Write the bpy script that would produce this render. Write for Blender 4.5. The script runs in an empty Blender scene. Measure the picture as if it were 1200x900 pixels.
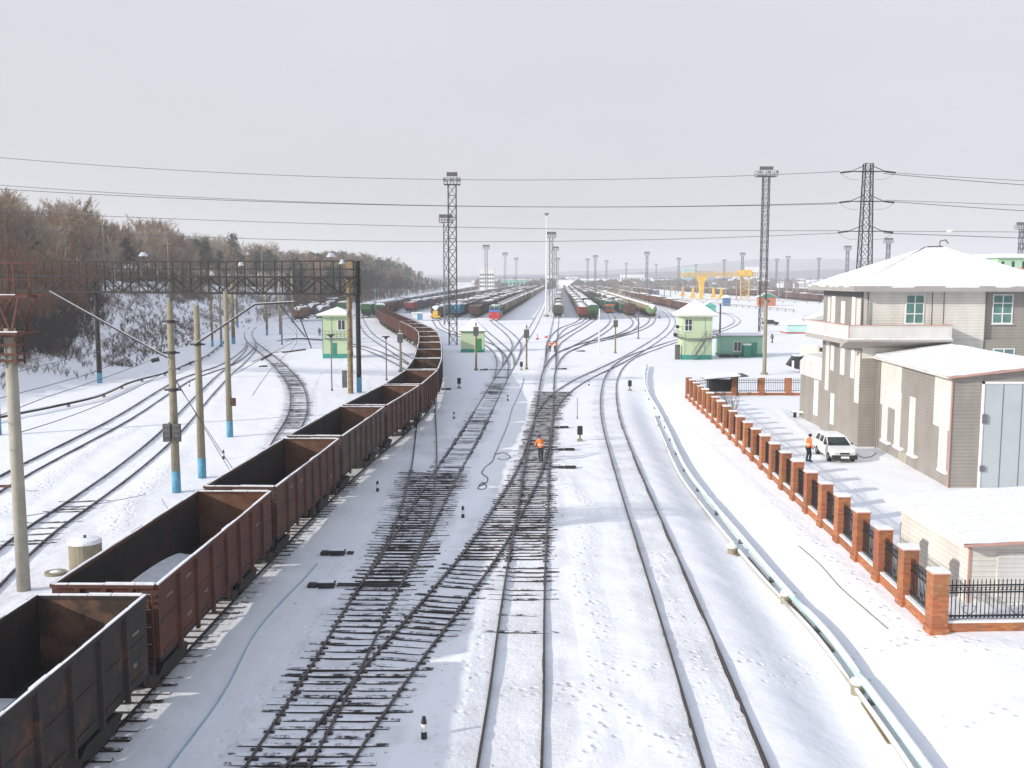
import bpy, math, random
import numpy as np
from mathutils import Vector, Matrix
R=math.radians
random.seed(7)
scene=bpy.context.scene
COL=scene.collection
# ---------------------------------------------------------------- camera geometry
CZ=12.16; FPX=1150.0; TH=math.atan(125/1150)
ct,st=math.cos(TH),math.sin(TH)
def ray(px,py):
    a=px-600; b=450-py
    return (a, b*st+FPX*ct, b*ct-FPX*st)
def at(px,py,z=0.16):
    d=ray(px,py); t=(z-CZ)/d[2]
    return (d[0]*t,d[1]*t,z)
def ony(px,py,Y):
    d=ray(px,py); t=Y/d[1]
    return (d[0]*t, CZ+d[2]*t)
def onx(px,py,X):
    d=ray(px,py); t=X/d[0]
    return (d[1]*t, CZ+d[2]*t)
# ---------------------------------------------------------------- terrain height
HFY=[-200,90,130,186,280,518,930,1500]; HFX=[-46,-47,-47.5,-53,-66,-73,-60,-60]
_f=[at(x,y) for x,y in [(905,1000),(864,900),(848,854),(812,755),(770,643),(734,547),(716,491),(713,460)]]
FY=[-60]+[p[1] for p in _f]+[140]; 
_sl=(_f[0][0]-_f[1][0])/(_f[0][1]-_f[1][1])
FX=[_f[0][0]+_sl*(-60-_f[0][1])]+[p[0] for p in _f]+[13.5]
def sm(t): 
    t=np.clip(t,0,1); return t*t*(3-2*t)
def lum(x,y,s,a,seed=0.0):
    return a*(np.sin(x*s+seed)*np.sin(y*s*0.83+seed*1.7)+0.6*np.sin(x*s*2.1+y*s*1.3+seed)+0.35*np.sin(x*s*4.3-y*s*3.7+2*seed))
def H(x,y):
    x=np.asarray(x,float); y=np.asarray(y,float)
    xf=np.interp(y,HFY,HFX); d=xf-x
    fade=1-sm((y-900)/500)
    h=11.0*sm(d/37)**0.9*fade*(0.65+0.35*(1-sm((y-250)/200)))
    m=sm(d/6)*(1-sm((y-700)/200))
    h=h+m*lum(x,y,0.35,0.28,1.3)+m*lum(x,y,0.09,0.5,0.3)
    h=h+fade*4*sm((d-60)/200)
    xF=np.interp(y,FY,FX); u=x-(xF+1.2)
    fy=1-sm((y-85)/30)
    pl=0.45*sm((u-3.0)/5.5)*(1-sm((y-98)/24))
    h=h+pl-0.55*np.exp(-((u-2.6)/1.5)**2)*fy
    mid=(1-sm(d/3))
    h=h+mid*lum(x,y,0.9,0.009,0.7)+mid*lum(x,y,0.22,0.011,2.0)-.015
    return h
def h1(x,y): return float(H(x,y))
def G(px,py):
    z=0.0
    for _ in range(12):
        p=at(px,py,z); z=0.5*z+0.5*h1(p[0],p[1])
    return (p[0],p[1],z)
def ztop(px,py,Y): return ony(px,py,Y)[1]
# ---------------------------------------------------------------- mesh builder
class MB:
    def __init__(s): s.v=[];s.f=[];s.mi=[];s.cur=0
    def add(s,vs,fs):
        n=len(s.v); s.v+= [tuple(v) for v in vs]; s.f+=[tuple(i+n for i in f) for f in fs]; s.mi+=[s.cur]*len(fs); return s
    def box(s,cx,cy,cz,sx,sy,sz,rz=0.0):
        c,sn=math.cos(rz),math.sin(rz); vs=[]
        for dz in (-.5,.5):
            for dx,dy in ((-.5,-.5),(.5,-.5),(.5,.5),(-.5,.5)):
                x=dx*sx;y=dy*sy; vs.append((cx+x*c-y*sn,cy+x*sn+y*c,cz+dz*sz))
        return s.add(vs,[(3,2,1,0),(4,5,6,7),(0,1,5,4),(1,2,6,5),(2,3,7,6),(3,0,4,7)])
    def bx(s,x0,x1,y0,y1,z0,z1): return s.box((x0+x1)/2,(y0+y1)/2,(z0+z1)/2,abs(x1-x0),abs(y1-y0),abs(z1-z0))
    def bevbox(s,x0,x1,y0,y1,z0,z1,b):
        # box with chamfered vertical edges and top edges
        P=[(x0+b,y0),(x1-b,y0),(x1,y0+b),(x1,y1-b),(x1-b,y1),(x0+b,y1),(x0,y1-b),(x0,y0+b)]
        cx,cy=(x0+x1)/2,(y0+y1)/2
        def inn(p): return (p[0]-math.copysign(min(b,abs(p[0]-cx)),p[0]-cx),p[1]-math.copysign(min(b,abs(p[1]-cy)),p[1]-cy))
        vs=[(p[0],p[1],z0) for p in P]+[(p[0],p[1],z1-b) for p in P]+[(*inn(p),z1) for p in P]
        fs=[tuple(range(7,-1,-1))]+[(i,(i+1)%8,8+(i+1)%8,8+i) for i in range(8)]+[(8+i,8+(i+1)%8,16+(i+1)%8,16+i) for i in range(8)]+[tuple(range(16,24))]
        return s.add(vs,fs)
    def beam(s,p0,p1,w,h=None,up=(0,0,1)):
        h=h or w; a=Vector(p0);b=Vector(p1);d=b-a
        if d.length<1e-6: return s
        d.normalize(); u=Vector(up)
        if abs(d.dot(u))>.98: u=Vector((0,1,0))
        x=d.cross(u).normalized(); y=x.cross(d).normalized(); vs=[]
        for p in (a,b):
            for i,j in ((-.5,-.5),(.5,-.5),(.5,.5),(-.5,.5)): vs.append(p+x*(w*i)+y*(h*j))
        return s.add(vs,[(3,2,1,0),(4,5,6,7),(0,1,5,4),(1,2,6,5),(2,3,7,6),(3,0,4,7)])
    def cyl(s,p0,p1,r0,r1=None,n=10,caps=True):
        r1=r0 if r1 is None else r1; a=Vector(p0);b=Vector(p1);d=(b-a)
        if d.length<1e-6: return s
        d.normalize(); u=Vector((0,0,1)) if abs(d.z)<.95 else Vector((0,1,0))
        x=d.cross(u).normalized();y=x.cross(d).normalized(); vs=[]
        for p,r in ((a,r0),(b,r1)):
            for i in range(n):
                t=2*math.pi*i/n; vs.append(p+x*(r*math.cos(t))+y*(r*math.sin(t)))
        fs=[(i,(i+1)%n,n+(i+1)%n,n+i) for i in range(n)]
        if caps: fs+=[tuple(range(n-1,-1,-1)),tuple(range(n,2*n))]
        return s.add(vs,fs)
    def tube(s,pts,r,n=6):
        P=[Vector(p) for p in pts]; vs=[];fs=[]
        for k,p in enumerate(P):
            d=(P[min(k+1,len(P)-1)]-P[max(k-1,0)]).normalized(); u=Vector((0,0,1)) if abs(d.z)<.95 else Vector((0,1,0))
            x=d.cross(u).normalized();y=x.cross(d).normalized()
            rr=r(k/(len(P)-1)) if callable(r) else r
            for i in range(n):
                t=2*math.pi*i/n; vs.append(p+x*(rr*math.cos(t))+y*(rr*math.sin(t)))
        for k in range(len(P)-1):
            for i in range(n): fs.append((k*n+i,k*n+(i+1)%n,(k+1)*n+(i+1)%n,(k+1)*n+i))
        fs+=[tuple(range(n-1,-1,-1)),tuple(range((len(P)-1)*n,len(P)*n))]
        return s.add(vs,fs)
    def lathe(s,cx,cy,prof,n=12):
        vs=[];fs=[]
        for r,z in prof:
            for i in range(n):
                t=2*math.pi*i/n; vs.append((cx+r*math.cos(t),cy+r*math.sin(t),z))
        m=len(prof)
        for k in range(m-1):
            for i in range(n): fs.append((k*n+i,k*n+(i+1)%n,(k+1)*n+(i+1)%n,(k+1)*n+i))
        fs+=[tuple(range(n-1,-1,-1)),tuple(range((m-1)*n,m*n))]
        return s.add(vs,fs)
    def ell(s,c,r,nu=10,nv=7,M=None):
        vs=[];fs=[]
        for j in range(nv+1):
            ph=math.pi*j/nv
            for i in range(nu):
                t=2*math.pi*i/nu
                p=Vector((r[0]*math.sin(ph)*math.cos(t),r[1]*math.sin(ph)*math.sin(t),-r[2]*math.cos(ph)))
                if M: p=M@p
                vs.append((c[0]+p[0],c[1]+p[1],c[2]+p[2]))
        for j in range(nv):
            for i in range(nu): fs.append((j*nu+i,j*nu+(i+1)%nu,(j+1)*nu+(i+1)%nu,(j+1)*nu+i))
        return s.add(vs,fs)
    def prism(s,poly,axis,a,b):
        # poly 2D list; axis 'x': poly=(y,z), 'y': poly=(x,z), 'z': poly=(x,y)
        def mk(p,t): return {'x':(t,p[0],p[1]),'y':(p[0],t,p[1]),'z':(p[0],p[1],t)}[axis]
        n=len(poly); vs=[mk(p,a) for p in poly]+[mk(p,b) for p in poly]
        fs=[tuple(range(n-1,-1,-1)),tuple(range(n,2*n))]+[(i,(i+1)%n,n+(i+1)%n,n+i) for i in range(n)]
        return s.add(vs,fs)
    def mesh(s,name,mats,smooth=False):
        me=bpy.data.meshes.new(name); me.from_pydata([tuple(v) for v in s.v],[],s.f)
        if not isinstance(mats,(list,tuple)): mats=[mats]
        for m in mats: me.materials.append(m)
        if len(mats)>1: me.polygons.foreach_set('material_index',s.mi)
        if smooth: me.polygons.foreach_set('use_smooth',[True]*len(s.f))
        import bmesh
        bm=bmesh.new(); bm.from_mesh(me); bmesh.ops.recalc_face_normals(bm,faces=bm.faces)
        bm.to_mesh(me); bm.free(); me.update(); return me
    def build(s,name,mats,parent=None,smooth=False,label=None):
        o=bpy.data.objects.new(name,s.mesh(name,mats,smooth)); COL.objects.link(o)
        if parent: o.parent=parent
        if label: o['label']=label
        return o
def thing(name,label,cat,loc=(0,0,0),rz=0,group=None,kind=None):
    o=bpy.data.objects.new(name,None); COL.objects.link(o); o.location=loc; o.rotation_euler=(0,0,rz)
    o.empty_display_size=.5
    o['label']=label; o['category']=cat
    if group: o['group']=group
    if kind: o['kind']=kind
    return o
def tag(o,label,cat,group=None,kind=None):
    if label: o['label']=label
    if cat: o['category']=cat
    if group: o['group']=group
    if kind: o['kind']=kind
    return o
KIDS={}
def kids(o): return [c for c in o.children]
def copy_tree(o,label=None,loc=None,rz=None,group=None,parent=None,scale=None):
    c=o.copy(); COL.objects.link(c)
    if parent: c.parent=parent
    for ch in list(o.children): copy_tree(ch,parent=c)
    if label: c['label']=label
    if group: c['group']=group
    if loc is not None: c.location=loc
    if rz is not None: c.rotation_euler=(0,0,rz)
    if scale is not None: c.scale=scale
    return c
# ---------------------------------------------------------------- materials
MC={}
def newmat(name):
    m=bpy.data.materials.new(name); m.use_nodes=True; nt=m.node_tree
    b=nt.nodes['Principled BSDF']; return m,nt,b
def mat(name,col,rough=.7,metal=0.0,var=.25,scale=3.0,bump=0.0,spec=None,col2=None,thr=None):
    """noise-varied colour; col2: second colour (rust, dirt) mixed in by a thresholded noise"""
    if name in MC: return MC[name]
    m,nt,b=newmat(name); N=nt.nodes; L=nt.links
    tc=N.new('ShaderNodeTexCoord'); no=N.new('ShaderNodeTexNoise'); no.inputs['Scale'].default_value=scale; no.inputs['Detail'].default_value=6; no.inputs['Roughness'].default_value=.65
    L.new(tc.outputs['Object'],no.inputs['Vector'])
    cr=N.new('ShaderNodeValToRGB'); cr.color_ramp.elements[0].position=.3; cr.color_ramp.elements[1].position=.72
    lo=[max(0,c*(1-var)) for c in col]; hi=[min(1,c*(1+var)) for c in col]
    cr.color_ramp.elements[0].color=(*lo,1); cr.color_ramp.elements[1].color=(*hi,1)
    L.new(no.outputs['Fac'],cr.inputs['Fac']); out=cr.outputs['Color']
    if col2:
        n2=N.new('ShaderNodeTexNoise'); n2.inputs['Scale'].default_value=scale*.6; n2.inputs['Detail'].default_value=8; n2.inputs['Roughness'].default_value=.7
        L.new(tc.outputs['Object'],n2.inputs['Vector'])
        r2=N.new('ShaderNodeValToRGB'); t=thr or .5; r2.color_ramp.elements[0].position=t-.06; r2.color_ramp.elements[1].position=t+.08
        L.new(n2.outputs['Fac'],r2.inputs['Fac'])
        mx=N.new('ShaderNodeMix'); mx.data_type='RGBA'; L.new(r2.outputs['Color'],mx.inputs[0]); L.new(out,mx.inputs[6]); mx.inputs[7].default_value=(*col2,1); out=mx.outputs[2]
    L.new(out,b.inputs['Base Color']); b.inputs['Roughness'].default_value=rough; b.inputs['Metallic'].default_value=metal
    if spec is not None: b.inputs['Specular IOR Level'].default_value=spec
    if bump:
        bp=N.new('ShaderNodeBump'); bp.inputs['Strength'].default_value=bump; bp.inputs['Distance'].default_value=.05
        L.new(no.outputs['Fac'],bp.inputs['Height']); L.new(bp.outputs['Normal'],b.inputs['Normal'])
    MC[name]=m; return m
def siding(name,col,pitch=.2,var=.08):
    m,nt,b=newmat(name); N=nt.nodes; L=nt.links
    g=N.new('ShaderNodeNewGeometry'); sp=N.new('ShaderNodeSeparateXYZ'); L.new(g.outputs['Position'],sp.inputs[0])
    d=N.new('ShaderNodeMath'); d.operation='DIVIDE'; L.new(sp.outputs['Z'],d.inputs[0]); d.inputs[1].default_value=pitch
    fr=N.new('ShaderNodeMath'); fr.operation='FRACT'; L.new(d.outputs[0],fr.inputs[0])
    cr=N.new('ShaderNodeValToRGB'); e=cr.color_ramp.elements; e[0].position=0; e[0].color=(.5,.5,.5,1); e[1].position=.14; e[1].color=(1,1,1,1)
    e2=e.new(.9); e2.color=(.9,.9,.9,1); L.new(fr.outputs[0],cr.inputs['Fac'])
    no=N.new('ShaderNodeTexNoise'); no.inputs['Scale'].default_value=.7; no.inputs['Detail'].default_value=7; L.new(g.outputs['Position'],no.inputs['Vector'])
    c2=N.new('ShaderNodeValToRGB'); c2.color_ramp.elements[0].position=.3;c2.color_ramp.elements[1].position=.7
    c2.color_ramp.elements[0].color=(*[c*(1-var) for c in col],1); c2.color_ramp.elements[1].color=(*[min(1,c*(1+var)) for c in col],1); L.new(no.outputs['Fac'],c2.inputs['Fac'])
    mx=N.new('ShaderNodeMix'); mx.data_type='RGBA'; mx.blend_type='MULTIPLY'; mx.inputs[0].default_value=1
    L.new(c2.outputs['Color'],mx.inputs[6]); L.new(cr.outputs['Color'],mx.inputs[7])
    mp=N.new('ShaderNodeMapping'); mp.inputs['Scale'].default_value=(.7,.7,.12); L.new(g.outputs['Position'],mp.inputs[0]); n3=N.new('ShaderNodeTexNoise'); n3.inputs['Scale'].default_value=1.0; n3.inputs['Detail'].default_value=6; n3.inputs['Roughness'].default_value=.7; L.new(mp.outputs[0],n3.inputs['Vector'])
    r3=N.new('ShaderNodeValToRGB'); r3.color_ramp.elements[0].position=.35; r3.color_ramp.elements[0].color=(.74,.72,.70,1); r3.color_ramp.elements[1].position=.58; r3.color_ramp.elements[1].color=(1,1,1,1); L.new(n3.outputs['Fac'],r3.inputs['Fac'])
    m3=N.new('ShaderNodeMix'); m3.data_type='RGBA'; m3.blend_type='MULTIPLY'; m3.inputs[0].default_value=.55; L.new(mx.outputs[2],m3.inputs[6]); L.new(r3.outputs['Color'],m3.inputs[7]); L.new(m3.outputs[2],b.inputs['Base Color'])
    bp=N.new('ShaderNodeBump'); bp.inputs['Strength'].default_value=.2; bp.inputs['Distance'].default_value=.02; L.new(fr.outputs[0],bp.inputs['Height']); L.new(bp.outputs['Normal'],b.inputs['Normal'])
    b.inputs['Roughness'].default_value=.55; MC[name]=m; return m
def brickmat():
    m,nt,b=newmat('brick'); N=nt.nodes; L=nt.links
    g=N.new('ShaderNodeNewGeometry'); sp=N.new('ShaderNodeSeparateXYZ'); L.new(g.outputs['Position'],sp.inputs[0])
    a=N.new('ShaderNodeMath'); a.operation='ADD'; L.new(sp.outputs['X'],a.inputs[0]); L.new(sp.outputs['Y'],a.inputs[1])
    cb=N.new('ShaderNodeCombineXYZ'); L.new(a.outputs[0],cb.inputs['X']); L.new(sp.outputs['Z'],cb.inputs['Y'])
    br=N.new('ShaderNodeTexBrick'); L.new(cb.outputs[0],br.inputs['Vector']); br.inputs['Scale'].default_value=1
    br.inputs['Brick Width'].default_value=.27; br.inputs['Row Height'].default_value=.09; br.inputs['Mortar Size'].default_value=.012
    br.inputs['Color1'].default_value=(.50,.155,.04,1); br.inputs['Color2'].default_value=(.30,.085,.03,1); br.inputs['Mortar'].default_value=(.22,.15,.11,1); br.inputs['Bias'].default_value=0
    no=N.new('ShaderNodeTexNoise'); no.inputs['Scale'].default_value=1.6; no.inputs['Detail'].default_value=6; L.new(g.outputs['Position'],no.inputs['Vector'])
    hs=N.new('ShaderNodeMix'); hs.data_type='RGBA'; hs.blend_type='MULTIPLY'; hs.inputs[0].default_value=.55
    L.new(br.outputs['Color'],hs.inputs[6]); L.new(no.outputs['Color'],hs.inputs[7])
    gm=N.new('ShaderNodeMix'); gm.data_type='RGBA'; gm.blend_type='MULTIPLY'; gm.inputs[0].default_value=.0
    oi=N.new('ShaderNodeObjectInfo'); mr=N.new('ShaderNodeMapRange'); L.new(oi.outputs['Random'],mr.inputs[0]); mr.inputs[3].default_value=1.12; mr.inputs[4].default_value=1.6
    cc=N.new('ShaderNodeHueSaturation'); L.new(mr.outputs[0],cc.inputs['Value']); cc.inputs['Saturation'].default_value=1.0; L.new(hs.outputs[2],cc.inputs['Color'])
    L.new(cc.outputs[0],b.inputs['Base Color'])
    bp=N.new('ShaderNodeBump'); bp.inputs['Strength'].default_value=.4; bp.inputs['Distance'].default_value=.01; L.new(br.outputs['Fac'],bp.inputs['Height']); bp.invert=True; L.new(bp.outputs['Normal'],b.inputs['Normal'])
    b.inputs['Roughness'].default_value=.85; MC['brick']=m; return m
def snowmat(name='snow',rough=.75,bump=.25,scale=4.0):
    if name in MC: return MC[name]
    m,nt,b=newmat(name); N=nt.nodes; L=nt.links
    g=N.new('ShaderNodeNewGeometry'); no=N.new('ShaderNodeTexNoise'); no.inputs['Scale'].default_value=scale; no.inputs['Detail'].default_value=7; L.new(g.outputs['Position'],no.inputs['Vector'])
    cr=N.new('ShaderNodeValToRGB'); cr.color_ramp.elements[0].position=.25;cr.color_ramp.elements[1].position=.6; cr.color_ramp.elements[0].color=(.72,.73,.76,1); cr.color_ramp.elements[1].color=(.86,.87,.89,1)
    L.new(no.outputs['Fac'],cr.inputs['Fac']); L.new(cr.outputs['Color'],b.inputs['Base Color'])
    bp=N.new('ShaderNodeBump'); bp.inputs['Strength'].default_value=bump; bp.inputs['Distance'].default_value=.06; L.new(no.outputs['Fac'],bp.inputs['Height']); L.new(bp.outputs['Normal'],b.inputs['Normal'])
    b.inputs['Roughness'].default_value=rough; MC[name]=m; return m
SNOW=snowmat(); BRICK=brickmat()
CREAM=siding('cream_siding',(.66,.62,.50)); TAUPE=siding('taupe_siding',(.33,.305,.272)); WSID=siding('white_siding',(.74,.73,.70),.16)
PALE=siding('pale_cream_siding',(.77,.745,.68),.2)
STEEL=mat('dark_steel',(.055,.05,.05),.6,.3,.3,4)
RSTEEL=mat('rusty_steel',(.12,.045,.028),.8,0,.4,5,col2=(.09,.04,.03),thr=.5)
GSTEEL=mat('grey_steel',(.16,.17,.19),.55,.2,.2,4)
BROWNST=mat('brown_weathered_steel',(.016,.012,.010),.8,0,.4,3)
CONC=mat('concrete',(.27,.24,.17),.9,0,.18,2.5,.2)
CONCL=mat('pale_concrete',(.36,.34,.28),.9,0,.15,2.0,.2)
CONCO=mat('ochre_concrete',(.27,.20,.10),.9,0,.4,2.0,.3,col2=(.10,.075,.05),thr=.55)
BLUE=mat('blue_paint',(.10,.31,.45),.7,0,.25,4)
WHITE=mat('white_paint',(.80,.80,.79),.5,0,.06,3)
BLACK=mat('black_paint',(.02,.02,.022),.5,0,.3,4)
RUBBER=mat('rubber',(.02,.02,.02),.8,0,.2,5)
TEAL=mat('teal_paint',(.42,.58,.57),.5,0,.12,2)
RAILM=mat('rail_steel',(.075,.06,.055),.42,.75,.35,6)
TIE=None
GLASS=mat('window_glass',(.02,.035,.04),.12,0,.4,1.0,spec=.8)
GLASSG=mat('greenish_glass',(.10,.22,.20),.15,0,.3,1.5,spec=.8)
LGREEN=mat('light_green_plaster',(.49,.59,.38),.85,0,.07,1.2)
MGREEN=mat('mid_green_plaster',(.26,.47,.34),.85,0,.10,1.2)
DGREEN=mat('dark_green_paint',(.03,.22,.15),.6,0,.2,2)
TGREEN=mat('teal_green_plinth',(.03,.27,.22),.7,0,.15,2)
YEL=mat('crane_yellow',(.72,.45,.05),.6,0,.2,.6)
ORANGE=mat('orange_vest',(.95,.20,.03),.7,0,.15,9)
REFL=mat('reflective_tape',(.75,.77,.7),.3,0,.1,6)
NAVY=mat('dark_workwear',(.022,.025,.035),.85,0,.3,9)
SKIN=mat('skin',(.45,.25,.17),.6,0,.1,9)
CARW=mat('white_car_paint',(.78,.79,.78),.3,0,.05,1.5,spec=.6)
CHROME=mat('headlight_glass',(.6,.62,.65),.12,.3,.1,6)
RED=mat('red_paint',(.50,.03,.025),.5,0,.2,2)
def tiemat():
    m,nt,b=newmat('snowy_sleeper'); N=nt.nodes; L=nt.links
    g=N.new('ShaderNodeNewGeometry'); no=N.new('ShaderNodeTexNoise'); no.inputs['Scale'].default_value=1.1; no.inputs['Detail'].default_value=8; no.inputs['Roughness'].default_value=.75; L.new(g.outputs['Position'],no.inputs['Vector'])
    sp=N.new('ShaderNodeSeparateXYZ'); L.new(g.outputs['True Normal'],sp.inputs[0])
    cr=N.new('ShaderNodeValToRGB'); cr.color_ramp.elements[0].position=.43;cr.color_ramp.elements[1].position=.52; L.new(no.outputs['Fac'],cr.inputs['Fac'])
    mu=N.new('ShaderNodeMath'); mu.operation='MULTIPLY'; L.new(cr.outputs['Color'],mu.inputs[0])
    cl=N.new('ShaderNodeClamp'); L.new(sp.outputs['Z'],cl.inputs[0]); L.new(cl.outputs[0],mu.inputs[1])
    mx=N.new('ShaderNodeMix'); mx.data_type='RGBA'; L.new(mu.outputs[0],mx.inputs[0]); mx.inputs[6].default_value=(.035,.027,.024,1); mx.inputs[7].default_value=(.78,.79,.82,1)
    L.new(mx.outputs[2],b.inputs['Base Color']); b.inputs['Roughness'].default_value=.85; return m
TIE=tiemat()
def groundmat():
    m,nt,b=newmat('snow_ground'); N=nt.nodes; L=nt.links
    g=N.new('ShaderNodeNewGeometry')
    def noise(s,det=6,ro=.6,vec=None):
        n=N.new('ShaderNodeTexNoise'); n.inputs['Scale'].default_value=s; n.inputs['Detail'].default_value=det; n.inputs['Roughness'].default_value=ro; L.new(vec or g.outputs['Position'],n.inputs['Vector']); return n.outputs['Fac']
    def ramp(f,a,bb,c0=(0,0,0,1),c1=(1,1,1,1)):
        r=N.new('ShaderNodeValToRGB'); r.color_ramp.elements[0].position=a; r.color_ramp.elements[1].position=bb; r.color_ramp.elements[0].color=c0; r.color_ramp.elements[1].color=c1; L.new(f,r.inputs['Fac']); return r.outputs['Color']
    def ma(op,a,bb):
        x=N.new('ShaderNodeMath'); x.operation=op
        for i,q in enumerate((a,bb)):
            if isinstance(q,(int,float)): x.inputs[i].default_value=q
            else: L.new(q,x.inputs[i])
        return x.outputs[0]
    def mix(f,a,bb):
        x=N.new('ShaderNodeMix'); x.data_type='RGBA'; 
        L.new(f,x.inputs[0])
        for i,q in ((6,a),(7,bb)):
            if isinstance(q,tuple): x.inputs[i].default_value=q
            else: L.new(q,x.inputs[i])
        return x.outputs[2]
    at1=N.new('ShaderNodeAttribute'); at1.attribute_name='mask'; sp=N.new('ShaderNodeSeparateColor'); L.new(at1.outputs['Color'],sp.inputs[0])
    grav,brush,trail=sp.outputs[0],sp.outputs[1],sp.outputs[2]
    base=mix(noise(.35,5),(.80,.81,.84,1),(.87,.88,.90,1))
    # gravel showing through in switch zones
    n1=noise(5.5,5,.7); gm=ma('MULTIPLY',grav,1.0)
    gf=ramp(ma('ADD',ma('MULTIPLY',gm,.55),ma('ADD',ma('MULTIPLY',n1,.42),ma('MULTIPLY',noise(.9,4),.42))),.66,.88)
    gcol=mix(noise(14,4,.6),(.055,.055,.06,1),(.20,.20,.21,1))
    c=mix(gf,base,gcol)
    # specks of ballast & dirt in the corridor
    sp1=ma('MULTIPLY',ramp(noise(3.6,3,.55),.665,.71),ramp(noise(.16,3),.45,.62))
    sp1=ma('MULTIPLY',sp1,ramp(grav,.02,.10))
    c=mix(sp1,c,(.16,.15,.15,1))
    c=mix(ma('MULTIPLY',ma('MULTIPLY',ramp(noise(.28,6,.65),.42,.66),ramp(grav,.03,.25)),.42),c,(.42,.42,.43,1))
    # hillside grass and earth through thin snow
    bf=ramp(ma('ADD',ma('MULTIPLY',brush,.55),ma('MULTIPLY',noise(.55,9,.78),.75)),.72,.88)
    bcol=mix(noise(2.0,5),(.10,.075,.055,1),(.24,.19,.14,1))
    c=mix(bf,c,bcol)
    L.new(c,b.inputs['Base Color']); b.inputs['Roughness'].default_value=.8; b.inputs['Specular IOR Level'].default_value=.25
    vo=N.new('ShaderNodeTexVoronoi'); vo.inputs['Scale'].default_value=2.6; L.new(g.outputs['Position'],vo.inputs['Vector'])
    fp=ma('MULTIPLY',ramp(vo.outputs['Distance'],.10,.34),trail)
    hgt=ma('ADD',ma('MULTIPLY',noise(2.2,6,.5),.12),ma('MULTIPLY',noise(.5,4),.8))
    hgt=ma('ADD',hgt,ma('MULTIPLY',fp,.5))
    hgt=ma('ADD',hgt,ma('MULTIPLY',ma('MULTIPLY',noise(7,6,.7),ramp(grav,.02,.3)),.45))
    bp=N.new('ShaderNodeBump'); bp.inputs['Strength'].default_value=.55; bp.inputs['Distance'].default_value=.22; L.new(hgt,bp.inputs['Height']); L.new(bp.outputs['Normal'],b.inputs['Normal'])
    return m
# ---------------------------------------------------------------- paths
def catmull(P,ds):
    P=[Vector(p) for p in P]; P=[2*P[0]-P[1]]+P+[2*P[-1]-P[-2]]; out=[]
    for i in range(1,len(P)-2):
        a,b,c,d=P[i-1:i+3]
        # centripetal
        def tj(ti,p,q): return ti+max(1e-4,(q-p).length)**.5
        t0=0;t1=tj(t0,a,b);t2=tj(t1,b,c);t3=tj(t2,c,d); n=max(1,int((c-b).length/ds))
        for k in range(n):
            t=t1+(t2-t1)*k/n
            A1=a*((t1-t)/(t1-t0))+b*((t-t0)/(t1-t0)); A2=b*((t2-t)/(t2-t1))+c*((t-t1)/(t2-t1)); A3=c*((t3-t)/(t3-t2))+d*((t-t2)/(t3-t2))
            B1=A1*((t2-t)/(t2-t0))+A2*((t-t0)/(t2-t0)); B2=A2*((t3-t)/(t3-t1))+A3*((t-t1)/(t3-t1))
            out.append(B1*((t2-t)/(t2-t1))+B2*((t-t1)/(t2-t1)))
    out.append(P[-2]); return out
def smooth_path(P,it=6):
    for _ in range(it):
        Q=[P[0]]+[(P[i-1]+2*P[i]+P[i+1])/4 for i in range(1,len(P)-1)]+[P[-1]]; P=Q
    return P
def arclen(P):
    s=[0]
    for i in range(1,len(P)): s.append(s[-1]+(P[i]-P[i-1]).length)
    return s
def along(P,S,s):
    import bisect
    i=min(max(bisect.bisect_right(S,s)-1,0),len(P)-2); t=(s-S[i])/max(1e-9,S[i+1]-S[i]); return P[i].lerp(P[i+1],t)
def sweep(mb,P,off,prof):
    vs=[];fs=[];n=len(prof)
    for k,p in enumerate(P):
        d=(P[min(k+1,len(P)-1)]-P[max(k-1,0)]); d.z=0; d.normalize(); x=Vector((d.y,-d.x,0))
        for a,z in prof: vs.append(p+x*(off+a)+Vector((0,0,z)))
    for k in range(len(P)-1):
        for i in range(n): fs.append((k*n+i,k*n+(i+1)%n,(k+1)*n+(i+1)%n,(k+1)*n+i))
    fs+=[tuple(range(n-1,-1,-1)),tuple(range((len(P)-1)*n,len(P)*n))]
    mb.add(vs,fs)
ORD=['first','second','third','fourth','fifth','sixth','seventh','eighth','ninth','tenth','eleventh','twelfth','thirteenth','fourteenth','fifteenth','sixteenth','seventeenth','eighteenth','nineteenth','twentieth']
for i in range(21,100):
    ORD.append(['twenty','thirty','forty','fifty','sixty','seventy','eighty','ninety'][i//10-2]+('-'+ORD[i%10-1] if i%10 else ''))
SUN_E=3.5; SKY_SAT=1.0; SKY_V=5.4; SKY_S=.07; VEIL=.95; VEILC=(.925,.92,.955); VEILS=8.3; HAZE=.00036; EXPO=.34
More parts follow.
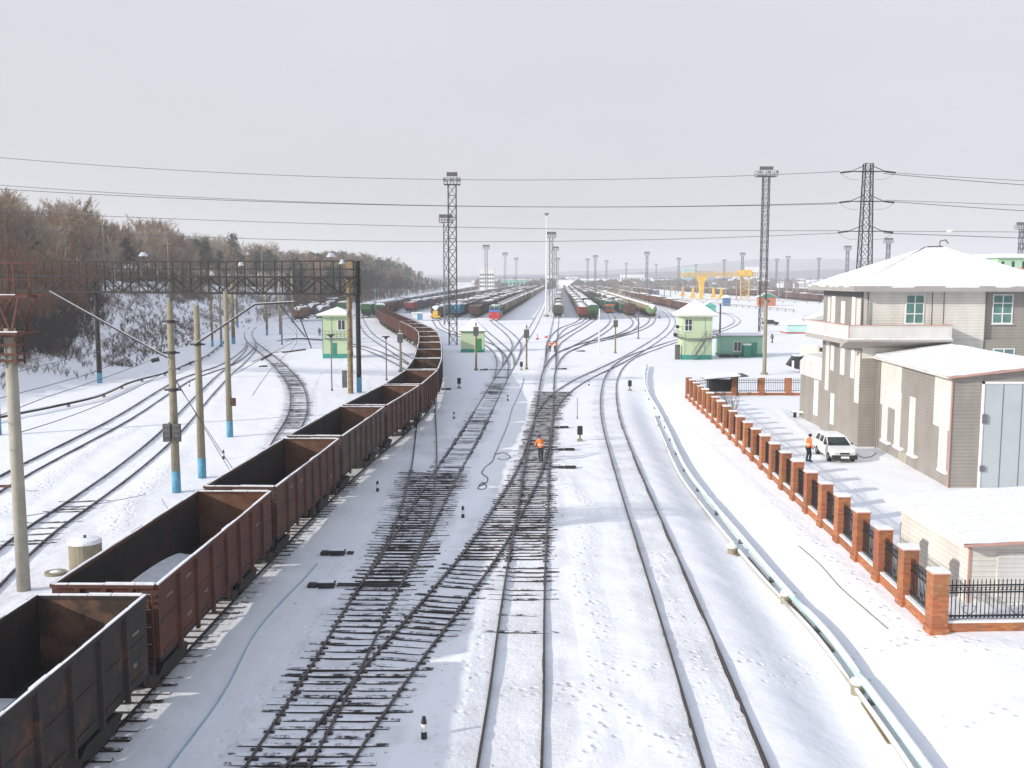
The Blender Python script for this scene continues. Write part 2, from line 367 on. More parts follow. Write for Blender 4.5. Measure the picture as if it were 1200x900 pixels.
# ---------------------------------------------------------------- tracks
def pxs(L,z=0.16): return [Vector(at(x,y,z)) for x,y in L]
TR={
 'B1':[(225,1060),(321,900),(393,780),(440,692),(470,642),(483,610),(492,575),(497,545),(499.5,505),(500,475),(501,455),(502,440)],
 'B1b':[(440,692),(472,643),(497,598),(521,556),(552,506),(574,466),(592,434),(600,421),(611,402),(624,383),(634,364),(641,349),(645,341)],
 'B2':[(270,1060),(367,900),(456,780),(502,724),(535,683),(565,645),(587,610),(604,580),(618,555),(628,528),(634,502),(641,480),(658.7,458.5),(684,442.5),(716,427.5),(742,414),(762,402),(778,391),(787,380),(786,371),(776,362),(765,356)],
 'C':[(585,1060),(596,900),(605,819),(610,741),(618,650),(624,600),(629,545),(636,495),(641,452),(644,430),(646.7,405),(651,377),(653,360),(655,345),(655.5,341)],
 'F':[(926,1060),(864,900),(848,854),(812,755),(770,643),(734,547),(716,491),(713,460),(717,440),(726,427),(741,417),(762,409),(796,398),(830,391),(854,383),(864,376),(858,370),(842,365)],
 'L1':[(-160,800),(-60,716),(37,626),(100,583),(150,547),(196,508),(240,461),(262,439),(280,424),(292,412),(296,404)],
 'L2':[(-140,650),(0,564),(143,489),(197,455),(220,442.5),(264,427),(286,413),(294,404),(293,396)],
 'M':[(300,600),(318,545),(335,510),(347,488),(350,470),(346,451),(331,431),(311,413),(295,400),(291,390),(298,382),(315,376),(340,372)],
 'N':[(420,368),(422,373),(427,383),(434,392),(447,401),(465,412),(484,424),(494,432)],
 'P':[(330,399),(346,396),(380,398),(423,406),(455,418),(478,430),(492,440)],
 'Q1':[(577,375),(586,382),(598,392),(605,402),(603,414),(596,428)],
 'Q2':[(553,374),(566,387),(583,402),(594,414),(596,428)],
 'Q3':[(510,375),(517,384),(540,393),(560,398),(577,406),(588,420),(587,443)],
 'S1':[(645,424),(647,398),(660,384),(676,378),(684,372)],
 'S2':[(645,424),(650,404),(664,393),(681,383),(696,373)],
 'E':[(640,455),(645,430),(660,412),(690,401),(722,394),(748,386),(761,379),(765,372)],
 'S3':[(668,409),(686,400),(702,391),(714,382),(718,375),(715,367)],
 'S4':[(700,399),(722,393),(738,386),(745,378),(741,371)],
}
TLAB={'B1':'double line of snow-edged rails curving left towards the rust brown open wagons','B1b':'straight track running up to the far yard left of the white mast','B2':'long crossing track sweeping from bottom left to the right-hand signal cabin','C':'centre track running straight up the picture to the green wagon','F':'snow-filled right-hand track curving gently beside the pipeline','L1':'nearest snow-buried track left of the concrete poles','L2':'second snow-buried track on the left below the hillside','M':'curved track with ballast showing left of the rust brown train','N':'track curving to the green hopper behind the gantry mast','P':'track passing behind the left-hand signal cabin','Q1':'track leading to the red and blue locomotive','Q2':'track leading to the short brown slatted wagon','Q3':'track leading to the tank wagon with the yellow end','S1':'track leading to the red-ended wagon with snow on top','S2':'track leading to the green wagon with a snow roof','E':'track leading to the green-ended tank wagons','S3':'track leading to the green and orange locomotive','S4':'track leading to the brown boxcar'}
PATHS={}
_k=0
RPROF=[(-.066,-.16),(.066,-.16),(.066,-.14),(.012,-.11),(.012,-.05),(.037,-.04),(.037,-.003),(.030,0),(-.030,0),(-.037,-.003),(-.037,-.04),(-.012,-.05),(-.012,-.11),(-.066,-.14)]
RPROF2=[(-.05,-.16),(.05,-.16),(.04,0),(-.04,0)]
def make_track(key,P,label,zo=0,near=True):
    root=thing('railway_track',label,'track',tuple(P[0]),kind='structure')
    Q=[p-P[0]+Vector((0,0,zo)) for p in P]
    for s in (-1,1):
        mb=MB(); sweep(mb,Q,s*.795,RPROF if near else RPROF2); mb.build('rail',RAILM,root)
    return root
TROOT={}
for key,L in TR.items():
    P=smooth_path(catmull(pxs(L),.8),8); PATHS[key]=P
    TROOT[key]=make_track(key,P,TLAB[key],zo=0.0035*_k-.08); _k+=1
# train path, traced from the top edges of the wagons
_tp=[(119,685),(285,565.5),(373,507),(427,473.5),(470,450.5),(490,437),(499.5,424),(503,408),(503,394),(499,386),(484,378.5),(463,369.5),(450,363.5),(449,358.5),(460,353.5),(480,349),(510,344.5)]
TP=[Vector(at(x,y,3.66)) for x,y in _tp]
for p in TP: p.z=.16
d0=(TP[0]-TP[1]).normalized(); TP=[TP[0]+d0*40,TP[0]+d0*20]+TP
TPATH=smooth_path(catmull(TP,1.0),40); PATHS['T']=TPATH
TROOT['T']=make_track('T',TPATH,'track carrying the long train of rust brown open wagons',zo=-.074)
# ---------------------------------------------------------------- sleepers in the swept zones
def field(left,right,y0,y1): 
    l=[at(x,y,0) for x,y in left]; r=[at(x,y,0) for x,y in right]
    return l,r
FIELDS=[
 ([(466,553),(458,578),(445,608),(432,645),(410,690)],[(548,553),(540,580),(531,605),(513,645),(489,690)],.9),
 ([(343,782),(300,842),(250,910),(150,1040)],[(508,782),(462,854),(427,900),(330,1040)],.34),
 ([(628,459),(620,484),(612,520),(594,564),(562,616),(538,655)],[(673,459),(659,480),(655,500),(654,520),(651,570),(649,616),(647,655)],.85),
]
FW=[]
for l,r,g in FIELDS:
    lw=sorted([at(x,y,0) for x,y in l],key=lambda p:p[1]); rw=sorted([at(x,y,0) for x,y in r],key=lambda p:p[1]); FW.append((lw,rw,g))
def tie_between(mb,a,b,w,rnd):
    z=-.040+rnd.uniform(-.02,.02); mb.beam((a[0],a[1],z),(b[0],b[1],z+rnd.uniform(-.02,.02)),w*rnd.uniform(.8,1.05),.12)
rnd=random.Random(3)
for i,(lw,rw,g) in enumerate(FW):
    mb=MB(); y=max(lw[0][1],rw[0][1]); ye=min(lw[-1][1],rw[-1][1])
    while y<ye:
        xl=np.interp(y,[p[1] for p in lw],[p[0] for p in lw]); xr=np.interp(y,[p[1] for p in rw],[p[0] for p in rw])
        j=rnd.uniform(-.12,.12)
        tie_between(mb,(xl-.05+j,y+.02),(xr+.05+j+rnd.uniform(-.1,.1),y-.05*(xr-xl)*.1),.18,rnd); y+=.50
    k=['B1','B2','C'][i]
    o=mb.build('sleepers',TIE,TROOT[k]); o.location=-Vector(TROOT[k].location); o['kind']='stuff'
    o['label']='timber sleepers swept clear of snow at the switch'
def ties_along(key,y0,y1,drop=0.0,z=.0,side=0):
    P=PATHS[key]; S=arclen(P); mb=MB(); s=0
    while s<S[-1]-1:
        p=along(P,S,s)
        if y0<p.y<y1 and rnd.random()>drop:
            d=(along(P,S,s+.5)-p).normalized(); x=Vector((d.y,-d.x,0)); zz=z+rnd.uniform(-.012,.02)
            a=p-x*1.36; b=p+x*1.36; mb.beam((a.x,a.y,zz-.035),(b.x,b.y,zz-.035+rnd.uniform(-.02,.02)),.17,.1)
        s+=.58
    if mb.f:
        o=mb.build('sleepers',TIE,TROOT[key]); o.location=-Vector(TROOT[key].location); o['kind']='stuff'
def fastenings(key,y0,y1):
    P=PATHS[key]; S=arclen(P); mb=MB(); s=0
    while s<S[-1]-1:
        p=along(P,S,s)
        if y0<p.y<y1:
            d=(along(P,S,s+.5)-p).normalized(); x=Vector((d.y,-d.x,0))
            for q in (-.795,.795):
                if rnd.random()<.8: c=p+x*q; a=c-x*rnd.uniform(.08,.2); b=c+x*rnd.uniform(.08,.2); a.z=b.z=.012+rnd.uniform(-.015,.02); mb.beam(a,b,rnd.uniform(.06,.12),.05)
        s+=.50
    o=mb.build('rail_fastenings',STEEL,TROOT[key]); o.location=-Vector(TROOT[key].location); o['kind']='stuff'
for _key in ('B1','B2','C','B1b'): fastenings(_key,40 if _key=='C' else 8,{'B1':62,'B2':80,'C':82,'B1b':90}[_key])
yb=lambda py: at(600,py,0)[1]
ties_along('B1',yb(782),yb(690),.05,-.01); ties_along('B2',yb(782),yb(655),.1,-.012)
ties_along('T',5,yb(560),.0,.0); ties_along('M',yb(545),yb(425),.25,-.02)
ties_along('C',yb(742),yb(656),.35,-.02); ties_along('L1',yb(640),yb(585),.4,-.022)
ties_along('B1b',yb(553),yb(440),.45,-.03)
# ---------------------------------------------------------------- ground sheet
def axis(lims):
    out=[lims[0][0]]
    for a,b,s0,s1 in lims:
        x=a; 
        while x<b-1e-6:
            t=(x-a)/(b-a); s=s0+(s1-s0)*t; x=min(b,x+s); out.append(x)
    return np.array(out)
def build_ground():
    X=axis([(-4500,-600,260,80),(-600,-170,50,5),(-170,-60,4,1.2),(-60,-30,1.0,.6),(-30,26,.35,.35),(26,60,.8,2),(60,600,4,50),(600,4500,60,260)])
    Y=axis([(-60,8,6,1.5),(8,70,.35,.5),(70,130,.5,1.2),(130,320,1.5,5),(320,900,6,40),(900,5600,50,300)])
    XX,YY=np.meshgrid(X,Y); Z=H(XX,YY); nx,ny=len(X),len(Y)
    # carve flangeways and snow banks close to rails: gentle lips
    v=np.stack([XX.ravel(),YY.ravel(),Z.ravel()],1)
    pts=[]
    for k,P in PATHS.items(): pts+= [(p.x,p.y) for p in P if p.y<330][::1]
    pts=np.array(pts); near=(v[:,1]<300)&(v[:,1]>0)&(np.abs(v[:,0])<75); idx=np.where(near)[0]; dist=np.full(len(v),99.0)
    for c in range(0,len(idx),20000):
        ii=idx[c:c+20000]; lo=v[ii,1].min()-4; hi=v[ii,1].max()+4; pp=pts[(pts[:,1]>lo)&(pts[:,1]<hi)]
        if len(pp)==0: continue
        dd=((v[ii,None,0]-pp[None,:,0])**2+(v[ii,None,1]-pp[None,:,1])**2).min(1); dist[ii]=np.sqrt(dd)
    bank=np.exp(-((dist-1.9)/.6)**2)*.03*(v[:,1]<140)
    v[:,2]+=bank*(1+0.6*np.sin(v[:,1]*1.9+v[:,0]*2.3))
    v[:,2]-=np.where(dist<.7,.03,0)
    col=np.zeros((len(v),4),np.float32); col[:,3]=1
    g=np.zeros(len(v)); corr=(v[:,0]>-22)&(v[:,0]<np.interp(v[:,1],FY,FX)+1)&(v[:,1]<150)
    g[corr]=.07; g=np.maximum(g,np.where(dist<1.6,.26,0)*corr)
    _ml=PATHS['M']; mp=np.array([(p.x,p.y) for p in _ml]); 
    sel=np.where((v[:,0]<-18)&(v[:,0]>-50)&(v[:,1]>45)&(v[:,1]<190))[0]
    dm=np.sqrt(((v[sel,None,0]-mp[None,:,0])**2+(v[sel,None,1]-mp[None,:,1])**2).min(1)); g[sel]=np.maximum(g[sel],np.where(dm<1.5,.52,0))
    for (lw,rw,s) in FW:
        ly=[p[1] for p in lw]; lx=[p[0] for p in lw]; rx=np.interp(v[:,1],[p[1] for p in rw],[p[0] for p in rw]); lx=np.interp(v[:,1],ly,lx)
        ins=(v[:,0]>lx-.2)&(v[:,0]<rx+.2)&(v[:,1]>ly[0])&(v[:,1]<ly[-1])
        ff=s
        if s>.5: 
            t=(v[:,1]-ly[0])/(ly[-1]-ly[0]); ff=s*np.clip(.45+.75*t,0,.95)
            ex=np.minimum(np.minimum(v[:,0]-lx+.2,rx+.2-v[:,0])/1.2,np.minimum(v[:,1]-ly[0],(ly[-1]-v[:,1]))/1.5); ff=ff*np.clip(.35+.65*ex,0,1)
        g=np.maximum(g,np.where(ins,ff,0))
    col[:,0]=g
    d=np.interp(v[:,1],HFY,HFX)-v[:,0]; br=np.clip((d-2)/8,0,1); col[:,1]=br*(.62+.28*np.sin(v[:,0]*.31+v[:,1]*.17)*np.sin(v[:,1]*.09-v[:,0]*.05))
    tr=np.zeros(len(v))
    def trail(Lp,w):
        nonlocal tr
        P=np.array([G(x,y)[:2] for x,y in Lp]); Q=[]
        for a,b in zip(P[:-1],P[1:]):
            n=max(2,int(np.hypot(*(b-a))/.4)); Q+=[a+(b-a)*t for t in np.linspace(0,1,n)]
        Q=np.array(Q); s=np.where((v[:,1]<130)&(np.abs(v[:,0])<60)&(v[:,1]>Q[:,1].min()-2)&(v[:,1]<Q[:,1].max()+2))[0]
        for c in range(0,len(s),20000):
            ii=s[c:c+20000]; dd=np.sqrt(((v[ii,None,0]-Q[None,:,0])**2+(v[ii,None,1]-Q[None,:,1])**2).min(1)); tr[ii]=np.maximum(tr[ii],np.clip(1.3-dd/w,0,1))
    trail([(690,900),(712,860),(706,800),(700,740)],.5); trail([(600,810),(690,800),(760,780)],.5)
    trail([(650,820),(700,805),(740,840),(800,880)],.6); trail([(775,650),(776,690),(820,780),(860,860)],.4)
    trail([(135,620),(150,590),(185,560),(210,530)],.7); trail([(-10,610),(60,560),(110,520),(160,500)],.8)
    trail([(1000,770),(1080,745),(1130,755),(1200,760)],.7); trail([(1070,870),(1110,850),(1200,830)],.6)
    trail([(955,640),(1000,680),(1060,730),(1100,750)],.6); trail([(800,500),(870,560),(955,640)],.5)
    trail([(930,780),(900,790),(860,770)],.9); trail([(975,560),(945,585),(915,560),(890,520),(870,490)],.35); trail([(1000,560),(1010,600),(1040,620)],.35); trail([(960,520),(935,500),(915,480)],.4); trail([(440,640),(410,660),(380,720),(330,800),(250,900)],.5); trail([(560,720),(545,790),(520,860),(505,900)],.6); trail([(660,560),(690,600),(680,680),(700,740)],.6)
    tr=np.maximum(tr,np.where((dist<.6)&(v[:,1]<90),.25,0)); col[:,2]=tr
    me=bpy.data.meshes.new('snow_ground'); I=np.arange(nx*ny).reshape(ny,nx)
    q=np.stack([I[:-1,:-1],I[:-1,1:],I[1:,1:],I[1:,:-1]],-1).reshape(-1,4)
    me.vertices.add(len(v)); me.vertices.foreach_set('co',v.astype(np.float32).ravel()); me.loops.add(q.size); me.loops.foreach_set('vertex_index',q.ravel().astype(np.int32))
    me.polygons.add(len(q)); me.polygons.foreach_set('loop_start',np.arange(0,q.size,4,dtype=np.int32)); me.polygons.foreach_set('use_smooth',np.ones(len(q),bool))
    a=me.color_attributes.new('mask','FLOAT_COLOR','POINT'); a.data.foreach_set('color',col.ravel())
    me.update(); me.validate(); me.materials.append(groundmat())
    o=bpy.data.objects.new('snow_ground',me); COL.objects.link(o)
    tag(o,'snow covered rail yard ground rising to a brushy hillside on the left','ground',kind='structure')
build_ground()
# distant hills
def hills():
    HM=mat('forested_hill',(.09,.11,.14),.95,0,.35,.004,col2=(.42,.44,.48),thr=.60)
    for nm,lab,px,py,Y,thick in (('hills','long low wooded hill beyond the town on the right',[(-900,326),(300,324),(560,322),(640,320),(760,314),(830,308),(880,304),(950,303),(1040,302),(1120,302),(1200,298),(1400,290),(1900,300),(2600,322)],None,4300,700),
                                 ('hills','nearer low rise of snowy ground and trees in front of the far hill',[(-900,327),(500,325),(640,323),(700,321),(780,318),(860,318),(960,316),(1100,314),(1300,312),(2300,320)],None,2600,500)):
        P=sorted(px); xs=np.linspace(-900,2300,160); mb=MB(); n=8; vs=[];fs=[]
        for i,x in enumerate(xs):
            y=np.interp(x,[p[0] for p in P],[p[1] for p in P])+0.7*math.sin(x*.031+Y)+.45*math.sin(x*.083)+.3*math.sin(x*.21+Y)
            wx,wz=ony(x,y,Y); 
            for k in range(n):
                t=k/(n-1); vs.append((wx*(1+(t-.5)*.1),Y-thick*.5+thick*t,max(-1.5,wz*math.sin(math.pi*min(1,t*1.0))) if 0<k<n-1 else -3))
        for i in range(len(xs)-1):
            for k in range(n-1): fs.append((i*n+k,(i+1)*n+k,(i+1)*n+k+1,i*n+k+1))
        mb.add(vs,fs); o=mb.build(nm,HM,smooth=True); tag(o,lab,'hill',kind='structure')
hills()
# ---------------------------------------------------------------- rolling stock
def rust(name,c,c2=None,t=.55,k=.62): c=tuple(x*k for x in c); return mat(name,c,.85,0,.35,1.3,.15,col2=c2 or tuple(x*.45 for x in c),thr=t)
INNER=mat('shaded_wagon_inside',(.030,.015,.011),.9,0,.5,.9,col2=(.010,.009,.009),thr=.45)  # near-black: the shade inside the open wagons is put into the colour
CM={
 'black':rust('black_brown_paint',(.045,.035,.032),(.11,.045,.028),.60),
 'redbrown':rust('red_brown_paint',(.15,.052,.033),(.07,.03,.025),.56),
 'brown':rust('rust_brown_paint',(.15,.068,.045),(.07,.04,.033)),
 'greybrown':rust('grey_brown_paint',(.145,.095,.078),(.07,.045,.04)),
 'orangebrown':rust('orange_brown_paint',(.24,.10,.05),(.12,.055,.035)),
 'darkgreen':rust('dark_green_wagon_paint',(.035,.075,.05),(.04,.035,.03)),
 'green':rust('green_wagon_paint',(.06,.20,.08),(.05,.10,.05)),
 'olive':rust('olive_wagon_paint',(.12,.15,.10),(.06,.06,.045)),
 'palegreen':rust('pale_green_tank_paint',(.25,.38,.14),(.17,.27,.10)),
 'red':rust('red_wagon_paint',(.35,.055,.045),(.16,.05,.04)),
 'blue':rust('blue_wagon_paint',(.06,.15,.34),(.06,.08,.14)),
 'lightblue':rust('light_blue_wagon_paint',(.10,.38,.60),(.08,.22,.38)),
 'darkblue':rust('dark_blue_wagon_paint',(.04,.06,.11),(.05,.045,.05)),
 'cream':rust('cream_tank_paint',(.42,.34,.20),(.20,.15,.10)),
 'grey':rust('grey_tank_paint',(.17,.17,.17),(.08,.07,.07)),
 'dark':rust('sooty_tank_paint',(.04,.038,.038),(.09,.06,.045)),
 'rusttank':rust('rust_orange_tank_paint',(.30,.13,.05),(.10,.05,.035)),
 'white':rust('dirty_white_wagon_paint',(.62,.62,.60),(.35,.33,.30)),
}
MARK=mat('faded_stencil_paint',(.20,.15,.11),.9,0,.5,8)
UNDER=mat('soot_black_underframe',(.022,.02,.02),.8,.1,.4,2)
WHEEL=mat('wheel_steel',(.06,.05,.045),.5,.6,.3,3)
def bogie_mesh(far):
    m=MB()
    for s in (-1,1): 
        m.prism([(-1.25,.55),(-.9,.35),(-.35,.28),(.35,.28),(.9,.35),(1.25,.55),(.9,.72),(-.9,.72)],'y',s*.95,s*1.12)
    m.bx(-.25,.25,-1.0,1.0,.45,.85)
    return m
def wheel_mesh():
    m=MB(); 
    for s in (-1,1): m.cyl((0,s*.72,.475),(0,s*.86,.475),.475,.475,12)
    m.cyl((0,-1.05,.475),(0,1.05,.475),.09,n=6); return m
_BOG={}
def add_running(root,L,detail):
    if detail>=1:
        for s in (-1,1):
            if 'b' not in _BOG: _BOG['b']=bogie_mesh(0).mesh('bogie',UNDER); _BOG['w']=wheel_mesh().mesh('wheelset',WHEEL)
            b=bpy.data.objects.new('bogie',_BOG['b']); COL.objects.link(b); b.parent=root; b.location=(s*(L/2-2.1),0,0)
            if detail>=2:
                for k in (-1,1):
                    w=bpy.data.objects.new('wheelset',_BOG['w']); COL.objects.link(w); w.parent=b; w.location=(k*.9,0,0)
    else:
        m=MB()
        if 'l' not in _BOG: m.bx(-1.25,1.25,-1,1,.05,.85); _BOG['l']=m.mesh('bogie',UNDER)
        for s in (-1,1):
            b=bpy.data.objects.new('bogie',_BOG['l']); COL.objects.link(b); b.parent=root; b.location=(s*(L/2-2.1),0,0)
def snowstrip(m,x0,x1,y,z,w,h=.045):
    m.bx(x0,x1,y-w/2,y+w/2,z,z+h)
def gondola(col,detail=2,load=None,name='open_wagon',wallh=3.5):
    L=12.1; W=1.5; r=thing(name,'x','wagon'); c=CM[col]
    m=MB(); m.bx(-L/2,L/2,-.35,.35,.85,1.25); m.bx(-L/2-.2,-L/2,-1.35,1.35,.95,1.22); m.bx(L/2,L/2+.2,-1.35,1.35,.95,1.22)
    m.bx(-L/2,L/2,-W,W,1.25,1.38); m.build('underframe',UNDER,r)
    for s in (-1,1):
        m=MB(); y0,y1=s*(W-.07),s*W; m.bx(-L/2+.003,L/2-.003,y0,y1,1.38,wallh-.1)
        for k in range(1,8):
            x=-L/2+L*k/8; m.prism([(x-.09,s*(W)),(x+.09,s*(W)),(x+.05,s*(W+.11)),(x-.05,s*(W+.11))],'z',1.15,wallh-.1)
        if detail>=1:
            for k in range(8):
                xa=-L/2+L*k/8+.16; xb=-L/2+L*(k+1)/8-.16
                m.bx(xa,xb,s*W,s*(W+.03),2.36,2.44); m.bx(xa+.1,xb-.1,s*W,s*(W+.045),1.45,1.52)
        m.bx(-L/2,L/2,s*(W-.10),s*(W+.06),wallh-.1,wallh)
        m.build('side_wall',[c],r)
        m=MB(); m.bx(-L/2+.08,L/2-.08,s*(W-.085),s*(W-.072),1.4,wallh-.11); m.build('shaded_inner_side',INNER,r)  # thin sheet that carries the painted shade of the inner side wall
    for s in (-1,1):
        m=MB(); m.bx(s*(L/2-.07),s*L/2,-W+.073,W-.073,1.38,wallh-.1)
        for y in (-.75,0,.75): m.bx(s*L/2,s*(L/2+.09),y-.07,y+.07,1.25,wallh-.1)
        for z in (1.75,2.25,2.75,3.2): m.bx(s*L/2,s*(L/2+.06),-W+.05,W-.05,z-.035,z+.035)
        m.bx(s*(L/2-.1),s*(L/2+.06),-W+.1,W-.1,wallh-.1,wallh-.002); m.build('end_wall',[c],r)
        m=MB(); m.bx(s*(L/2-.085),s*(L/2-.072),-W+.09,W-.09,1.4,wallh-.11); m.build('lit_inner_end',MC.get('lit_end_'+col) or rust('lit_end_'+col,tuple(min(.5,v) for v in {'black':(.08,.05,.035),'redbrown':(.22,.085,.04)}.get(col,(.20,.09,.045))),(.15,.08,.05)),r)  # lighter orange-brown sheet: sunlight on the inner end wall painted in
    if detail>=1:
        rn=random.Random(5); m=MB()
        for s in (-1,1):
            x=-L/2
            while x<L/2:
                dl=rn.uniform(.5,1.4); 
                m.bx(x,min(L/2,x+dl*.97),s*(W-.02)-.045,s*(W-.02)+rn.uniform(.02,.055),wallh+.002,wallh+rn.uniform(.015,.045)); x+=dl
            y=-W+.1
            while y<W-.1:
                dl=rn.uniform(.4,1.1)
                m.bx(s*(L/2-.02)-.06,s*(L/2-.02)+.06,y,min(W-.1,y+dl*.96),wallh+.004,wallh+rn.uniform(.02,.055)); y+=dl
        if detail>=2:
            for z in (1.75,2.25,2.75,3.2): m.bx(-L/2-.06,-L/2-.01-.05+.0,-W+.2,W-.2,z+.037,z+.06)
        m.build('snow_rim',SNOW,r)
    if load=='snow':
        m=MB(); vs=[];fs=[]; n1,n2=24,8; rn=random.Random(9)
        for i in range(n1+1):
            for j in range(n2+1):
                x=-L/2+.1+(L-.2)*i/n1; y=-W+.1+(2*W-.2)*j/n2; vs.append((x,y,1.42+.22*math.exp(-(y+.9)**2/.5)+.1*math.sin(x*1.3+y)*math.cos(y*2)))
        for i in range(n1):
            for j in range(n2): a=i*(n2+1)+j; fs.append((a,a+n2+1,a+n2+2,a+1))
        m.add(vs,fs); m.build('snow_load',SNOW,r,smooth=True)
    elif load=='patch':
        m=MB(); vs=[];fs=[]; n1,n2=20,6
        for i in range(n1+1):
            for j in range(n2+1):
                x=-L/2+.1+(L-.2)*(.05+.8*i/n1); y=W-.1-1.3*j/n2; t=math.sin(math.pi*i/n1)**.5
                vs.append((x,y,1.40+.55*t*(1-j/n2)**1.2-.02*(j==n2)))
        for i in range(n1):
            for j in range(n2): a=i*(n2+1)+j; fs.append((a,a+1,a+n2+2,a+n2+1))
        m.add(vs,fs); m.build('snow_load',SNOW,r,smooth=True)
    elif load=='full':
        m=MB(); vs=[];fs=[]; n1,n2=16,6
        for i in range(n1+1):
            for j in range(n2+1):
                x=-L/2+.1+(L-.2)*i/n1; y=-W+.1+(2*W-.2)*j/n2; vs.append((x,y,wallh-.25+.35*math.sin(math.pi*j/n2)*(.7+.3*math.sin(x*1.6))))
        for i in range(n1):
            for j in range(n2): a=i*(n2+1)+j; fs.append((a,a+n2+1,a+n2+2,a+1))
        m.add(vs,fs); m.build('snow_load',SNOW,r,smooth=True)
    if detail>=2:
        m=MB(); s=-1
        for y in (-1.38,-.98): m.beam((-L/2-.16,y,1.2),(-L/2-.16,y,wallh-.1),.04)
        for k in range(6): m.beam((-L/2-.16,-1.38,1.35+.35*k),(-L/2-.16,-.98,1.35+.35*k),.035)
        m.build('ladder',c,r)
        rn=random.Random(hash(col)%97)
        for s in (-1,1):
            for q in range(5):
                k=rn.randrange(8); xa=-L/2+L*(k+.5)/8+rn.uniform(-.3,.1); za=rn.uniform(2.55,3.0) if q<3 else rn.uniform(1.7,2.1); mm=MB()
                mm.bx(xa,xa+rn.uniform(.2,.45),s*W,s*(W+.008),za,za+rn.uniform(.05,.12))
                mm.build('faded_stencil',MARK,r)
        for s in (-1,1):
            m=MB(); m.bx(s*(L/2+.2),s*(L/2+.5),-.13,.13,.9,1.15); m.bx(s*(L/2+.42),s*(L/2+.58),-.2,.2,.85,1.2); m.build('coupler',UNDER,r)
    add_running(r,L,detail); return r
def tank(col,detail=1,name='tank_wagon',endcol=None):
    L=11.0; r=thing(name,'x','wagon'); c=CM[col]; rad=1.45; zc=2.55
    m=MB(); m.bx(-L/2-.5,L/2+.5,-.3,.3,.85,1.15)
    for s in (-1,1): m.bx(s*(L/2-1.6)-.5,s*(L/2-1.6)+.5,-1.3,1.3,1.0,1.3); m.bx(s*(L/2+.35),s*(L/2+.55),-1.3,1.3,.9,1.2)
    m.build('underframe',UNDER,r)
    def hull(R0,R1,z0,a0,a1,mt,nm,n):
        m=MB(); vs=[];fs=[]; prof=[(-L/2-.0,.0),(-L/2+.03,.45),(-L/2+.13,.78),(-L/2+.32,.95),(-L/2+.55,1),(L/2-.55,1),(L/2-.32,.95),(L/2-.13,.78),(L/2-.03,.45),(L/2,0)]
        for x,k in prof:
            for i in range(n+1):
                t=a0+(a1-a0)*i/n; vs.append((x,R0*k*math.cos(t),z0+R1*k*math.sin(t)))
        for p in range(len(prof)-1):
            for i in range(n): a=p*(n+1)+i; fs.append((a,a+1,a+n+2,a+n+1))
        m.add(vs,fs); return m.build(nm,mt,r,smooth=True)
    hull(rad,rad,zc,0,2*math.pi,c,'barrel',20)
    hull(rad+.02,rad+.10,zc,R(48),R(132),SNOW,'snow_cap',8)
    m=MB(); m.cyl((0,0,zc+rad-.1),(0,0,zc+rad+.42),.5,.5,12); m.bx(-1.2,1.2,-.5,.5,zc+rad+.05,zc+rad+.1); m.build('dome_hatch',c,r)
    m=MB(); m.cyl((0,0,zc+rad+.42),(0,0,zc+rad+.5),.5,.4,12); m.build('hatch_snow',SNOW,r)
    if endcol:
        m=MB()
        for s in (-1,):
            m.bx(s*(L/2+.52),s*(L/2+.75),-1.4,1.4,.75,1.25); m.bx(s*(L/2+.4),s*(L/2+.5),-.75,.75,1.3,2.6)
            m.beam((s*(L/2+.6),-1.3,1.3),(s*(L/2+.6),-1.3,2.3),.06); m.beam((s*(L/2+.6),1.3,1.3),(s*(L/2+.6),1.3,2.3),.06)
        m.build('end_platform',endcol,r)
    for k in (-1,1) if detail>=1 else ():
        m=MB(); x=k*3.4; n=16; pts=[(x,(rad+.02)*math.cos(R(-40)+(R(260))*i/n),zc+(rad+.02)*math.sin(R(-40)+R(260)*i/n)) for i in range(n+1)]
        m.tube(pts,.035,4); m.build('strap',UNDER,r)
    add_running(r,L+1,detail); return r
def boxcar(col,detail=1,name='box_wagon',snow=True,door=None,slats=False,L=13.0):
    W=1.45; r=thing(name,'x','wagon'); c=CM[col]
    m=MB(); m.bx(-L/2-.1,L/2+.1,-1.3,1.3,.9,1.2); m.build('underframe',UNDER,r)
    n=8; arch=[(W*math.cos(math.pi*i/n),3.55+.55*math.sin(math.pi*i/n)) for i in range(n+1)]
    m=MB(); m.prism([(-W,1.2),(W,1.2)]+arch,'x',-L/2,L/2)
    for s in (-1,1):
        for k in range(0,9):
            x=-L/2+.1+(L-.2)*k/8; m.bx(x-.05,x+.05,s*W,s*(W+.06),1.2,3.55)
        for y in (-.7,.7): m.bx(s*L/2,s*(L/2+.07),y-.06,y+.06,1.2,3.7)
    if slats:
        for z in (1.6,2.1,2.6,3.1): 
            for s in (-1,1): m.bx(s*L/2,s*(L/2+.1),-W,W,z,z+.12)
    m.build('body',c,r)
    for s in (-1,1):
        m=MB(); m.bx(-1.1,1.1,s*(W+.002),s*(W+.09),1.3,3.45); m.build('door',door or c,r)
    if snow:
        a2=[((W+.02)*math.cos(R(25)+R(130)*i/n),3.57+.62*math.sin(R(25)+R(130)*i/n)) for i in range(n+1)]
        m=MB(); m.prism(a2,'x',-L/2-.03,L/2+.03); m.build('roof_snow',SNOW,r)
    add_running(r,L,detail); return r
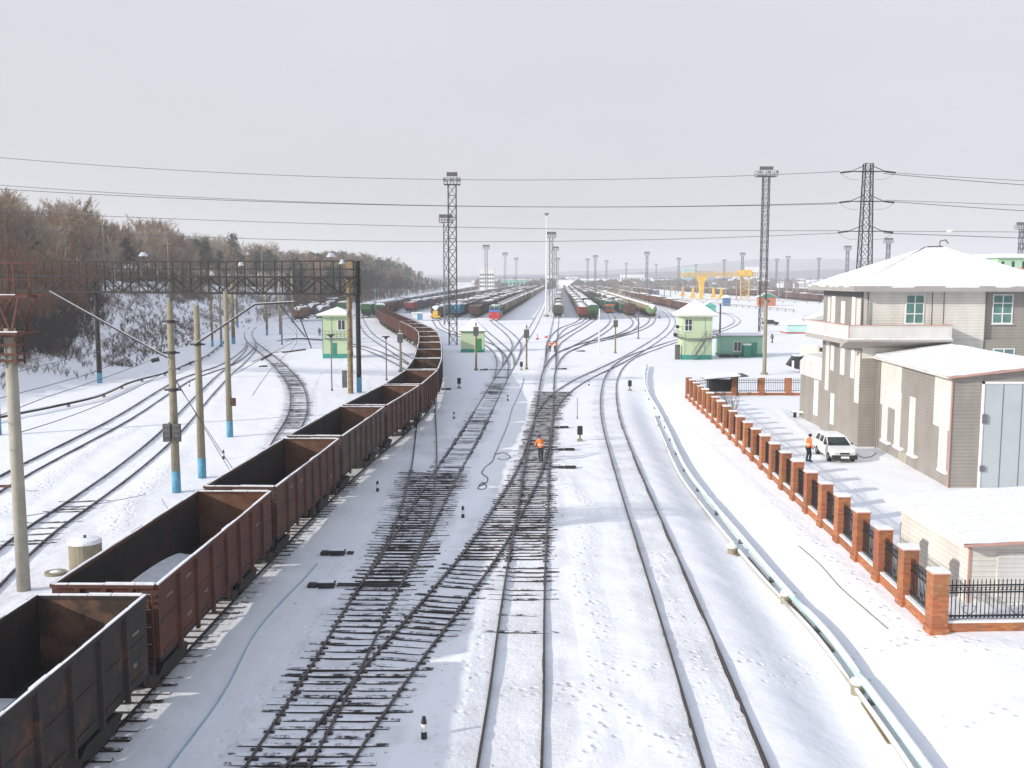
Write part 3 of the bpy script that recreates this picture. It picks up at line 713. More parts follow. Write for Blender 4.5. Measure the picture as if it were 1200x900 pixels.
def hopper(col,detail=1,name='hopper_wagon'):
    L=12.5; W=1.5; r=thing(name,'x','wagon'); c=CM[col]
    m=MB(); m.bx(-L/2,L/2,-1.1,1.1,.95,1.2); m.build('underframe',UNDER,r)
    m=MB(); m.prism([(-L/2+.1,2.5),(-L/2+1.6,1.2),(L/2-1.6,1.2),(L/2-.1,2.5),(L/2-.1,3.9),(-L/2+.1,3.9)],'y',-W,W)
    for s in (-1,1):
        for k in range(1,10):
            x=-L/2+L*k/10; m.bx(x-.06,x+.06,s*W,s*(W+.1),2.0,3.88)
        m.bx(s*(L/2-.1),s*(L/2-.02),-.9,-.8,1.2,3.85); m.bx(s*(L/2-.1),s*(L/2-.02),.8,.9,1.2,3.85); m.bx(s*(L/2-.12),s*(L/2),-W,W,2.9,3.05)
    m.build('body',c,r)
    m=MB(); m.prism([(-W+.05,3.902),(W-.05,3.902),(.9,4.2),(-.9,4.2)],'x',-L/2+.15,L/2-.15); m.build('roof',c,r)
    m=MB(); m.prism([(-W+.1,3.95),(W-.1,3.95),(.9,4.32),(-.9,4.32)],'x',-L/2+.18,L/2-.18); m.build('roof_snow',SNOW,r)
    add_running(r,L,detail); return r
def loco(lower,upper,front,name='locomotive',L=16,stripe=None):
    r=thing(name,'x','locomotive'); W=1.5
    m=MB(); m.bx(-L/2,L/2,-W,W,.8,1.25); m.bx(-L/2-.12,-L/2,-W,W,.45,1.3); m.bx(L/2,L/2+.12,-W,W,.45,1.3); m.build('frame',front,r)
    # front at -x : sloped nose
    m=MB(); m.prism([(-L/2+.05,1.25),(-L/2-.1,2.3),(-L/2+.55,3.7),(-L/2+1.0,4.1),(L/2-1,4.1),(L/2-.3,3.7),(L/2,1.25)],'y',-W+.04,W-.04); m.build('body',upper,r)
    m=MB(); m.prism([(-L/2+.04,1.26),(-L/2-.11,2.3),(-L/2-.06,2.4),(-L/2+.12,2.4),(-L/2+.2,1.26)],'y',-W+.02,W-.02); m.build('nose_panel',lower,r)
    if stripe:
        m=MB(); m.prism([(-L/2-.125,2.42),(-L/2-.085,2.42),(-L/2+.17,2.9),(-L/2+.12,2.9)],'y',-W+.03,W-.03); m.build('nose_stripe',stripe,r)
    for s in (-1,1):
        m=MB(); y0,y1=sorted((s*.12,s*1.2)); m.prism([(-L/2+.10,2.95),(-L/2+.15,2.95),(-L/2+.45,3.6),(-L/2+.40,3.6)],'y',y0,y1); m.build('windscreen',GLASS,r)
        m=MB(); m.cyl((-L/2-.16,s*.95,1.75),(-L/2-.02,s*.95,1.75),.16,.16,10); m.build('headlight',CHROME,r)
    m=MB(); m.cyl((-L/2+.45,0,3.82),(-L/2+.7,0,3.86),.2,.2,10); m.build('headlight',CHROME,r)
    m=MB(); m.bx(-L/2+1.2,L/2-1.2,-1.0,1.0,4.1,4.22); m.build('roof_snow',SNOW,r)
    m=MB(); m.bx(-1,3,-.5,.5,4.22,4.42); m.build('exhaust_cover',CM['dark'],r)
    m=MB()
    for s in (-1,1):
        for k in range(7): m.bx(-L/2+3.5+k*1.5,-L/2+4.5+k*1.5,s*(W-.04),s*(W-.01),2.4,3.3)
    m.build('side_grilles',CM['dark'],r)
    add_running(r,L,1); return r
PROTO={}
def wagon(spec,detail):
    key=(spec,detail)
    if key in PROTO: 
        return copy_tree(PROTO[key])
    kind,col=spec.split(':')[:2]; ex=spec.split(':')[2:] 
    if kind=='gon': o=gondola(col,detail,ex[0] if ex else None)
    elif kind=='tank': o=tank(col,detail,endcol=YEL if ex else None)
    elif kind=='box': o=boxcar(col,detail,snow='nosnow' not in ex,slats='slats' in ex)
    elif kind=='hop': o=hopper(col,detail)
    elif kind=='loco':
        if col=='redblue': o=loco(RED,mat('loco_green',(.10,.20,.14),.6,0,.2,1),RED,stripe=mat('loco_blue',(.05,.18,.55),.5,0,.1,1))
        else: o=loco(mat('loco_dark_green',(.03,.12,.07),.6,0,.2,1),mat('loco_dark_green',(.03,.12,.07)),mat('loco_orange',(.6,.13,.03),.6,0,.2,1),stripe=mat('loco_orange',(.6,.2,.03)))
    o['proto']=1
    PROTO[key]=o; return o
LEN={'gon':13.3,'tank':12.6,'box':14.0,'hop':13.3,'loco':17.2}
DESC={'gon':'open wagon','tank':'tank wagon','box':'box wagon','hop':'hopper wagon','loco':'locomotive'}
CN={'black':'sooty black-brown','redbrown':'red-brown','brown':'rust brown','greybrown':'grey-brown','orangebrown':'orange-brown','darkgreen':'dark green','green':'bright green','olive':'olive green','palegreen':'pale green','red':'red','blue':'blue','lightblue':'light blue','darkblue':'dark blue','cream':'cream','grey':'grey','dark':'sooty','rusttank':'rust orange','white':'dirty white','redblue':'red and blue','greenorange':'green and orange'}
# --- the long rust-brown train
S=arclen(TPATH)
# locate arclength of the near end of the second wagon
_ref=TP[2]; s_ref=min(range(len(TPATH)),key=lambda i:(TPATH[i]-_ref).length); s0=S[s_ref]
seq=['gon:black:patch','gon:redbrown:patch','gon:brown','gon:greybrown','gon:brown','gon:redbrown','gon:black']+['gon:redbrown','gon:brown','gon:redbrown']*8
pitch=13.0
tl=['nearest open wagon at the bottom left corner, sooty black-brown with a snow rim','red-brown open wagon with drifted snow inside, second in the long curving train']
k=0; s=s0-pitch
while s+12<S[-1] and k<27:
    a=along(TPATH,S,s+1.6); b=along(TPATH,S,s+10.6); c=(a+b)/2; d=b-a
    det=2 if k<6 else (1 if k<14 else 0)
    o=wagon(seq[k],det); fl=(k*7%3==1) and k>3
    o.location=(c.x,c.y,.09); o.rotation_euler=(0,0,math.atan2(d.y,d.x))
    col=seq[k].split(':')[1]
    o['label']=tl[k] if k<2 else f"{CN[col]} empty open wagon, {ORD[k]} from the camera in the long curving train"
    o['group']='open wagons of the long curving train'; s+=pitch; k+=1
# --- yard rows
NW=[0]
def row(name,p0,p1,types,phrase,n,track=True,detail=1,fardist=430,scale=1.0):
    A=Vector(at(*p0)); B=Vector(at(*p1)); d=(B-A).normalized(); rz=math.atan2(d.y,d.x); s=0
    total=(B-A).length
    for i in range(n):
        t=types[i] if i<len(types) else types[-(1+(i*5+3)%max(1,min(4,len(types)-1)))]
        kind,col=t.split(':')[:2]; L=LEN[kind]
        if s+L>total: break
        p=A+d*(s+L/2); det=detail if p.length<fardist else 0
        o=wagon(t,det); o.location=(p.x,p.y,.09); o.rotation_euler=(0,0,rz)
        o['label']=f"{CN[col]} {DESC[kind]}, {ORD[i]} in {phrase}"; o['group']=phrase; s+=L; NW[0]+=1
    if track:
        P=[Vector((A.x,A.y,.16))+Vector((d.x,d.y,0))*q for q in np.linspace(-2,total+50,20)]
        global _k
        TROOT[name]=make_track(name,P,f"straight yard track under {phrase}",zo=.0035*(_k%7)-.08,near=False); _k+=1
    return A+d*s,d,total-s
TAILS=[]
def yr(*a,**k): TAILS.append((a[0],row(*a,**k)))
cy=['tank:cream']*6+['tank:grey','tank:cream','tank:cream']
yr('R0',(579,375),(641,336.5),['loco:redblue','tank:dark','tank:cream','tank:cream','tank:grey','tank:cream','tank:cream','tank:cream','tank:cream','tank:grey','tank:cream','tank:rusttank','tank:cream','gon:darkgreen'],'the red and blue locomotive row',20)
yr('Rm1',(555.5,372),(632,336.5),['gon:brown','box:darkblue:nosnow','box:brown:nosnow','box:greybrown','gon:brown','tank:dark','gon:brown','box:brown','gon:greybrown'],'the slatted brown wagon row',19)
yr('Rm2',(533,371.5),(628,336.2),['box:lightblue','gon:dark:full','gon:brown','gon:black','gon:greybrown','hop:grey','gon:brown','box:brown'],'the light blue box wagon row',19)
yr('Rm3',(510,375),(622,336),['tank:dark:p','tank:grey','tank:dark','tank:grey','gon:brown','hop:white','gon:greybrown','tank:dark'],'the yellow-ended tanker row',20)
yr('Rm4',(478,366),(612,336),['gon:red:full','box:darkblue','gon:dark:full','box:darkblue','gon:redbrown:full','box:brown','gon:greybrown:full','box:darkblue'],'the dark blue wagon row',18)
yr('Rm5',(445,374),(452,363),['hop:green'],'the siding behind the gantry mast',1,track=False)
yr('Rm6',(428,372),(560,338.5),['hop:green','tank:dark','hop:white','hop:white','hop:white','tank:grey','tank:dark','hop:grey','box:lightblue','box:green','hop:white','gon:greybrown:full'],'the forest edge row',22)
yr('R1',(654,372),(655.6,337),['gon:olive','gon:greybrown:full','gon:greybrown:full','gon:olive','gon:brown','gon:greybrown:full','gon:grey','hop:green','gon:brown'],'the row right of the white mast',18)
yr('R2',(684,373.5),(661,337),['gon:red:full','gon:grey:full','gon:greybrown:full','gon:grey:full','box:brown','gon:greybrown','hop:green','gon:brown'],'the red open wagon row',18)
yr('R3',(695.5,374),(667,337),['hop:green','box:blue','box:blue','hop:white','box:brown','gon:redbrown','gon:darkgreen','hop:grey'],'the snow-roofed green hopper row',18)
yr('R4',(714.5,366.5),(671,336.7),['loco:greenorange','hop:olive','gon:darkgreen','gon:darkgreen','gon:darkgreen','gon:olive','gon:darkgreen','gon:darkgreen'],'the green and orange locomotive row',18)
yr('R5',(740,371.5),(675,336.5),['box:brown:nosnow','gon:darkgreen','gon:green','gon:darkgreen','hop:white','gon:brown','gon:darkgreen','hop:grey'],'the brown box wagon row',18)
yr('R6',(764.5,372.5),(680,336.3),['tank:palegreen']+['tank:cream']*3+['tank:palegreen','tank:cream','tank:grey','tank:cream','tank:cream'],'the pale green tanker row',20)
yr('R7',(814,368),(690,336.2),['gon:brown:full','gon:redbrown:full','gon:greybrown:full','gon:brown:full','box:orangebrown','gon:brown:full','gon:redbrown','box:brown'],'the row behind the signal tower',16)
yr('R8',(770,347),(716,336.6),['box:blue','gon:redbrown','gon:brown','gon:redbrown','box:brown'],'the blue box wagon row',12,track=False)
yr('R9',(872,347),(742,336.5),['gon:redbrown','gon:brown','gon:brown','gon:redbrown','box:brown'],'the row beyond the yellow crane',16,track=False)
yr('R10',(962,354),(800,338),['gon:redbrown','gon:redbrown','box:brown','gon:redbrown','gon:brown','box:redbrown'],'the row beside the brick hut',16,track=False)
yr('R11',(990,346),(820,337),['gon:brown','gon:redbrown','gon:brown','gon:darkgreen','gon:redbrown'],'the farthest right-hand row',14,track=False)
# left tankers under the gantry
def place(t,px,py,px2,py2,label,det=1):
    A=Vector(at(px,py)); B=Vector(at(px2,py2)); d=(B-A).normalized(); kind=t.split(':')[0]; p=A+d*LEN[kind]/2
    o=wagon(t,det); o.location=(p.x,p.y,.16); o.rotation_euler=(0,0,math.atan2(d.y,d.x)); o['label']=label; o['group']='tank wagons below the hillside'; return o
lf=[('tank:rusttank',348,376.5,'rust orange ended tank wagon nearest the hillside below the gantry'),('tank:grey',374,375,'tank wagon with a snow-ringed end left of the signal cabin'),]
for t,x,y,l in lf: place(t,x,y,x+34,y-7,l)
place('tank:dark',364,371,400,363,'sooty tank wagon behind the rust orange ended one'); place('tank:dark',384,366.5,420,358.5,'sooty tank wagon directly above the signal cabin roof')
place('hop:darkgreen',386,363,424,355.5,'dark green hopper wagon between the signal cabin roof and gantry mast'); place('box:green',400,368,440,359,'green box wagon half hidden by the gantry mast')
place('hop:green',404,358.5,440,351.5,'green hopper wagon farther back beyond the gantry mast')
# the far ends of the rows: one mass too small to count
def far_wagons():
    m=MB(); cols=['brown','greybrown','redbrown','darkgreen','cream','grey']; mats=[CM[c] for c in cols]+[SNOW]; rn=random.Random(11)
    for nm,(P,d,rest) in TAILS:
        if nm=='Rm5': continue
        s=2
        while s<min(rest,700)-14:
            p=P+d*(s+6.5); rz=math.atan2(d.y,d.x)
            m.cur=rn.randrange(len(cols)); m.box(p.x,p.y,2.4,12.2,2.9,2.3,rz); m.box(p.x,p.y,.8,8,2.0,.9,rz)
            m.cur=6
            if rn.random()<.45: m.box(p.x,p.y,3.62,12.0,2.7,.12,rz)
            s+=13.8
    o=m.build('far_wagons',mats); tag(o,'mass of tiny hazy wagons filling the far end of the yard','wagons',kind='stuff')
far_wagons()
print('yard wagons',NW[0])
# ---------------------------------------------------------------- lattice helpers
def lattice(mb,z0,z1,w0,w1,leg,br,ph):
    n=max(2,int((z1-z0)/ph)); C=lambda t:[(sx*(w0+(w1-w0)*t)/2,sy*(w0+(w1-w0)*t)/2,z0+(z1-z0)*t) for sx,sy in((-1,-1),(1,-1),(1,1),(-1,1))]
    a=C(0);b=C(1)
    for i in range(4): mb.beam(a[i],b[i],leg)
    for k in range(n):
        p=C(k/n);q=C((k+1)/n)
        for i in range(4):
            j=(i+1)%4; mb.beam(p[i],q[j],br); mb.beam(q[i],p[j],br) if ph>1.0 else None; mb.beam(q[i],q[j],br)
def flood_mast(h,w=1.4,det=1,plat=2.8):
    r=thing('floodlight_mast','x','light mast'); m=MB(); f=1.0 if det else 1.5
    lattice(m,0,h-2,w,w,.14*f,.07*f,1.9 if det else 3.2); m.build('shaft',GSTEEL if not det else STEEL,r)
    m=MB(); P=plat/2; m.bx(-P,P,-P*.7,P*.7,h-2.05,h-1.95); m.build('platform',STEEL,r)
    m=MB(); 
    for z in (h-1.4,h-.85): 
        for s in (-1,1): m.beam((-P,s*P*.7,z),(P,s*P*.7,z),.06*f); m.beam((s*P,-P*.7,z),(s*P,P*.7,z),.06*f)
    for i in range(6):
        x=-P+plat*i/5
        for s in (-1,1): m.beam((x,s*P*.7,h-2),(x,s*P*.7,h-.85),.05*f)
    m.build('railing',STEEL,r)
    if det:
        for i in range(5):
            m=MB(); x=-P*.85+P*1.7*i/4; m.cyl((x,-P*.8,h-1.15+.2*(i%2)),(x,-P*.8-.4,h-1.3+.2*(i%2)),.16,.28,10); m.build('floodlight',CHROME if i%2 else GSTEEL,r)
        m=MB(); m.bx(-P*.65,P*.65,-.4,.4,h-.5,h+.15); m.beam((-P*.6,0,h-2),(-P*.6,0,h-.5),.06);m.beam((P*.6,0,h-2),(P*.6,0,h-.5),.06); m.build('light_housing',CM['grey'],r)
    else:
        m=MB(); m.bx(-P,P,-.3,.3,h-.7,h); m.build('lamp_bank',CM['grey'],r)
    return r
def put(o,px,py,label,rz=0,group=None,cat=None):
    g=G(px,py); o.location=g; o.rotation_euler=(0,0,rz); o['label']=label
    if group: o['group']=group
    if cat: o['category']=cat
    return g
g=G(531,404); o=flood_mast(ztop(531,203,g[1])-g[2],1.42,1,2.9); put(o,531,404,'tall dark lattice mast with lamp cage, left of centre beside the small green hut')
g=G(893,389); o=flood_mast(ztop(892,196,g[1])-g[2],1.35,1,4.4); put(o,893,389,'tall lattice mast with railed lamp platform right of the pale green signal tower')
for i,s in enumerate((-1,1)):
    m=MB(); m.bx(s*1.9-.7,s*1.9+.7,-.5,.5,0,.9); 
far=[(523.5,253,'thin mast directly behind the tall lattice mast left of centre'),(570,288,'first floodlight mast right of the tall left lattice mast'),(592,297,'hazy mast above the red and blue locomotive'),(605,303,'small hazy mast second right of the white office block'),
(645.5,273,'lattice floodlight mast immediately right of the white pole mast'),(650.5,290,'second lattice mast close to the right of the white pole mast'),(653.5,303,'third and farthest mast in the line beside the white pole'),(688,304,'small hazy mast left of the pair above the yard centre'),(697,300,'hazy mast above the green and orange locomotive row'),(710,306,'faint mast between yard centre and the mast above the box wagons'),
(733,309,'tiny faint mast above the brown box wagon'),(757,296,'clear dark mast midway between the white pole and the yellow crane'),(768,310,'faint tiny mast just right of the clear mid-yard mast'),(794,303,'mast just left of the yellow crane'),(814,310,'slim mast in front of the yellow crane beam'),(847,305,'hazy mast above the crane beam middle'),(868,297,'dark mast rising behind the right crane leg'),
(908,304,'hazy mast right of the tall right lattice mast'),(921,301,'second hazy mast right of the tall right lattice mast'),(957,303,'hazy mast above the far-left roof corner of the station building'),(990,289,'mast just left of the big power pylon'),(1037,280,'mast seen right behind the big power pylon'),(1191.5,262,'large mast above the green-walled building at the right edge')]
FM=flood_mast(28,1.2,0,3.4); first=True
for x,y,l in far:
    D=(28-12.16)*FPX/(325.5-y); X=(x-600)/FPX*D
    o=FM if first else copy_tree(FM); first=False
    o.location=(X,D,h1(X,D)); o['label']=l; o['group']='floodlight masts across the yard'
# white pole mast
g=G(640,371); m=MB(); hh=ztop(640,251,g[1]); r=thing('pole_mast','slim white tubular pole mast with a small head frame in the yard centre','light mast',g)
m.cyl((0,0,0),(0,0,hh),.30,.10,10); m.build('pole',WHITE,r); m=MB(); m.cyl((0,0,hh),(0,0,hh+.3),.75,.75,12); m.cyl((0,0,hh-.5),(0,0,hh),.15,.5,8); m.build('head_frame',GSTEEL,r)
m=MB(); m.lathe(0,0,[(.9,-.2),(.9,.5),(.4,.6)],8); m.build('base',CONC,r)
# ---------------------------------------------------------------- power pylon and wires
PY=150.0
def pylon():
    X=(1010-600)/FPX*PY; r=thing('power_pylon','big black lattice electricity pylon behind the station building','pylon',(X,PY,0)); 
    zt=ztop(1010,194,PY); m=MB(); lattice(m,0,13,2.8,1.75,.20,.09,2.4); lattice(m,13,zt+.3,1.75,1.1,.14,.055,1.9)
    m.build('tower',BLACK,r)
    arms=[]
    for py in (201,236,271):
        z=ztop(1010,py,PY); m=MB()
        for s in (-1,1):
            for q in (-.5,.5): m.beam((0,q,z),(s*2.6,0,z),.12); 
            m.beam((s*.5,0,z+.9),(s*2.6,0,z),.1)
        m.build('crossarm',BLACK,r); arms.append(z)
    for z in arms:
        for s in (-1,1):
            m=MB(); a=(s*2.6,0,z); b=(s*4.2,-.0,z-.18)
            for k in range(9):
                t=k/9; p=(a[0]+(b[0]-a[0])*t,0,a[2]+(b[2]-a[2])*t); p2=(a[0]+(b[0]-a[0])*(t+.05),0,a[2]+(b[2]-a[2])*(t+.05)); m.cyl(p,p2,.15,.15,8)
            m.beam(a,b,.09); m.build('insulator_string',BLACK,r)
            m=MB(); m.tube([(s*4.2,0,z-.2),(s*3.4,0,z-.8),(s*2.4,0,z-1.2),(s*1.2,.2,z-1.2)],.02,4); m.build('jumper_loop',STEEL,r)
pylon()
WIRE=mat('aluminium_wire',(.10,.10,.115),.6,.3,.1,1)
def wire(name,label,P,r,cat='cable',group=None,n=5):
    m=MB(); m.tube(P,r,n); o=m.build(name,WIRE,smooth=True); tag(o,label,cat,group); return o
def skywire(px,Y,label,r=.038,off=0):
    xs=[p[0] for p in px]; pts=[ony(x,y,Y) for x,y in px]; c=np.polyfit([p[0] for p in pts],[p[1] for p in pts],2)
    X0,X1=pts[0][0],pts[-1][0]; P=[(x,Y+off,float(np.polyval(c,x))) for x in np.linspace(X0,X1,50)]; wire('power_line',label,P,r,group='high voltage wires across the sky')
skywire([(-260,159),(0,182),(300,205),(600,212),(870,206),(984,200.5)],PY,'topmost high voltage wire sagging across the sky to the pylon')
skywire([(-260,195),(0,214.5),(300,235),(600,243.5),(880,240),(984,237)],PY,'second highest wire crossing the sky left of the pylon')
skywire([(-260,205),(0,216),(300,236.5),(600,244.5),(880,240.5),(984,237)],PY,'wire hanging just under the second highest one left of the pylon',.045,.9)
skywire([(-260,235),(0,245),(300,260.5),(600,269),(880,269.6),(984,270)],PY,'third wire down crossing the sky left of the pylon')
skywire([(-260,250),(20,263),(345,282),(600,286),(880,277.5),(984,271.5)],PY,'lowest high voltage wire, dipping to the treetops left of the pylon')
skywire([(1038,202),(1120,207),(1200,212),(1400,220)],PY,'upper of the two top wires right of the pylon')
skywire([(1038,203),(1120,209),(1200,216.5),(1400,228)],PY,'lower of the two top wires right of the pylon',.05,.8)
skywire([(1038,234.5),(1120,237.5),(1200,240.5),(1400,247)],PY,'upper of the two middle wires right of the pylon')
skywire([(1038,235),(1120,241),(1200,246.5),(1400,257)],PY,'lower of the two middle wires right of the pylon',.05,.8)
skywire([(1038,271),(1120,271.3),(1200,272),(1400,274)],PY,'upper of the two bottom wires right of the pylon')
skywire([(1038,273),(1120,275.5),(1200,279),(1400,286)],PY,'lower of the two bottom wires right of the pylon',.05,.8)
o=MB(); x,z=ony(1113,271,PY); o.ell((x,PY,z),(.5,.25,.25)); o=o.build('wire_marker',WHITE); tag(o,'small pale marker on the bottom wire right of the pylon','wire marker')
# ---------------------------------------------------------------- concrete masts on the left
def cmast(px,pyb,pyt,label,blue=1.25,r0=.24,r1=.17,mt=None,stubs=True,group='concrete catenary masts'):
    g=G(px,pyb); h=ztop(px,pyt,g[1])-g[2]; r=thing('catenary_mast',label,'mast',g,group=group)
    m=MB(); m.cyl((0,0,blue),(0,0,h),r0,r1,14); m.build('pole',mt or CONC,r,smooth=True)
    m=MB(); m.cyl((0,0,-.2),(0,0,blue),r0+.012,r0+.006,14); m.build('blue_base',BLUE,r,smooth=True)
    return r,g,h
m1,g1,hh1=cmast(207,577,354,'blue-based concrete mast carrying two grey relay boxes and a tube bracket')
m=MB()
for s in (-.28,.28): m.bx(s-.2,s+.2,-.52,-.26,3.0,4.0)
m.build('relay_box',CM['grey'],m1)
m=MB()
for s in (-.28,.28):
    for i in (0,1):
        for j in (0,1,2): m.cyl((s-.09+.18*i,-.535,3.2+.3*j),(s-.09+.18*i,-.52,3.2+.3*j),.045,.045,8)
m.build('cable_gland',BLACK,m1)
def clamp(root,z,r=.26): m=MB(); m.cyl((0,0,z),(0,0,z+.16),r,r,14); m.bx(-r-.2,r+.2,-.05,.05,z+.02,z+.12); m.build('clamp_band',STEEL,root)
clamp(m1,hh1-2.9); clamp(m1,hh1-1.15); clamp(m1,hh1-5.0)
m2,g2,hh2=cmast(237,560,358,'plain concrete mast right of the one with relay boxes, holding the long bent bracket')
clamp(m2,hh2-2.4,.25)
m3,g3,hh3=cmast(269.5,512,341,'concrete mast third from the left with a small box halfway up'); m=MB(); m.bx(.2,.5,-.15,.15,2.4,3.0); m.build('junction_box',CM['redbrown'],m3)
m4,g4,hh4=cmast(28,693,385,'pale concrete mast in the near left foreground under the rusty portal end',blue=.02,r0=.25,r1=.21,mt=CONCL)
# brackets
def bracket(name,label,P,r,mt=STEEL,snow=True):
    root=thing(name,label,'bracket',P[0]); Q=[Vector(p)-Vector(P[0]) for p in P]; m=MB()
    for a,b in zip(Q[:-1],Q[1:]): m.cyl(a,b,r,r,8)
    m.build('tube',mt,root)
    if snow:
        m=MB()
        for a,b in zip(Q[:-1],Q[1:]): m.beam(a+Vector((0,0,r*.9)),b+Vector((0,0,r*.9)),r*1.3,.03)
        m.build('snow_cap',SNOW,root)
    return root
def pt(px,py,Y): x,z=ony(px,py,Y); return (x,Y,z)
Y1=g1[1]
br=bracket('cantilever_bracket','long straight tube bracket sloping up left from the mast with relay boxes',[pt(196,419,Y1-.3),pt(58,342,Y1-.3)],.055)
def insul(parent,a,b,base):
    m=MB(); A=Vector(a)-Vector(base); B=Vector(b)-Vector(base)
    for k in range(5): p=A.lerp(B,k/5); q=A.lerp(B,k/5+.1); m.cyl(p,q,.12,.12,8)
    m.cyl(A,B,.03,.03,6); m.build('insulator',STEEL,parent)
insul(br,pt(186,421,Y1-.3),pt(177,423,Y1-.3),pt(196,419,Y1-.3)); insul(br,pt(101,368,Y1-.3),pt(101,377,Y1-.3),pt(196,419,Y1-.3))
Y2=g2[1]
br=bracket('cantilever_bracket','bent tube bracket reaching right from the plain concrete mast over the curved track',[pt(228,404,Y2-.25),pt(299,356.5,Y2-.25),pt(345,354,Y2-.25)],.06)
b0=Vector(pt(228,404,Y2-.25)); m=MB()
for a,b in (((327,356),(358,395)),((345,355),(365,408))): m.beam(Vector(pt(*a,Y2-.25))-b0,Vector(pt(*b,Y2-.25))-b0,.06)
m.build('strut',STEEL,br)
m=MB(); 
for a,b in (((276,438),(320,413)),((320,413),(359,410))): m.beam(Vector(pt(*a,Y2-.25))-b0,Vector(pt(*b,Y2-.25))-b0,.035)
m.build('registration_arm',STEEL,br)
m=MB(); m.beam(Vector(pt(306,422,Y2-.25))-b0,Vector(pt(319,415,Y2-.25))-b0,.1); m.beam(Vector(pt(331,413,Y2-.25))-b0,Vector(pt(358,409.5,Y2-.25))-b0,.09); m.build('insulator',STEEL,br)
# other masts
OM=[(117,449,330,'brown weathered mast with a blue foot at the hillside, left end of the gantry',BROWNST,.28),(249,406,337,'dark mast with blue foot standing behind the second and third concrete masts',CONCO,.2),(259.5,406.5,330,'pale thin mast with blue foot just left of the third concrete mast',CONC,.2),(273.7,403,332,'broad ochre mast with blue foot just right of the third concrete mast',CONCO,.34),(278.5,385,322,'farther mast behind the broad ochre one',CONCO,.22),(313,393,330,'ochre mast with blue foot left of the pale one in the curve',CONCO,.25),(328.5,392,322,'pale mast with blue foot in the bend of the curved track',CONC,.24),(330.5,404,352,'thin mast with long pale blue foot near the bracket end',CONC,.16),(343,378,318,'ochre mast among the tank wagons left of the signal cabin',CONCO,.3),(383,362,320,'ochre mast above the left signal cabin roof',CONCO,.4),(396,362,330,'second ochre mast behind the signal cabin roof',CONCO,.4)]
for x,yb_,yt,l,mt,r in OM: cmast(x,yb_,yt,l,1.2,r,r*.8,mt)
for i,(x,y0,y1) in enumerate([(199,352,281),(253,352,287),(271,350,290),(308,349,285),(125,372,256),(7,370,270),(71,370,268),(387,352,296),(450,349,315),(485,347,322),(503,346,324),(520,345,327)]):
    g=G(x,y0) if y0>346 else (at(x,y0,2)[0],at(x,y0,2)[1],2); g=list(g)
    if g[1]>700: g[1]=700; g[0]=(x-600)/FPX*700
    g[2]=h1(g[0],g[1]); hh=ztop(x,y1,g[1])-g[2]; r=thing('wooden_pole',f'pale line pole among the hillside trees, {ORD[i]} of those listed from the dark gap'.replace('of those listed from the dark gap','counting by height above the wood'),'pole',g,group='line poles among the hillside trees')
    r['label']=['pale pole rising between bare trees above the gantry centre','pale pole among dark trees right of the gantry centre','short pale pole beside the tall pine stem','pale pole above the right part of the gantry','tall pole beside the dark near pine','pole in the brown thicket at the left edge','pole with crosshead in the brown thicket, right one','pole just left of the gantry mast top','small pale pole at the forest foot right of the gantry','second small pole at the forest foot','third small pole at the forest foot','last small pole at the forest foot before the lattice mast'][i]
    m=MB(); m.cyl((0,0,-1),(0,0,hh),.17,.12,8); m.build('post',CONC,r); m=MB(); m.bx(-.8,.8,-.05,.05,hh-.8,hh-.68); m.build('crossarm',CONC,r)
# slim lamp posts and signal poles in the middle
def lampost(px,yb_,yt,label,mt,w=.09,head='none',box=False):
    g=G(px,yb_); h=ztop(px,yt,g[1])-g[2]; r=thing('lamp_post',label,'post',g); m=MB(); m.cyl((0,0,0),(0,0,h),w,w*.8,8); m.build('post',mt,r)
    if head=='T': m=MB(); m.bx(-.45,.45,-.15,.15,h,h+.12); m.cyl((0,0,h-.25),(0,0,h),.08,.3,8); m.build('lamp_head',STEEL,r)
    if box: m=MB(); m.bx(-.35,.35,-.32,.0,h-1.7,h-.55); m.build('control_box',CM['grey'],r); m=MB(); m.bx(-.37,.37,-.34,.02,h-.55,h-.5); m.build('box_snow',SNOW,r)
    m=MB(); m.cyl((0,0,-.05),(0,0,.25),w*1.8,w*1.8,8); m.build('foot',mt,r); return r
lampost(389,458,393,'thin grey lamp post in front of the left signal cabin',GSTEEL,.07,'T')
lampost(453,446,395,'thin lamp post with flat head left of the curving wagons',GSTEEL,.08,'T')
lampost(469.5,436,386,'tan concrete post with control box beside the curving wagons',CONC,.17,box=True)
lampost(558,434,378,'dark concrete post with control box in front of the small green hut',CONCO,.14,box=True)
lampost(617,433,381,'brown post with control box left of the centre track',CONCO,.13,box=True)
lampost(702,414,362,'thin pale post in front of the snow-roofed green hopper',WHITE,.11)
lampost(721,414,371,'brown post with small box right of the thin pale post',CONCO,.13,box=True)
lampost(748,397,362,'short pale post beside the brown box wagon',GSTEEL,.12)
lampost(843,417,356,'dark slim post between the pale green signal tower and the green shed',STEEL,.15)
lampost(895.5,439,352,'concrete post standing directly in front of the right lattice mast',CONC,.26)
lampost(676.5,491,466,'thin snow-topped marker rod right of the centre switch',GSTEEL,.03)
lampost(943,352,328,'cream post left of the station roof edge',CONC,.22); lampost(960,352,330,'cream post second left of the station building',CONC,.22)
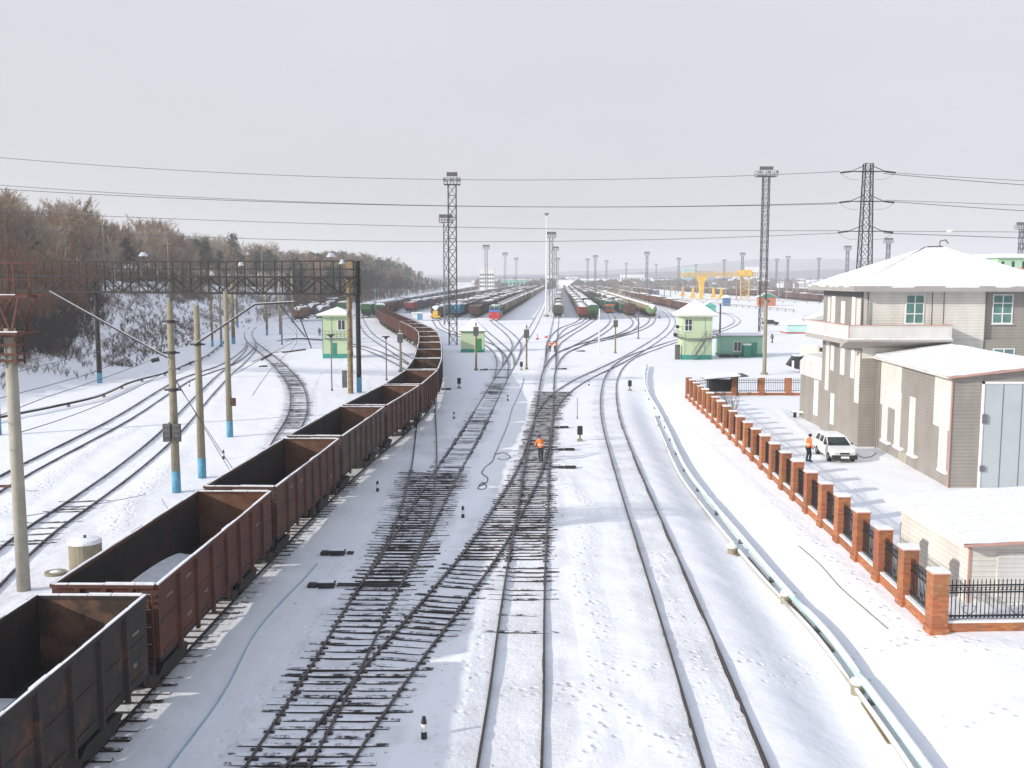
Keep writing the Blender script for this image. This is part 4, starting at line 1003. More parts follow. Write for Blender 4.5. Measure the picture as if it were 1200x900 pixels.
# ---------------------------------------------------------------- truss gantry
def truss(m,a,b,w,h,n,ch=.22,br=.12):
    A=Vector(a);B=Vector(b);d=(B-A).normalized(); side=Vector((-d.y,d.x,0))*w/2
    P=lambda t,s,z: A.lerp(B,t)+side*s+Vector((0,0,z))
    for s in (-1,1):
        m.beam(P(0,s,0),P(1,s,0),ch); m.beam(P(0,s,h),P(1,s,h),ch)
        for k in range(n):
            t0,t1=k/n,(k+1)/n; m.beam(P(t0,s,0),P(t0,s,h),br); m.beam(P(t0,s,0 if k%2 else h),P(t1,s,h if k%2 else 0),br)
        m.beam(P(1,s,0),P(1,s,h),br)
    for k in range(n+1):
        t=k/n; m.beam(P(t,-1,0),P(t,1,0),br); m.beam(P(t,-1,h),P(t,1,h),br)
def rail_on(m,a,b,z,h,n,t=.05):
    A=Vector(a);B=Vector(b)
    for q in (z+h,z+h*.5): m.beam(A+Vector((0,0,q)),B+Vector((0,0,q)),t)
    for k in range(n+1): p=A.lerp(B,k/n); m.beam(p+Vector((0,0,z)),p+Vector((0,0,z+h)),t)
gR=G(416,461); GY=gR[1]; zb=ztop(416,345,GY); zt=ztop(416,325,GY); zr=ztop(416,306,GY)
gL=G(117,449)
r=thing('signal_gantry','long rusty black truss gantry with handrail spanning the left tracks','gantry',(0,0,0))
A=Vector((gR[0]+.4,GY,zb)); xL,zL=ony(119,345,gL[1]); B=Vector((xL,gL[1],zb+.1)); xE,zE=ony(-60,345,gL[1]+4); E=Vector((xE,gL[1]+4,zb+.3))
m=MB(); truss(m,A,B,1.4,zt-zb,14); m.build('truss_beam',BROWNST,r)
m=MB(); truss(m,B+Vector((0,0,.02)),E,1.4,zt-zb,9,.21); m.build('truss_beam',BROWNST,r)
for P0,P1,n in ((A,B,14),(B,E,9)):
    d=(P1-P0).normalized(); s=Vector((-d.y,d.x,0))*.7
    for q in (-1,1):
        m=MB(); rail_on(m,P0+s*q,P1+s*q,zt-zb,zr-zt,n*1,.10); m.build('handrail',BROWNST,r)
m=MB(); d=(A-B).normalized(); s=Vector((-d.y,d.x,0))*.78; m.beam(A-s*1+Vector((0,0,.09)),B-s*1+Vector((0,0,.09)),.03,.025); m.build('snow_strip',SNOW,r)
m=MB(); m.cyl((gR[0]-.45,GY,-.1),(gR[0]-.45,GY,zt),.29,.25,14)
for k in range(16): m.cyl((gR[0]-.45,GY,.5+k*.6),(gR[0]-.45,GY,.56+k*.6),.31,.31,14)
m.build('support_leg',CONCO,r)
m=MB(); m.cyl((gR[0]+.3,GY+1.0,1.6),(gR[0]+.3,GY+1.0,zr),.27,.23,14); m.build('support_leg',BROWNST,r)
m=MB(); m.cyl((gR[0]+.3,GY+1.0,-.1),(gR[0]+.3,GY+1.0,1.6),.29,.28,14); m.build('blue_base',BLUE,r)
m=MB(); m.bx(gR[0]-1.3,gR[0]-.85,GY-.2,GY+.2,.6,2.4); m.build('equipment_cabinet',CM['grey'],r)
m=MB(); m.bx(gR[0]-.55,gR[0]+.05,GY-.9,GY-.75,zr-.75,zr-.05); m.build('nameplate_box',CONCO,r)
# lamps on the gantry
for i,(x,y,l) in enumerate([(168,299,'large bowl lamp with glinting reflector on the gantry handrail, leftmost'),(282.5,310,'small round lamp on the gantry, second from left'),(388,300,'flared lamp above the right half of the gantry'),(401,308,'round lamp hanging near the gantry mast')]):
    t=(x-416)/(119-416); p=A.lerp(B,t); Y=p.y-.8; X,z=ony(x,y,Y); rr=thing('floodlight',l,'lamp',(X,Y,z),group='lamps on the gantry'); m=MB(); R0=.5 if i in (0,2) else .34
    m.lathe(0,0,[(.08,.35),(R0*.5,.3),(R0,-.05),(R0,-.12)],14); o=m.build('shade',CHROME,rr); m=MB(); m.cyl((0,0,.3),(0,0,-z+zr-.0 if False else .5),.04,.04,6); m.beam((0,0,-.1),(0,.1,-max(.1,z-zt)),.05); m.build('stem',STEEL,rr)
# rusty portal end on the near left mast
r=thing('portal_beam','rust red lattice portal beam and railing ending on the near left concrete mast','gantry',(g4[0],g4[1],0)); Yp=g4[1]
zA=ztop(25,347,Yp); zB=ztop(25,390,Yp); zC=ztop(25,308,Yp)
m=MB(); x1=ony(31,347,Yp)[0]-g4[0]; x0=x1-7
for s in (-.6,.6):
    m.beam((x0,s,zA),(x1+.35,s,zA),.1); m.beam((x0,s,zB),(x1-.1,s,zB),.1)
    for k in range(8):
        xa=x1-k*.85; m.beam((xa,s,zA),(xa-.35 if k%2==0 else xa-.5,s,zB),.08); m.beam((xa-.85,s,zA),(xa-.35,s,zB),.07)
for k in range(9): m.beam((x1-k*.8,-.6,zB),(x1-k*.8,.6,zB),.07); m.beam((x1-k*.8,-.6,zA),(x1-k*.8,.6,zA),.07)
m.build('lattice_beam',RSTEEL,r)
m=MB()
for s in (-.6,.6):
    m.beam((x0,s,zC),(x1+.25,s,zC),.06); m.beam((x0,s,(zA+zC)/2),(x1,s,(zA+zC)/2),.05)
    for k in range(8): m.beam((x1-.15-k*.36*2.3,s,zA),(x1-.15-k*.36*2.3,s,zC),.07)
m.build('railing',RSTEEL,r)
m=MB()
for a,b in ((x0,x1-.1),): m.bx(a,b,-.68,-.62,zB+.05,zB+.09); m.bx(a,b,-.68,-.62,zA+.05,zA+.08)
m.build('snow_strip',SNOW,r)
m=MB()
for z in (zB-.1,zB-.45,zB-.8,zB-1.05): m.bx(-.36,.36,-.33,-.27,z-.05,z+.04); m.bx(-.36,.36,.27,.33,z-.05,z+.04); m.bx(-.38,-.30,-.3,.3,z-.05,z+.04); m.bx(.30,.38,-.3,.3,z-.05,z+.04)
for x in (-.36,.36):
    for y in (-.33,.33): m.beam((x,y,zB-1.2),(x,y,zB),.07)
m.build('pole_saddle',RSTEEL,r)
# far left partly visible mast
cmast(-3,510,345,'red and blue footed mast cut by the left picture edge',1.3,.3,.25,RSTEEL)
# contact wires over the left tracks
for i,(key,z,x0) in enumerate([('L1',6.3,0),('L2',6.3,0),('M',6.2,0)]):
    P=PATHS[key]; Q=[p for p in P if p.y>25]; Q=Q[::8]
    if len(Q)<4: continue
    wire('contact_wire',['contact wire above the nearest left track','contact wire above the second left track','contact wire above the curved track'][i],[(p.x,p.y,z) for p in Q],.02,group='overhead contact wires on the left',n=4)
    W=[]; n=len(Q)
    for j,p in enumerate(Q): t=(j/(n-1)*3)%1; W.append((p.x,p.y,z+.5+1.2*(2*t-1)**2))
    wire('messenger_wire',['sagging messenger wire above the nearest left track','sagging messenger wire above the second left track','sagging messenger wire above the curved track'][i],W,.018,group='overhead contact wires on the left',n=4)
def line(a,b,sag,r,label,n=16):
    A=Vector(a);B=Vector(b); wire('cable',label,[A.lerp(B,t/n)-Vector((0,0,sag*4*(t/n)*(1-t/n))) for t in range(n+1)],r,n=4)
line((g4[0],g4[1],6.2),(g1[0],g1[1],7.1),.3,.018,'thin cable from the near left mast to the mast with relay boxes')
line((g1[0],g1[1],7.0),(g2[0],g2[1],7.2),.05,.018,'short cable between the two nearest blue-footed masts')
line((g4[0]-.3,g4[1],2.9),(g1[0]-1,g1[1]-2,.3),.05,.015,'slack ground cable running off the near left mast')
line((g1[0]+.15,g1[1],6.5),(g1[0]+2.4,g1[1]+3,.3),.02,.02,'pair of guy wires slanting down from the relay box mast, left one')
line((g1[0]+.2,g1[1],6.3),(g1[0]+2.65,g1[1]+3,.3),.02,.02,'pair of guy wires slanting down from the relay box mast, right one')
# ---------------------------------------------------------------- signal cabins and huts
def win(root,x0,x1,y,z0,z1,nx,nz,d=-1,frame=WHITE,glass=GLASS,axis='y',reveal=.05,split=None):
    """window on a plane y=const facing -y (axis y), or x=const facing -x (axis x)"""
    m=MB(); t=.07
    def B(m,a0,a1,b0,b1,c0,c1):
        if axis=='y': m.bx(a0,a1,b0,b1,c0,c1)
        else: m.bx(b0,b1,a0,a1,c0,c1)
    q0,q1=y-.05,y+.03
    for (a,b,c,e) in ((x0,x1,z0,z0+t),(x0,x1,z1-t,z1)): B(m,a,b,q0,q1,c,e)
    for a in (x0,x1-t): B(m,a,a+t,q0,q1,z0+t,z1-t)
    for k in range(1,nx): a=x0+(x1-x0)*k/nx; B(m,a-t/2,a+t/2,q0+.004,q1,z0+t,z1-t)
    zs=split or [z0+(z1-z0)*k/nz for k in range(1,nz)]
    for z in zs: B(m,x0+t,x1-t,q0+.008,q1,z-t/2,z+t/2)
    f=m.build('window',frame,root); m=MB(); B(m,x0+t*.5,x1-t*.5,y-.015,y+.01,z0+t*.5,z1-t*.5); m.build('pane',glass,f)
    m=MB(); B(m,x0-.06,x1+.06,y-.14,y-.055,z0-.06,z0); m.build('sill',frame,f); return f
def hiproof(m,x0,x1,y0,y1,z0,z1,ridge=0,t=.12):
    cx,cy=(x0+x1)/2,(y0+y1)/2
    vs=[(x0,y0,z0),(x1,y0,z0),(x1,y1,z0),(x0,y1,z0),(x0,y0,z0+t),(x1,y0,z0+t),(x1,y1,z0+t),(x0,y1,z0+t),(cx-ridge/2,cy,z1),(cx+ridge/2,cy,z1)]
    m.add(vs,[(3,2,1,0),(0,1,5,4),(1,2,6,5),(2,3,7,6),(3,0,4,7),(4,5,9,8),(5,6,9),(6,7,8,9),(7,4,8)])
def cabin(px0,px1,pb,pw,pr,label,kind):
    g=G((px0+px1)/2,pb); Y=g[1]; s=(px1-px0)/FPX*Y; hw=ztop(600,pw,Y)-g[2]; hr=ztop(600,pr,Y)-g[2]-.3; r=thing('signal_cabin',label,'signal cabin',(g[0],Y+s/2,g[2])); w=s/2
    m=MB(); m.bx(-w,w,-w,w,.7,hw); m.build('wall',LGREEN,r); m=MB(); m.bx(-w-.03,w+.03,-w-.03,w+.03,-.2,.7); m.build('plinth',TGREEN,r)
    m=MB(); m.bx(-w-.75,w+.75,-w-.75,w+.75,hw,hw+.18); m.build('eaves',CREAM if kind else LGREEN,r)
    m=MB(); hiproof(m,-w-.8,w+.8,-w-.8,w+.8,hw+.19,hr,0,.10); m.build('roof_snow',SNOW,r)
    zc=hw*.48
    m=MB(); m.bx(-w-.02,w+.02,-w-.5,-w,zc,zc+.1); m.build('balcony',GSTEEL,r); m=MB(); m.bx(-w,w,-w-.5,-w-.04,zc+.1,zc+.16); m.build('balcony_snow',SNOW,r) if not kind else None
    m=MB()
    return r,g,w,hw,zc
r,g,w,hw,zc=cabin(378.5,409,420,370.5,357.5,'small square light green signal cabin with snowy pyramid roof on the left',0)
win(r,.35,1.5,-w,hw-2.1,hw-.55,2,1)
m=MB(); m.bx(-.55,.15,-w-.05,-w,.2,2.35); m.build('door',DGREEN,r)
m=MB(); rail_on(m,(-w-.02,-w-.48,0),(w+.02,-w-.48,0),zc+.1,1.0,7,.04); m.build('balcony_railing',GSTEEL,r)
m=MB(); m.bx(-w-.06,-w,-w+.6,-w+1.3,zc,zc+1.7); m.build('side_box',BLACK,r)
m=MB()
for x in (-w-.01,w+.01,-.55):
    m=MB(); m.bx(x-.03,x+.03,-w-.035,-w-.002,.75,hw); m.build('corner_trim',TGREEN,r)
r,g,w,hw,zc=cabin(799.5,834,421.5,371,349,'pale yellow-green signal tower with snowy pyramid roof and outside stair on the right',1)
win(r,-w+.25,-w+1.4,-w,hw-2.15,hw-.35,2,2)
m=MB()
for x in (-w+.35,w-1.05): m=MB(); m.bx(x-.02,x+.02,-w-.03,-w-.002,.75,hw-.03); m.build('wall_seam',TGREEN,r)
zc=hw*.5
m=MB(); m.bx(-w-.6,-w,-w-.2,w,zc,zc+.1); m.bx(w,w+1.0,-w-.9,w,zc,zc+.1); m.bx(w-1.05,w,-w-.9,-w-.55,zc,zc+.1); m.build('landing',GSTEEL,r)
m=MB(); rail_on(m,(-w-.6,-w-.2,0),(-w-.6,w,0),zc+.1,1,5,.04); rail_on(m,(w+1,-w-.9,0),(w+1,w,0),zc+.1,1,5,.04); rail_on(m,(w-1.0,-w-.9,0),(w+1,-w-.9,0),zc+.1,1,4,.04)
m.build('landing_railing',GSTEEL,r)
m=MB(); n=15; a=Vector((-w+1.4,-w-.75,.1)); b=Vector((w-1.0,-w-.75,zc))
for k in range(n): p=a.lerp(b,(k+.5)/n); m.bx(p.x-.13,p.x+.13,p.y-.32,p.y+.32,p.z-.02,p.z+.02)
for s in (-.34,.34): m.beam(a+Vector((0,s,0)),b+Vector((0,s,0)),.05,.14)
m.build('stair',GSTEEL,r)
m=MB()
for s in (-.34,.34):
    m.beam(a+Vector((0,s,1)),b+Vector((0,s,1)),.045)
    for k in range(5): p=a.lerp(b,k/4); m.beam(p+Vector((0,s,0)),p+Vector((0,s,1)),.035)
m.build('stair_handrail',GSTEEL,r)
for i,(dx,dz,q) in enumerate([(-w-.8,zc+1.1,.27),(-w-1.1,zc-.1,.3)]):
    m=MB(); m.cyl((dx,-w+.2,dz+.6),(dx,-w-.2,dz+.6),q,q,12); m.beam((dx,-w+.1,dz+.6),(-w,-w+.3,dz+.6),.06); m.build('horn_loudspeaker',BLACK,r)
m=MB(); m.bx(-w-1.0,-w-.3,-w+.2,-w+.8,0,2.2); m.build('side_cupboard',CM['grey'],r)
# small green hut
g=G(553,413); Y=g[1]; s=(567-540)/FPX*Y/2; r=thing('track_hut','small green trackside hut with wide snowy roof left of centre','hut',(g[0]+.1,Y+s,g[2])); hw=ztop(553,389,Y)-g[2]
m=MB(); m.bx(-s,s,-s,s,.55,hw); m.build('wall',LGREEN,r); m=MB(); m.bx(-s-.03,s+.03,-s-.03,s+.03,-.2,.55); m.build('plinth',TGREEN,r); m=MB(); m.bx(.55,1.45,-s-.05,-s,.1,2.25); m.build('door',mat('bright_green_door',(.02,.22,.06),.6,0,.2,2),r)
m=MB(); m.bx(-s-.3,s+.3,-s-.3,s+.3,hw,hw+.15); m.build('eaves',mat('green_eaves',(.12,.28,.14),.7,0,.2,2),r); m=MB(); hiproof(m,-s-.35,s+.35,-s-.35,s+.35,hw+.16,hw+2.0,.5,.08); m.build('roof_snow',SNOW,r)
# green shed right
g=G(869,418.5); Y=g[1]; s=(894-845)/FPX*Y/2; hw=ztop(869,394,Y)-g[2]
r=thing('green_shed','long low mint green shed with flat snowy roof right of the signal tower','shed',(g[0],Y+2,g[2]))
m=MB(); m.bx(-s,s,-2,2,.5,hw); m.build('wall',MGREEN,r); m=MB(); m.bx(-s-.03,s+.03,-2.03,2.03,-.2,.5); m.build('plinth',DGREEN,r); m=MB(); m.bx(-s-.25,s+.25,-2.3,2.3,hw,hw+.1); m.build('roof',GSTEEL,r)
m=MB(); m.bevbox(-s-.22,s+.22,-2.27,2.27,hw+.1,hw+.32,.1); m.build('roof_snow',SNOW,r)
win(r,-1.25,-.1,-2,.9,2.4,2,1); m=MB(); m.bx(1.45,2.35,-2.05,-2.0,.1,2.25); m.build('door',DGREEN,r); m=MB(); m.bx(.05,1.15,-3.1,-2.1,0,1.9); m.build('porch',DGREEN,r); m=MB(); m.bevbox(0,1.2,-3.15,-2.08,1.9,2.1,.06); m.build('porch_snow',SNOW,r)
m=MB(); rn=random.Random(4)
for k in range(9): x=-s-.2+rn.uniform(0,2.7); m.ell((x,-2.6+rn.uniform(-.3,.2),.15),(rn.uniform(.2,.5),.25,rn.uniform(.15,.35)))
o=m.build('scrap_pile',BLACK); o.location=r.location; tag(o,'dark pile of scrap against the mint green shed','scrap pile')
# ---------------------------------------------------------------- misc huts
def simple_house(name,label,px0,px1,pb,pt_,wall,roofc=None,hip=False,depth=None,cat='hut',roofh=.35,base=None,group=None):
    g=G((px0+px1)/2,pb); Y=g[1]; s=(px1-px0)/FPX*Y/2; H_=ztop(600,pt_,Y)-g[2]; d=(depth or 2*s)/2; r=thing(name,label,cat,(g[0],Y+d,g[2]),group=group); hw=H_*(1-roofh)
    m=MB(); m.bx(-s,s,-d,d,-.2,hw); m.build('wall',wall,r)
    e=.06*s+.15
    if hip: m=MB(); hiproof(m,-s-e,s+e,-d-e,d+e,hw,H_,s*.4,.08); m.build('roof',SNOW,r)
    else:
        m=MB(); m.prism([(-s-e,hw),(s+e,hw),(s+e,hw+.1),(0,H_-.06),(-s-e,hw+.1)],'y',-d-e,d+e); m.build('roof',roofc or DGREEN,r)
        m=MB(); m.prism([(-s-e,hw+.104),(0,H_-.056),(0,H_+.12),(-s-e,hw+.28)],'y',-d-e+.05,d+e); m.prism([(s+e,hw+.104),(0,H_-.056),(0,H_+.12),(s+e,hw+.28)],'y',-d-e+.05,d+e); m.build('roof_snow',SNOW,r)
    if base: m=MB(); m.bx(-s-.04,s+.04,-d-.04,d+.04,-.2,.3); m.build('base',base,r)
    return r,s,d,hw
BR2=mat('orange_brick_wall',(.50,.17,.08),.85,0,.15,1)
r,s,d,hw=simple_house('brick_hut','orange brick hut with green gable and snowy roof right of the tall lattice mast',891,909,358.5,343,BR2,DGREEN,cat='hut'); m=MB(); m.bx(-.7,.7,-d-.05,-d,hw*.4,hw*.75); m.build('window',GLASS,r)
r,s,d,hw=simple_house('teal_shed','small pale turquoise shed with snowy roof left of the station balcony',922,951,391,375,mat('pale_turquoise',(.50,.74,.71),.6,0,.05,1),hip=True,base=RED)
r,s,d,hw=simple_house('garden_shed','white snow-covered gabled shed tucked behind the station balcony',950,985,389,367,WSID,WSID)
r,s,d,hw=simple_house('white_booth','tiny white booth with blue door beside the curving wagons',483,494.5,376,366.5,WHITE,WHITE,roofh=.1); m=MB(); m.bx(.1,1.3,-d-.05,-d,.3,2.2); m.build('door',BLUE,r)
r,s,d,hw=simple_house('teal_hut','teal hut peeking out behind the pale green signal tower',825,839,368,354,mat('teal_hut_paint',(.12,.45,.38),.7,0,.1,1),mat('teal_hut_paint',(.12,.45,.38)))
r,s,d,hw=simple_house('blue_kiosk','narrow blue kiosk with a white top beyond the signal tower',848,856,358.5,346,mat('kiosk_blue',(.06,.16,.34),.6,0,.1,1),WHITE,roofh=.25)
# buildings at the right edge behind the station
def block(name,label,px0,px1,pt_,Y,wall,depth,roof=SNOW,win_=None,cat='building',z0=0,over=.6,group=None,pb=None):
    x0=ony(px0,325,Y)[0]; x1=ony(px1,325,Y)[0]; h=ony(600,pt_,Y)[1]; r=thing(name,label,cat,((x0+x1)/2,Y,z0),group=group); w=(x1-x0)/2
    m=MB(); m.bx(-w,w,0,depth,-1,h-z0-.5); m.build('wall',wall,r); m=MB(); m.bx(-w-over,w+over,-over,depth+over,h-z0-.5,h-z0-.1); m.bevbox(-w-over,w+over,-over,depth+over,h-z0-.1,h-z0+.25,.2); m.build('roof_snow',roof,r)
    if win_:
        nx,rows,ww,wh=win_
        for (zc_) in rows:
            for k in range(nx): x=-w+2*w*(k+.5)/nx; m=MB(); m.bx(x-ww/2,x+ww/2,-.06,0,zc_-wh/2,zc_+wh/2); m.build('window',GLASS,r)
    return r
r=block('green_office','mint green office with flat snowy roof at the right edge above the station roof',1168,1290,299,190,mat('mint_wall',(.42,.62,.42),.8,0,.05,.5),14,win_=(10,[14.0],.5,2.4))
r=block('orange_roof_house','orange-tiled roof showing behind the station building at the right edge',1185,1290,316,150,mat('orange_roof_tiles',(.55,.16,.05),.7,0,.15,.6),10,roof=mat('orange_roof_tiles',(.55,.16,.05)))
r=block('office_block','white four-storey office block with a flat slab roof at the forest end',562,579,314,900,WHITE,16,win_=(6,[4,7.5,11,14.5],1.6,1.6)); 
# ---------------------------------------------------------------- station building on the right
GZ=0.45
TRIM=mat('pink_trim',(.52,.30,.25),.6,0,.1,2); DTRIM=mat('dark_trim',(.12,.11,.11),.6,0,.1,2); SOFF=mat('soffit',(.20,.20,.20),.7,0,.1,2)
def roughen(o,cuts,amp,seed=0):
    import bmesh
    from mathutils import noise
    bm=bmesh.new(); bm.from_mesh(o.data); bmesh.ops.triangulate(bm,faces=bm.faces); bmesh.ops.subdivide_edges(bm,edges=bm.edges,cuts=cuts,use_grid_fill=True)
    for v in bm.verts:
        p=v.co; n=noise.noise(Vector((p.x*.9,p.y*.9,p.z+seed)))+.5*noise.noise(Vector((p.x*2.7,p.y*2.7,p.z*2+seed))); v.co.z+=amp*n; v.co.x+=amp*.6*noise.noise(p*2.1); v.co.y+=amp*.6*noise.noise(p*2.3)
    bm.to_mesh(o.data); bm.free(); o.data.polygons.foreach_set('use_smooth',[False]*len(o.data.polygons))
def station():
    X0,X1,Y0,Y1=24.0,37.0,67.4,75.7; zt=11.2
    r=thing('station_building','two-tone cream and taupe clad building with snowy hip roof and corner balcony','building',(0,0,0))
    m=MB(); m.bx(X0,X1,Y0,Y1,GZ-.8,7.9); m.build('lower_wall',TAUPE,r)
    m=MB(); m.bx(X0+.002,32.5,Y0+.002,Y1,7.9,zt); m.build('upper_wall',PALE,r)
    m=MB(); m.bx(32.5,X1,Y0+.25,Y1,7.9,zt); m.build('upper_wall',TAUPE,r)
    m=MB(); m.bx(32.42,32.5,Y0-.03,Y0+.2,7.0,zt-.01); m.bx(X0-.04,X0+.04,Y0-.04,Y0+.04,8.0,zt-.05)
    m.build('corner_trim',DTRIM,r); m=MB(); m.bx(28.75,28.8,Y0-.02,Y0,8.9,zt-.05); m.bx(29.55,29.6,Y0-.02,Y0,8.6,zt-.05); m.build('corner_trim',DTRIM,r)
    m=MB(); m.bx(24.1,32.4,Y0-.03,Y0,6.6,7.88); m.build('upper_wall_skirt',PALE,r)
    # eaves
    m=MB(); m.bx(X0-.95,X1+.95,Y0-.95,Y1+.95,zt,zt+.08); m.build('soffit',SOFF,r)
    m=MB(); 
    m.bx(X0-1,X1+1,Y0-1,Y0-.95,zt+.0,zt+.38); m.bx(X0-1,X0-.95,Y0-.949,Y1+1,zt,zt+.38); m.bx(X1+.95,X1+1,Y0-.949,Y1+1,zt,zt+.38)
    m.build('fascia',mat('fascia_grey',(.36,.34,.32),.6,0,.08,2),r)
    m=MB(); cy=(Y0+Y1)/2; a=[(X0-1,Y0-1,zt+.385),(X1+1,Y0-1,zt+.385),(X1+1,Y1+1,zt+.385),(X0-1,Y1+1,zt+.385)]; R1,R2=(29.9,cy,14.35),(31.2,cy,14.35)
    m.add(a+[R1,R2]+[(p[0],p[1],p[2]-.1) for p in a],[(0,1,5,4),(1,2,5),(2,3,4,5),(3,0,4),(9,8,7,6),(0,6,7,1),(1,7,8,2),(2,8,9,3),(3,9,6,0)]); roughen(m.build('roof',SNOW,r),14,.05)
    m=MB(); m.beam(Vector(a[0])+Vector((.3,.25,.07)),Vector(R1)+Vector((0,0,.02)),.05); m.build('roof_hip_seam',SOFF,r)
    m=MB(); m.beam((30.0,cy,14.35),(31.1,cy,14.38),.1); m.tube([(30.9,cy,14.3),(30.9,cy,14.75),(31.3,cy,14.85),(31.5,cy,14.6)],.05,6); m.build('roof_vent',DTRIM,r)
    # front windows
    for px0,px1,nm in ((1061,1083,0),(1165,1189,1)):
        xa=ony(px0,360,Y0)[0]; xb=ony(px1,360,Y0)[0]; z1=ony(1070,345,Y0)[1]; z0=ony(1070,379.5,Y0)[1]
        win(r,xa,xb,Y0 if nm==0 else Y0+.25,z0,z1,2,3,glass=GLASSG,split=[z0+(z1-z0)*.34,z0+(z1-z0)*.70])
    m=MB(); m.bx(26.7,26.85,Y0-.012,Y0,8.9,11.05); m.bx(28.4,28.6,Y0-.012,Y0,8.9,11.05); m.build('window_surround',PALE,r)
    win(r,33.1,34.6,Y0,6.3,7.3,2,1,glass=GLASSG)
    # left facade: cream strips and narrow windows (px x0,x1,ytop,ybot)
    def strip(px0,px1,yt,yb_,proud,mt,name):
        ya,_=onx(px0,yt,X0); yb2,_=onx(px1,yt,X0); y0,y1=min(ya,yb2),max(ya,yb2); ym=(y0+y1)/2
        t=ym/ray(px0,yt)[1]; z1=CZ+ray((px0+px1)/2,yt)[2]*ym/ray((px0+px1)/2,yt)[1]; z0=CZ+ray((px0+px1)/2,yb_)[2]*ym/ray((px0+px1)/2,yb_)[1]
        m=MB(); m.bx(X0-proud,X0,y0,y1,z0,z1); return m.build(name,mt,r)
    for q in ((970.7,973.8,345,377),(1004.5,1009.5,347,383),(968.5,972.5,400,457),(1003.2,1008.5,410,472)): strip(*q,.02,PALE,'cream_panel')
    for q in ((975.6,979.6,347,378),(986.7,991,353,379),(999.5,1003.3,348,381),(974.7,978,404,434),(986,990.5,407,439),(998.4,1002.4,409,443),(974.2,978,461,497)):
        o=strip(*q,.05,WHITE,'narrow_window')
        ya,_=onx(q[0],q[2],X0); yb2,_=onx(q[1],q[2],X0)
    # taupe upper left facade
    m=MB(); m.bx(X0-.01,X0,Y0+.15,Y1,8.0,zt-.3); m.build('upper_side_cladding',TAUPE,r)
    m=MB(); m.bx(X0-.03,X1,Y0-.012,Y0,zt-.55,zt-.0) if False else m.bx(X0-.03,X0-.01,Y0,Y1,zt-.5,zt); m.build('frieze',SOFF,r)
    # balcony wrapping the corner
    bz0,bz1=8.0,8.92; bx0=22.65; by0=66.0; bx1=29.6
    m=MB(); m.bx(bx0,bx1,by0,by0+.08,bz0,bz1); m.bx(bx0,bx0+.08,by0+.081,Y1-.3,bz0,bz1); m.bx(bx1-.08,bx1,by0+.081,Y0-.002,bz0,bz1); m.build('balcony_parapet',WSID,r)
    m=MB(); m.bx(bx0-.04,bx1+.04,by0-.04,by0+.13,bz1,bz1+.05); m.bx(bx0-.04,bx0+.13,by0+.131,Y1-.3,bz1,bz1+.05); m.bx(bx1-.13,bx1+.04,by0+.131,Y0-.03,bz1,bz1+.05)
    m.bx(bx0-.02,bx0+.03,by0-.015,by0+.02,bz0,bz1); m.build('parapet_cap',TRIM,r)
    m=MB(); m.prism([(by0-.12,bz0),(Y0-.002,bz0),(Y0-.002,7.3),(by0+.5,7.72),(by0-.12,7.86)],'x',bx0-.1,bx1+.1)
    m.bx(bx0-.1,X0-.002,Y0,Y1-.2,7.65,bz0); m.build('balcony_slab',mat('balcony_concrete',(.40,.37,.34),.8,0,.1,1),r)
    m=MB(); rn=random.Random(2); x=bx0
    while x<bx1-.3: dx=rn.uniform(.5,1.2); m.bx(x,min(bx1,x+dx*.93),by0-.12,by0-.001,bz0+.002,bz0+rn.uniform(.04,.09)); x+=dx
    m.bx(bx0-.1,bx0-.001,by0,Y1-.3,bz0+.002,bz0+.07); m.build('ledge_snow',SNOW,r)
    # rear-left low wing with arched roof
    m=MB(); xw=24.3; m.prism([(xw,GZ-1),(xw,5.2),(xw+.5,5.7),(xw+4,5.9),(xw+4,GZ-1)],'y',Y1+.003,Y1+6.5); m.build('rear_wing',TAUPE,r)
    m=MB(); m.prism([(xw-.03,4.1),(xw-.03,5.25),(xw+.5,5.78),(xw+4.1,6.0),(xw+4.1,5.85),(xw+.5,5.72),(xw,5.2),(xw,4.1)],'y',Y1+.0,Y1+6.6); m.build('rear_wing_roof',WSID,r)
    m=MB(); m.bx(xw-.05,xw,Y1+1.6,Y1+2.6,1.2,4.0); m.build('narrow_window',WHITE,r)
    # annex
    a=Vector((24.42,54.05,0)); b=Vector((25.3,67.39,0)); ex=33.4; ez=6.75
    m=MB(); pts=[(a.x,a.y),(ex,a.y),(ex,67.39),(b.x,b.y)]; m.prism(pts,'z',GZ-.8,ez); 
    m.prism([(a.x,ez),(ex,ez),(29.6,7.28)],'y',a.y,a.y+.3); m.build('annex_wall',TAUPE,r)
    m=MB(); o_=.35; A0=(a.x-o_,a.y-o_,ez-.02); A1=(b.x-o_,67.39,ez-.02); B0=(29.6,a.y-o_,7.35); B1=(29.6,67.39,7.5); C0=(ex+o_,a.y-o_,ez-.02); C1=(ex+o_,67.39,ez-.02)
    up=lambda p,t:(p[0],p[1],p[2]+t)
    P=[A0,A1,B0,B1,C0,C1]; Q=[up(p,.24) for p in P]
    m.add(P+Q,[(0,1,3,2),(2,3,5,4),(6,8,9,7),(8,10,11,9),(0,6,7,1),(4,5,11,10),(0,2,8,6),(2,4,10,8),(1,7,9,3),(3,9,11,5)]); roughen(m.build('annex_roof',SNOW,r),14,.05)
    m=MB(); m.tube([(X0+.35,Y0-.12,zt),(X0+.35,Y0-.12,8.95)],.05,8); m.build('downpipe',SOFF,r); m=MB(); m.tube([(b.x-.12,66.9,6.7),(b.x-.22,66.9,6.4),(b.x-.22,66.9,GZ)],.05,8); m.build('downpipe',SOFF,r); m=MB(); m.tube([(a.x-.45,a.y-.3,6.66),(b.x-.42,67.3,6.66)],.06,8); m.build('gutter',WSID,r)
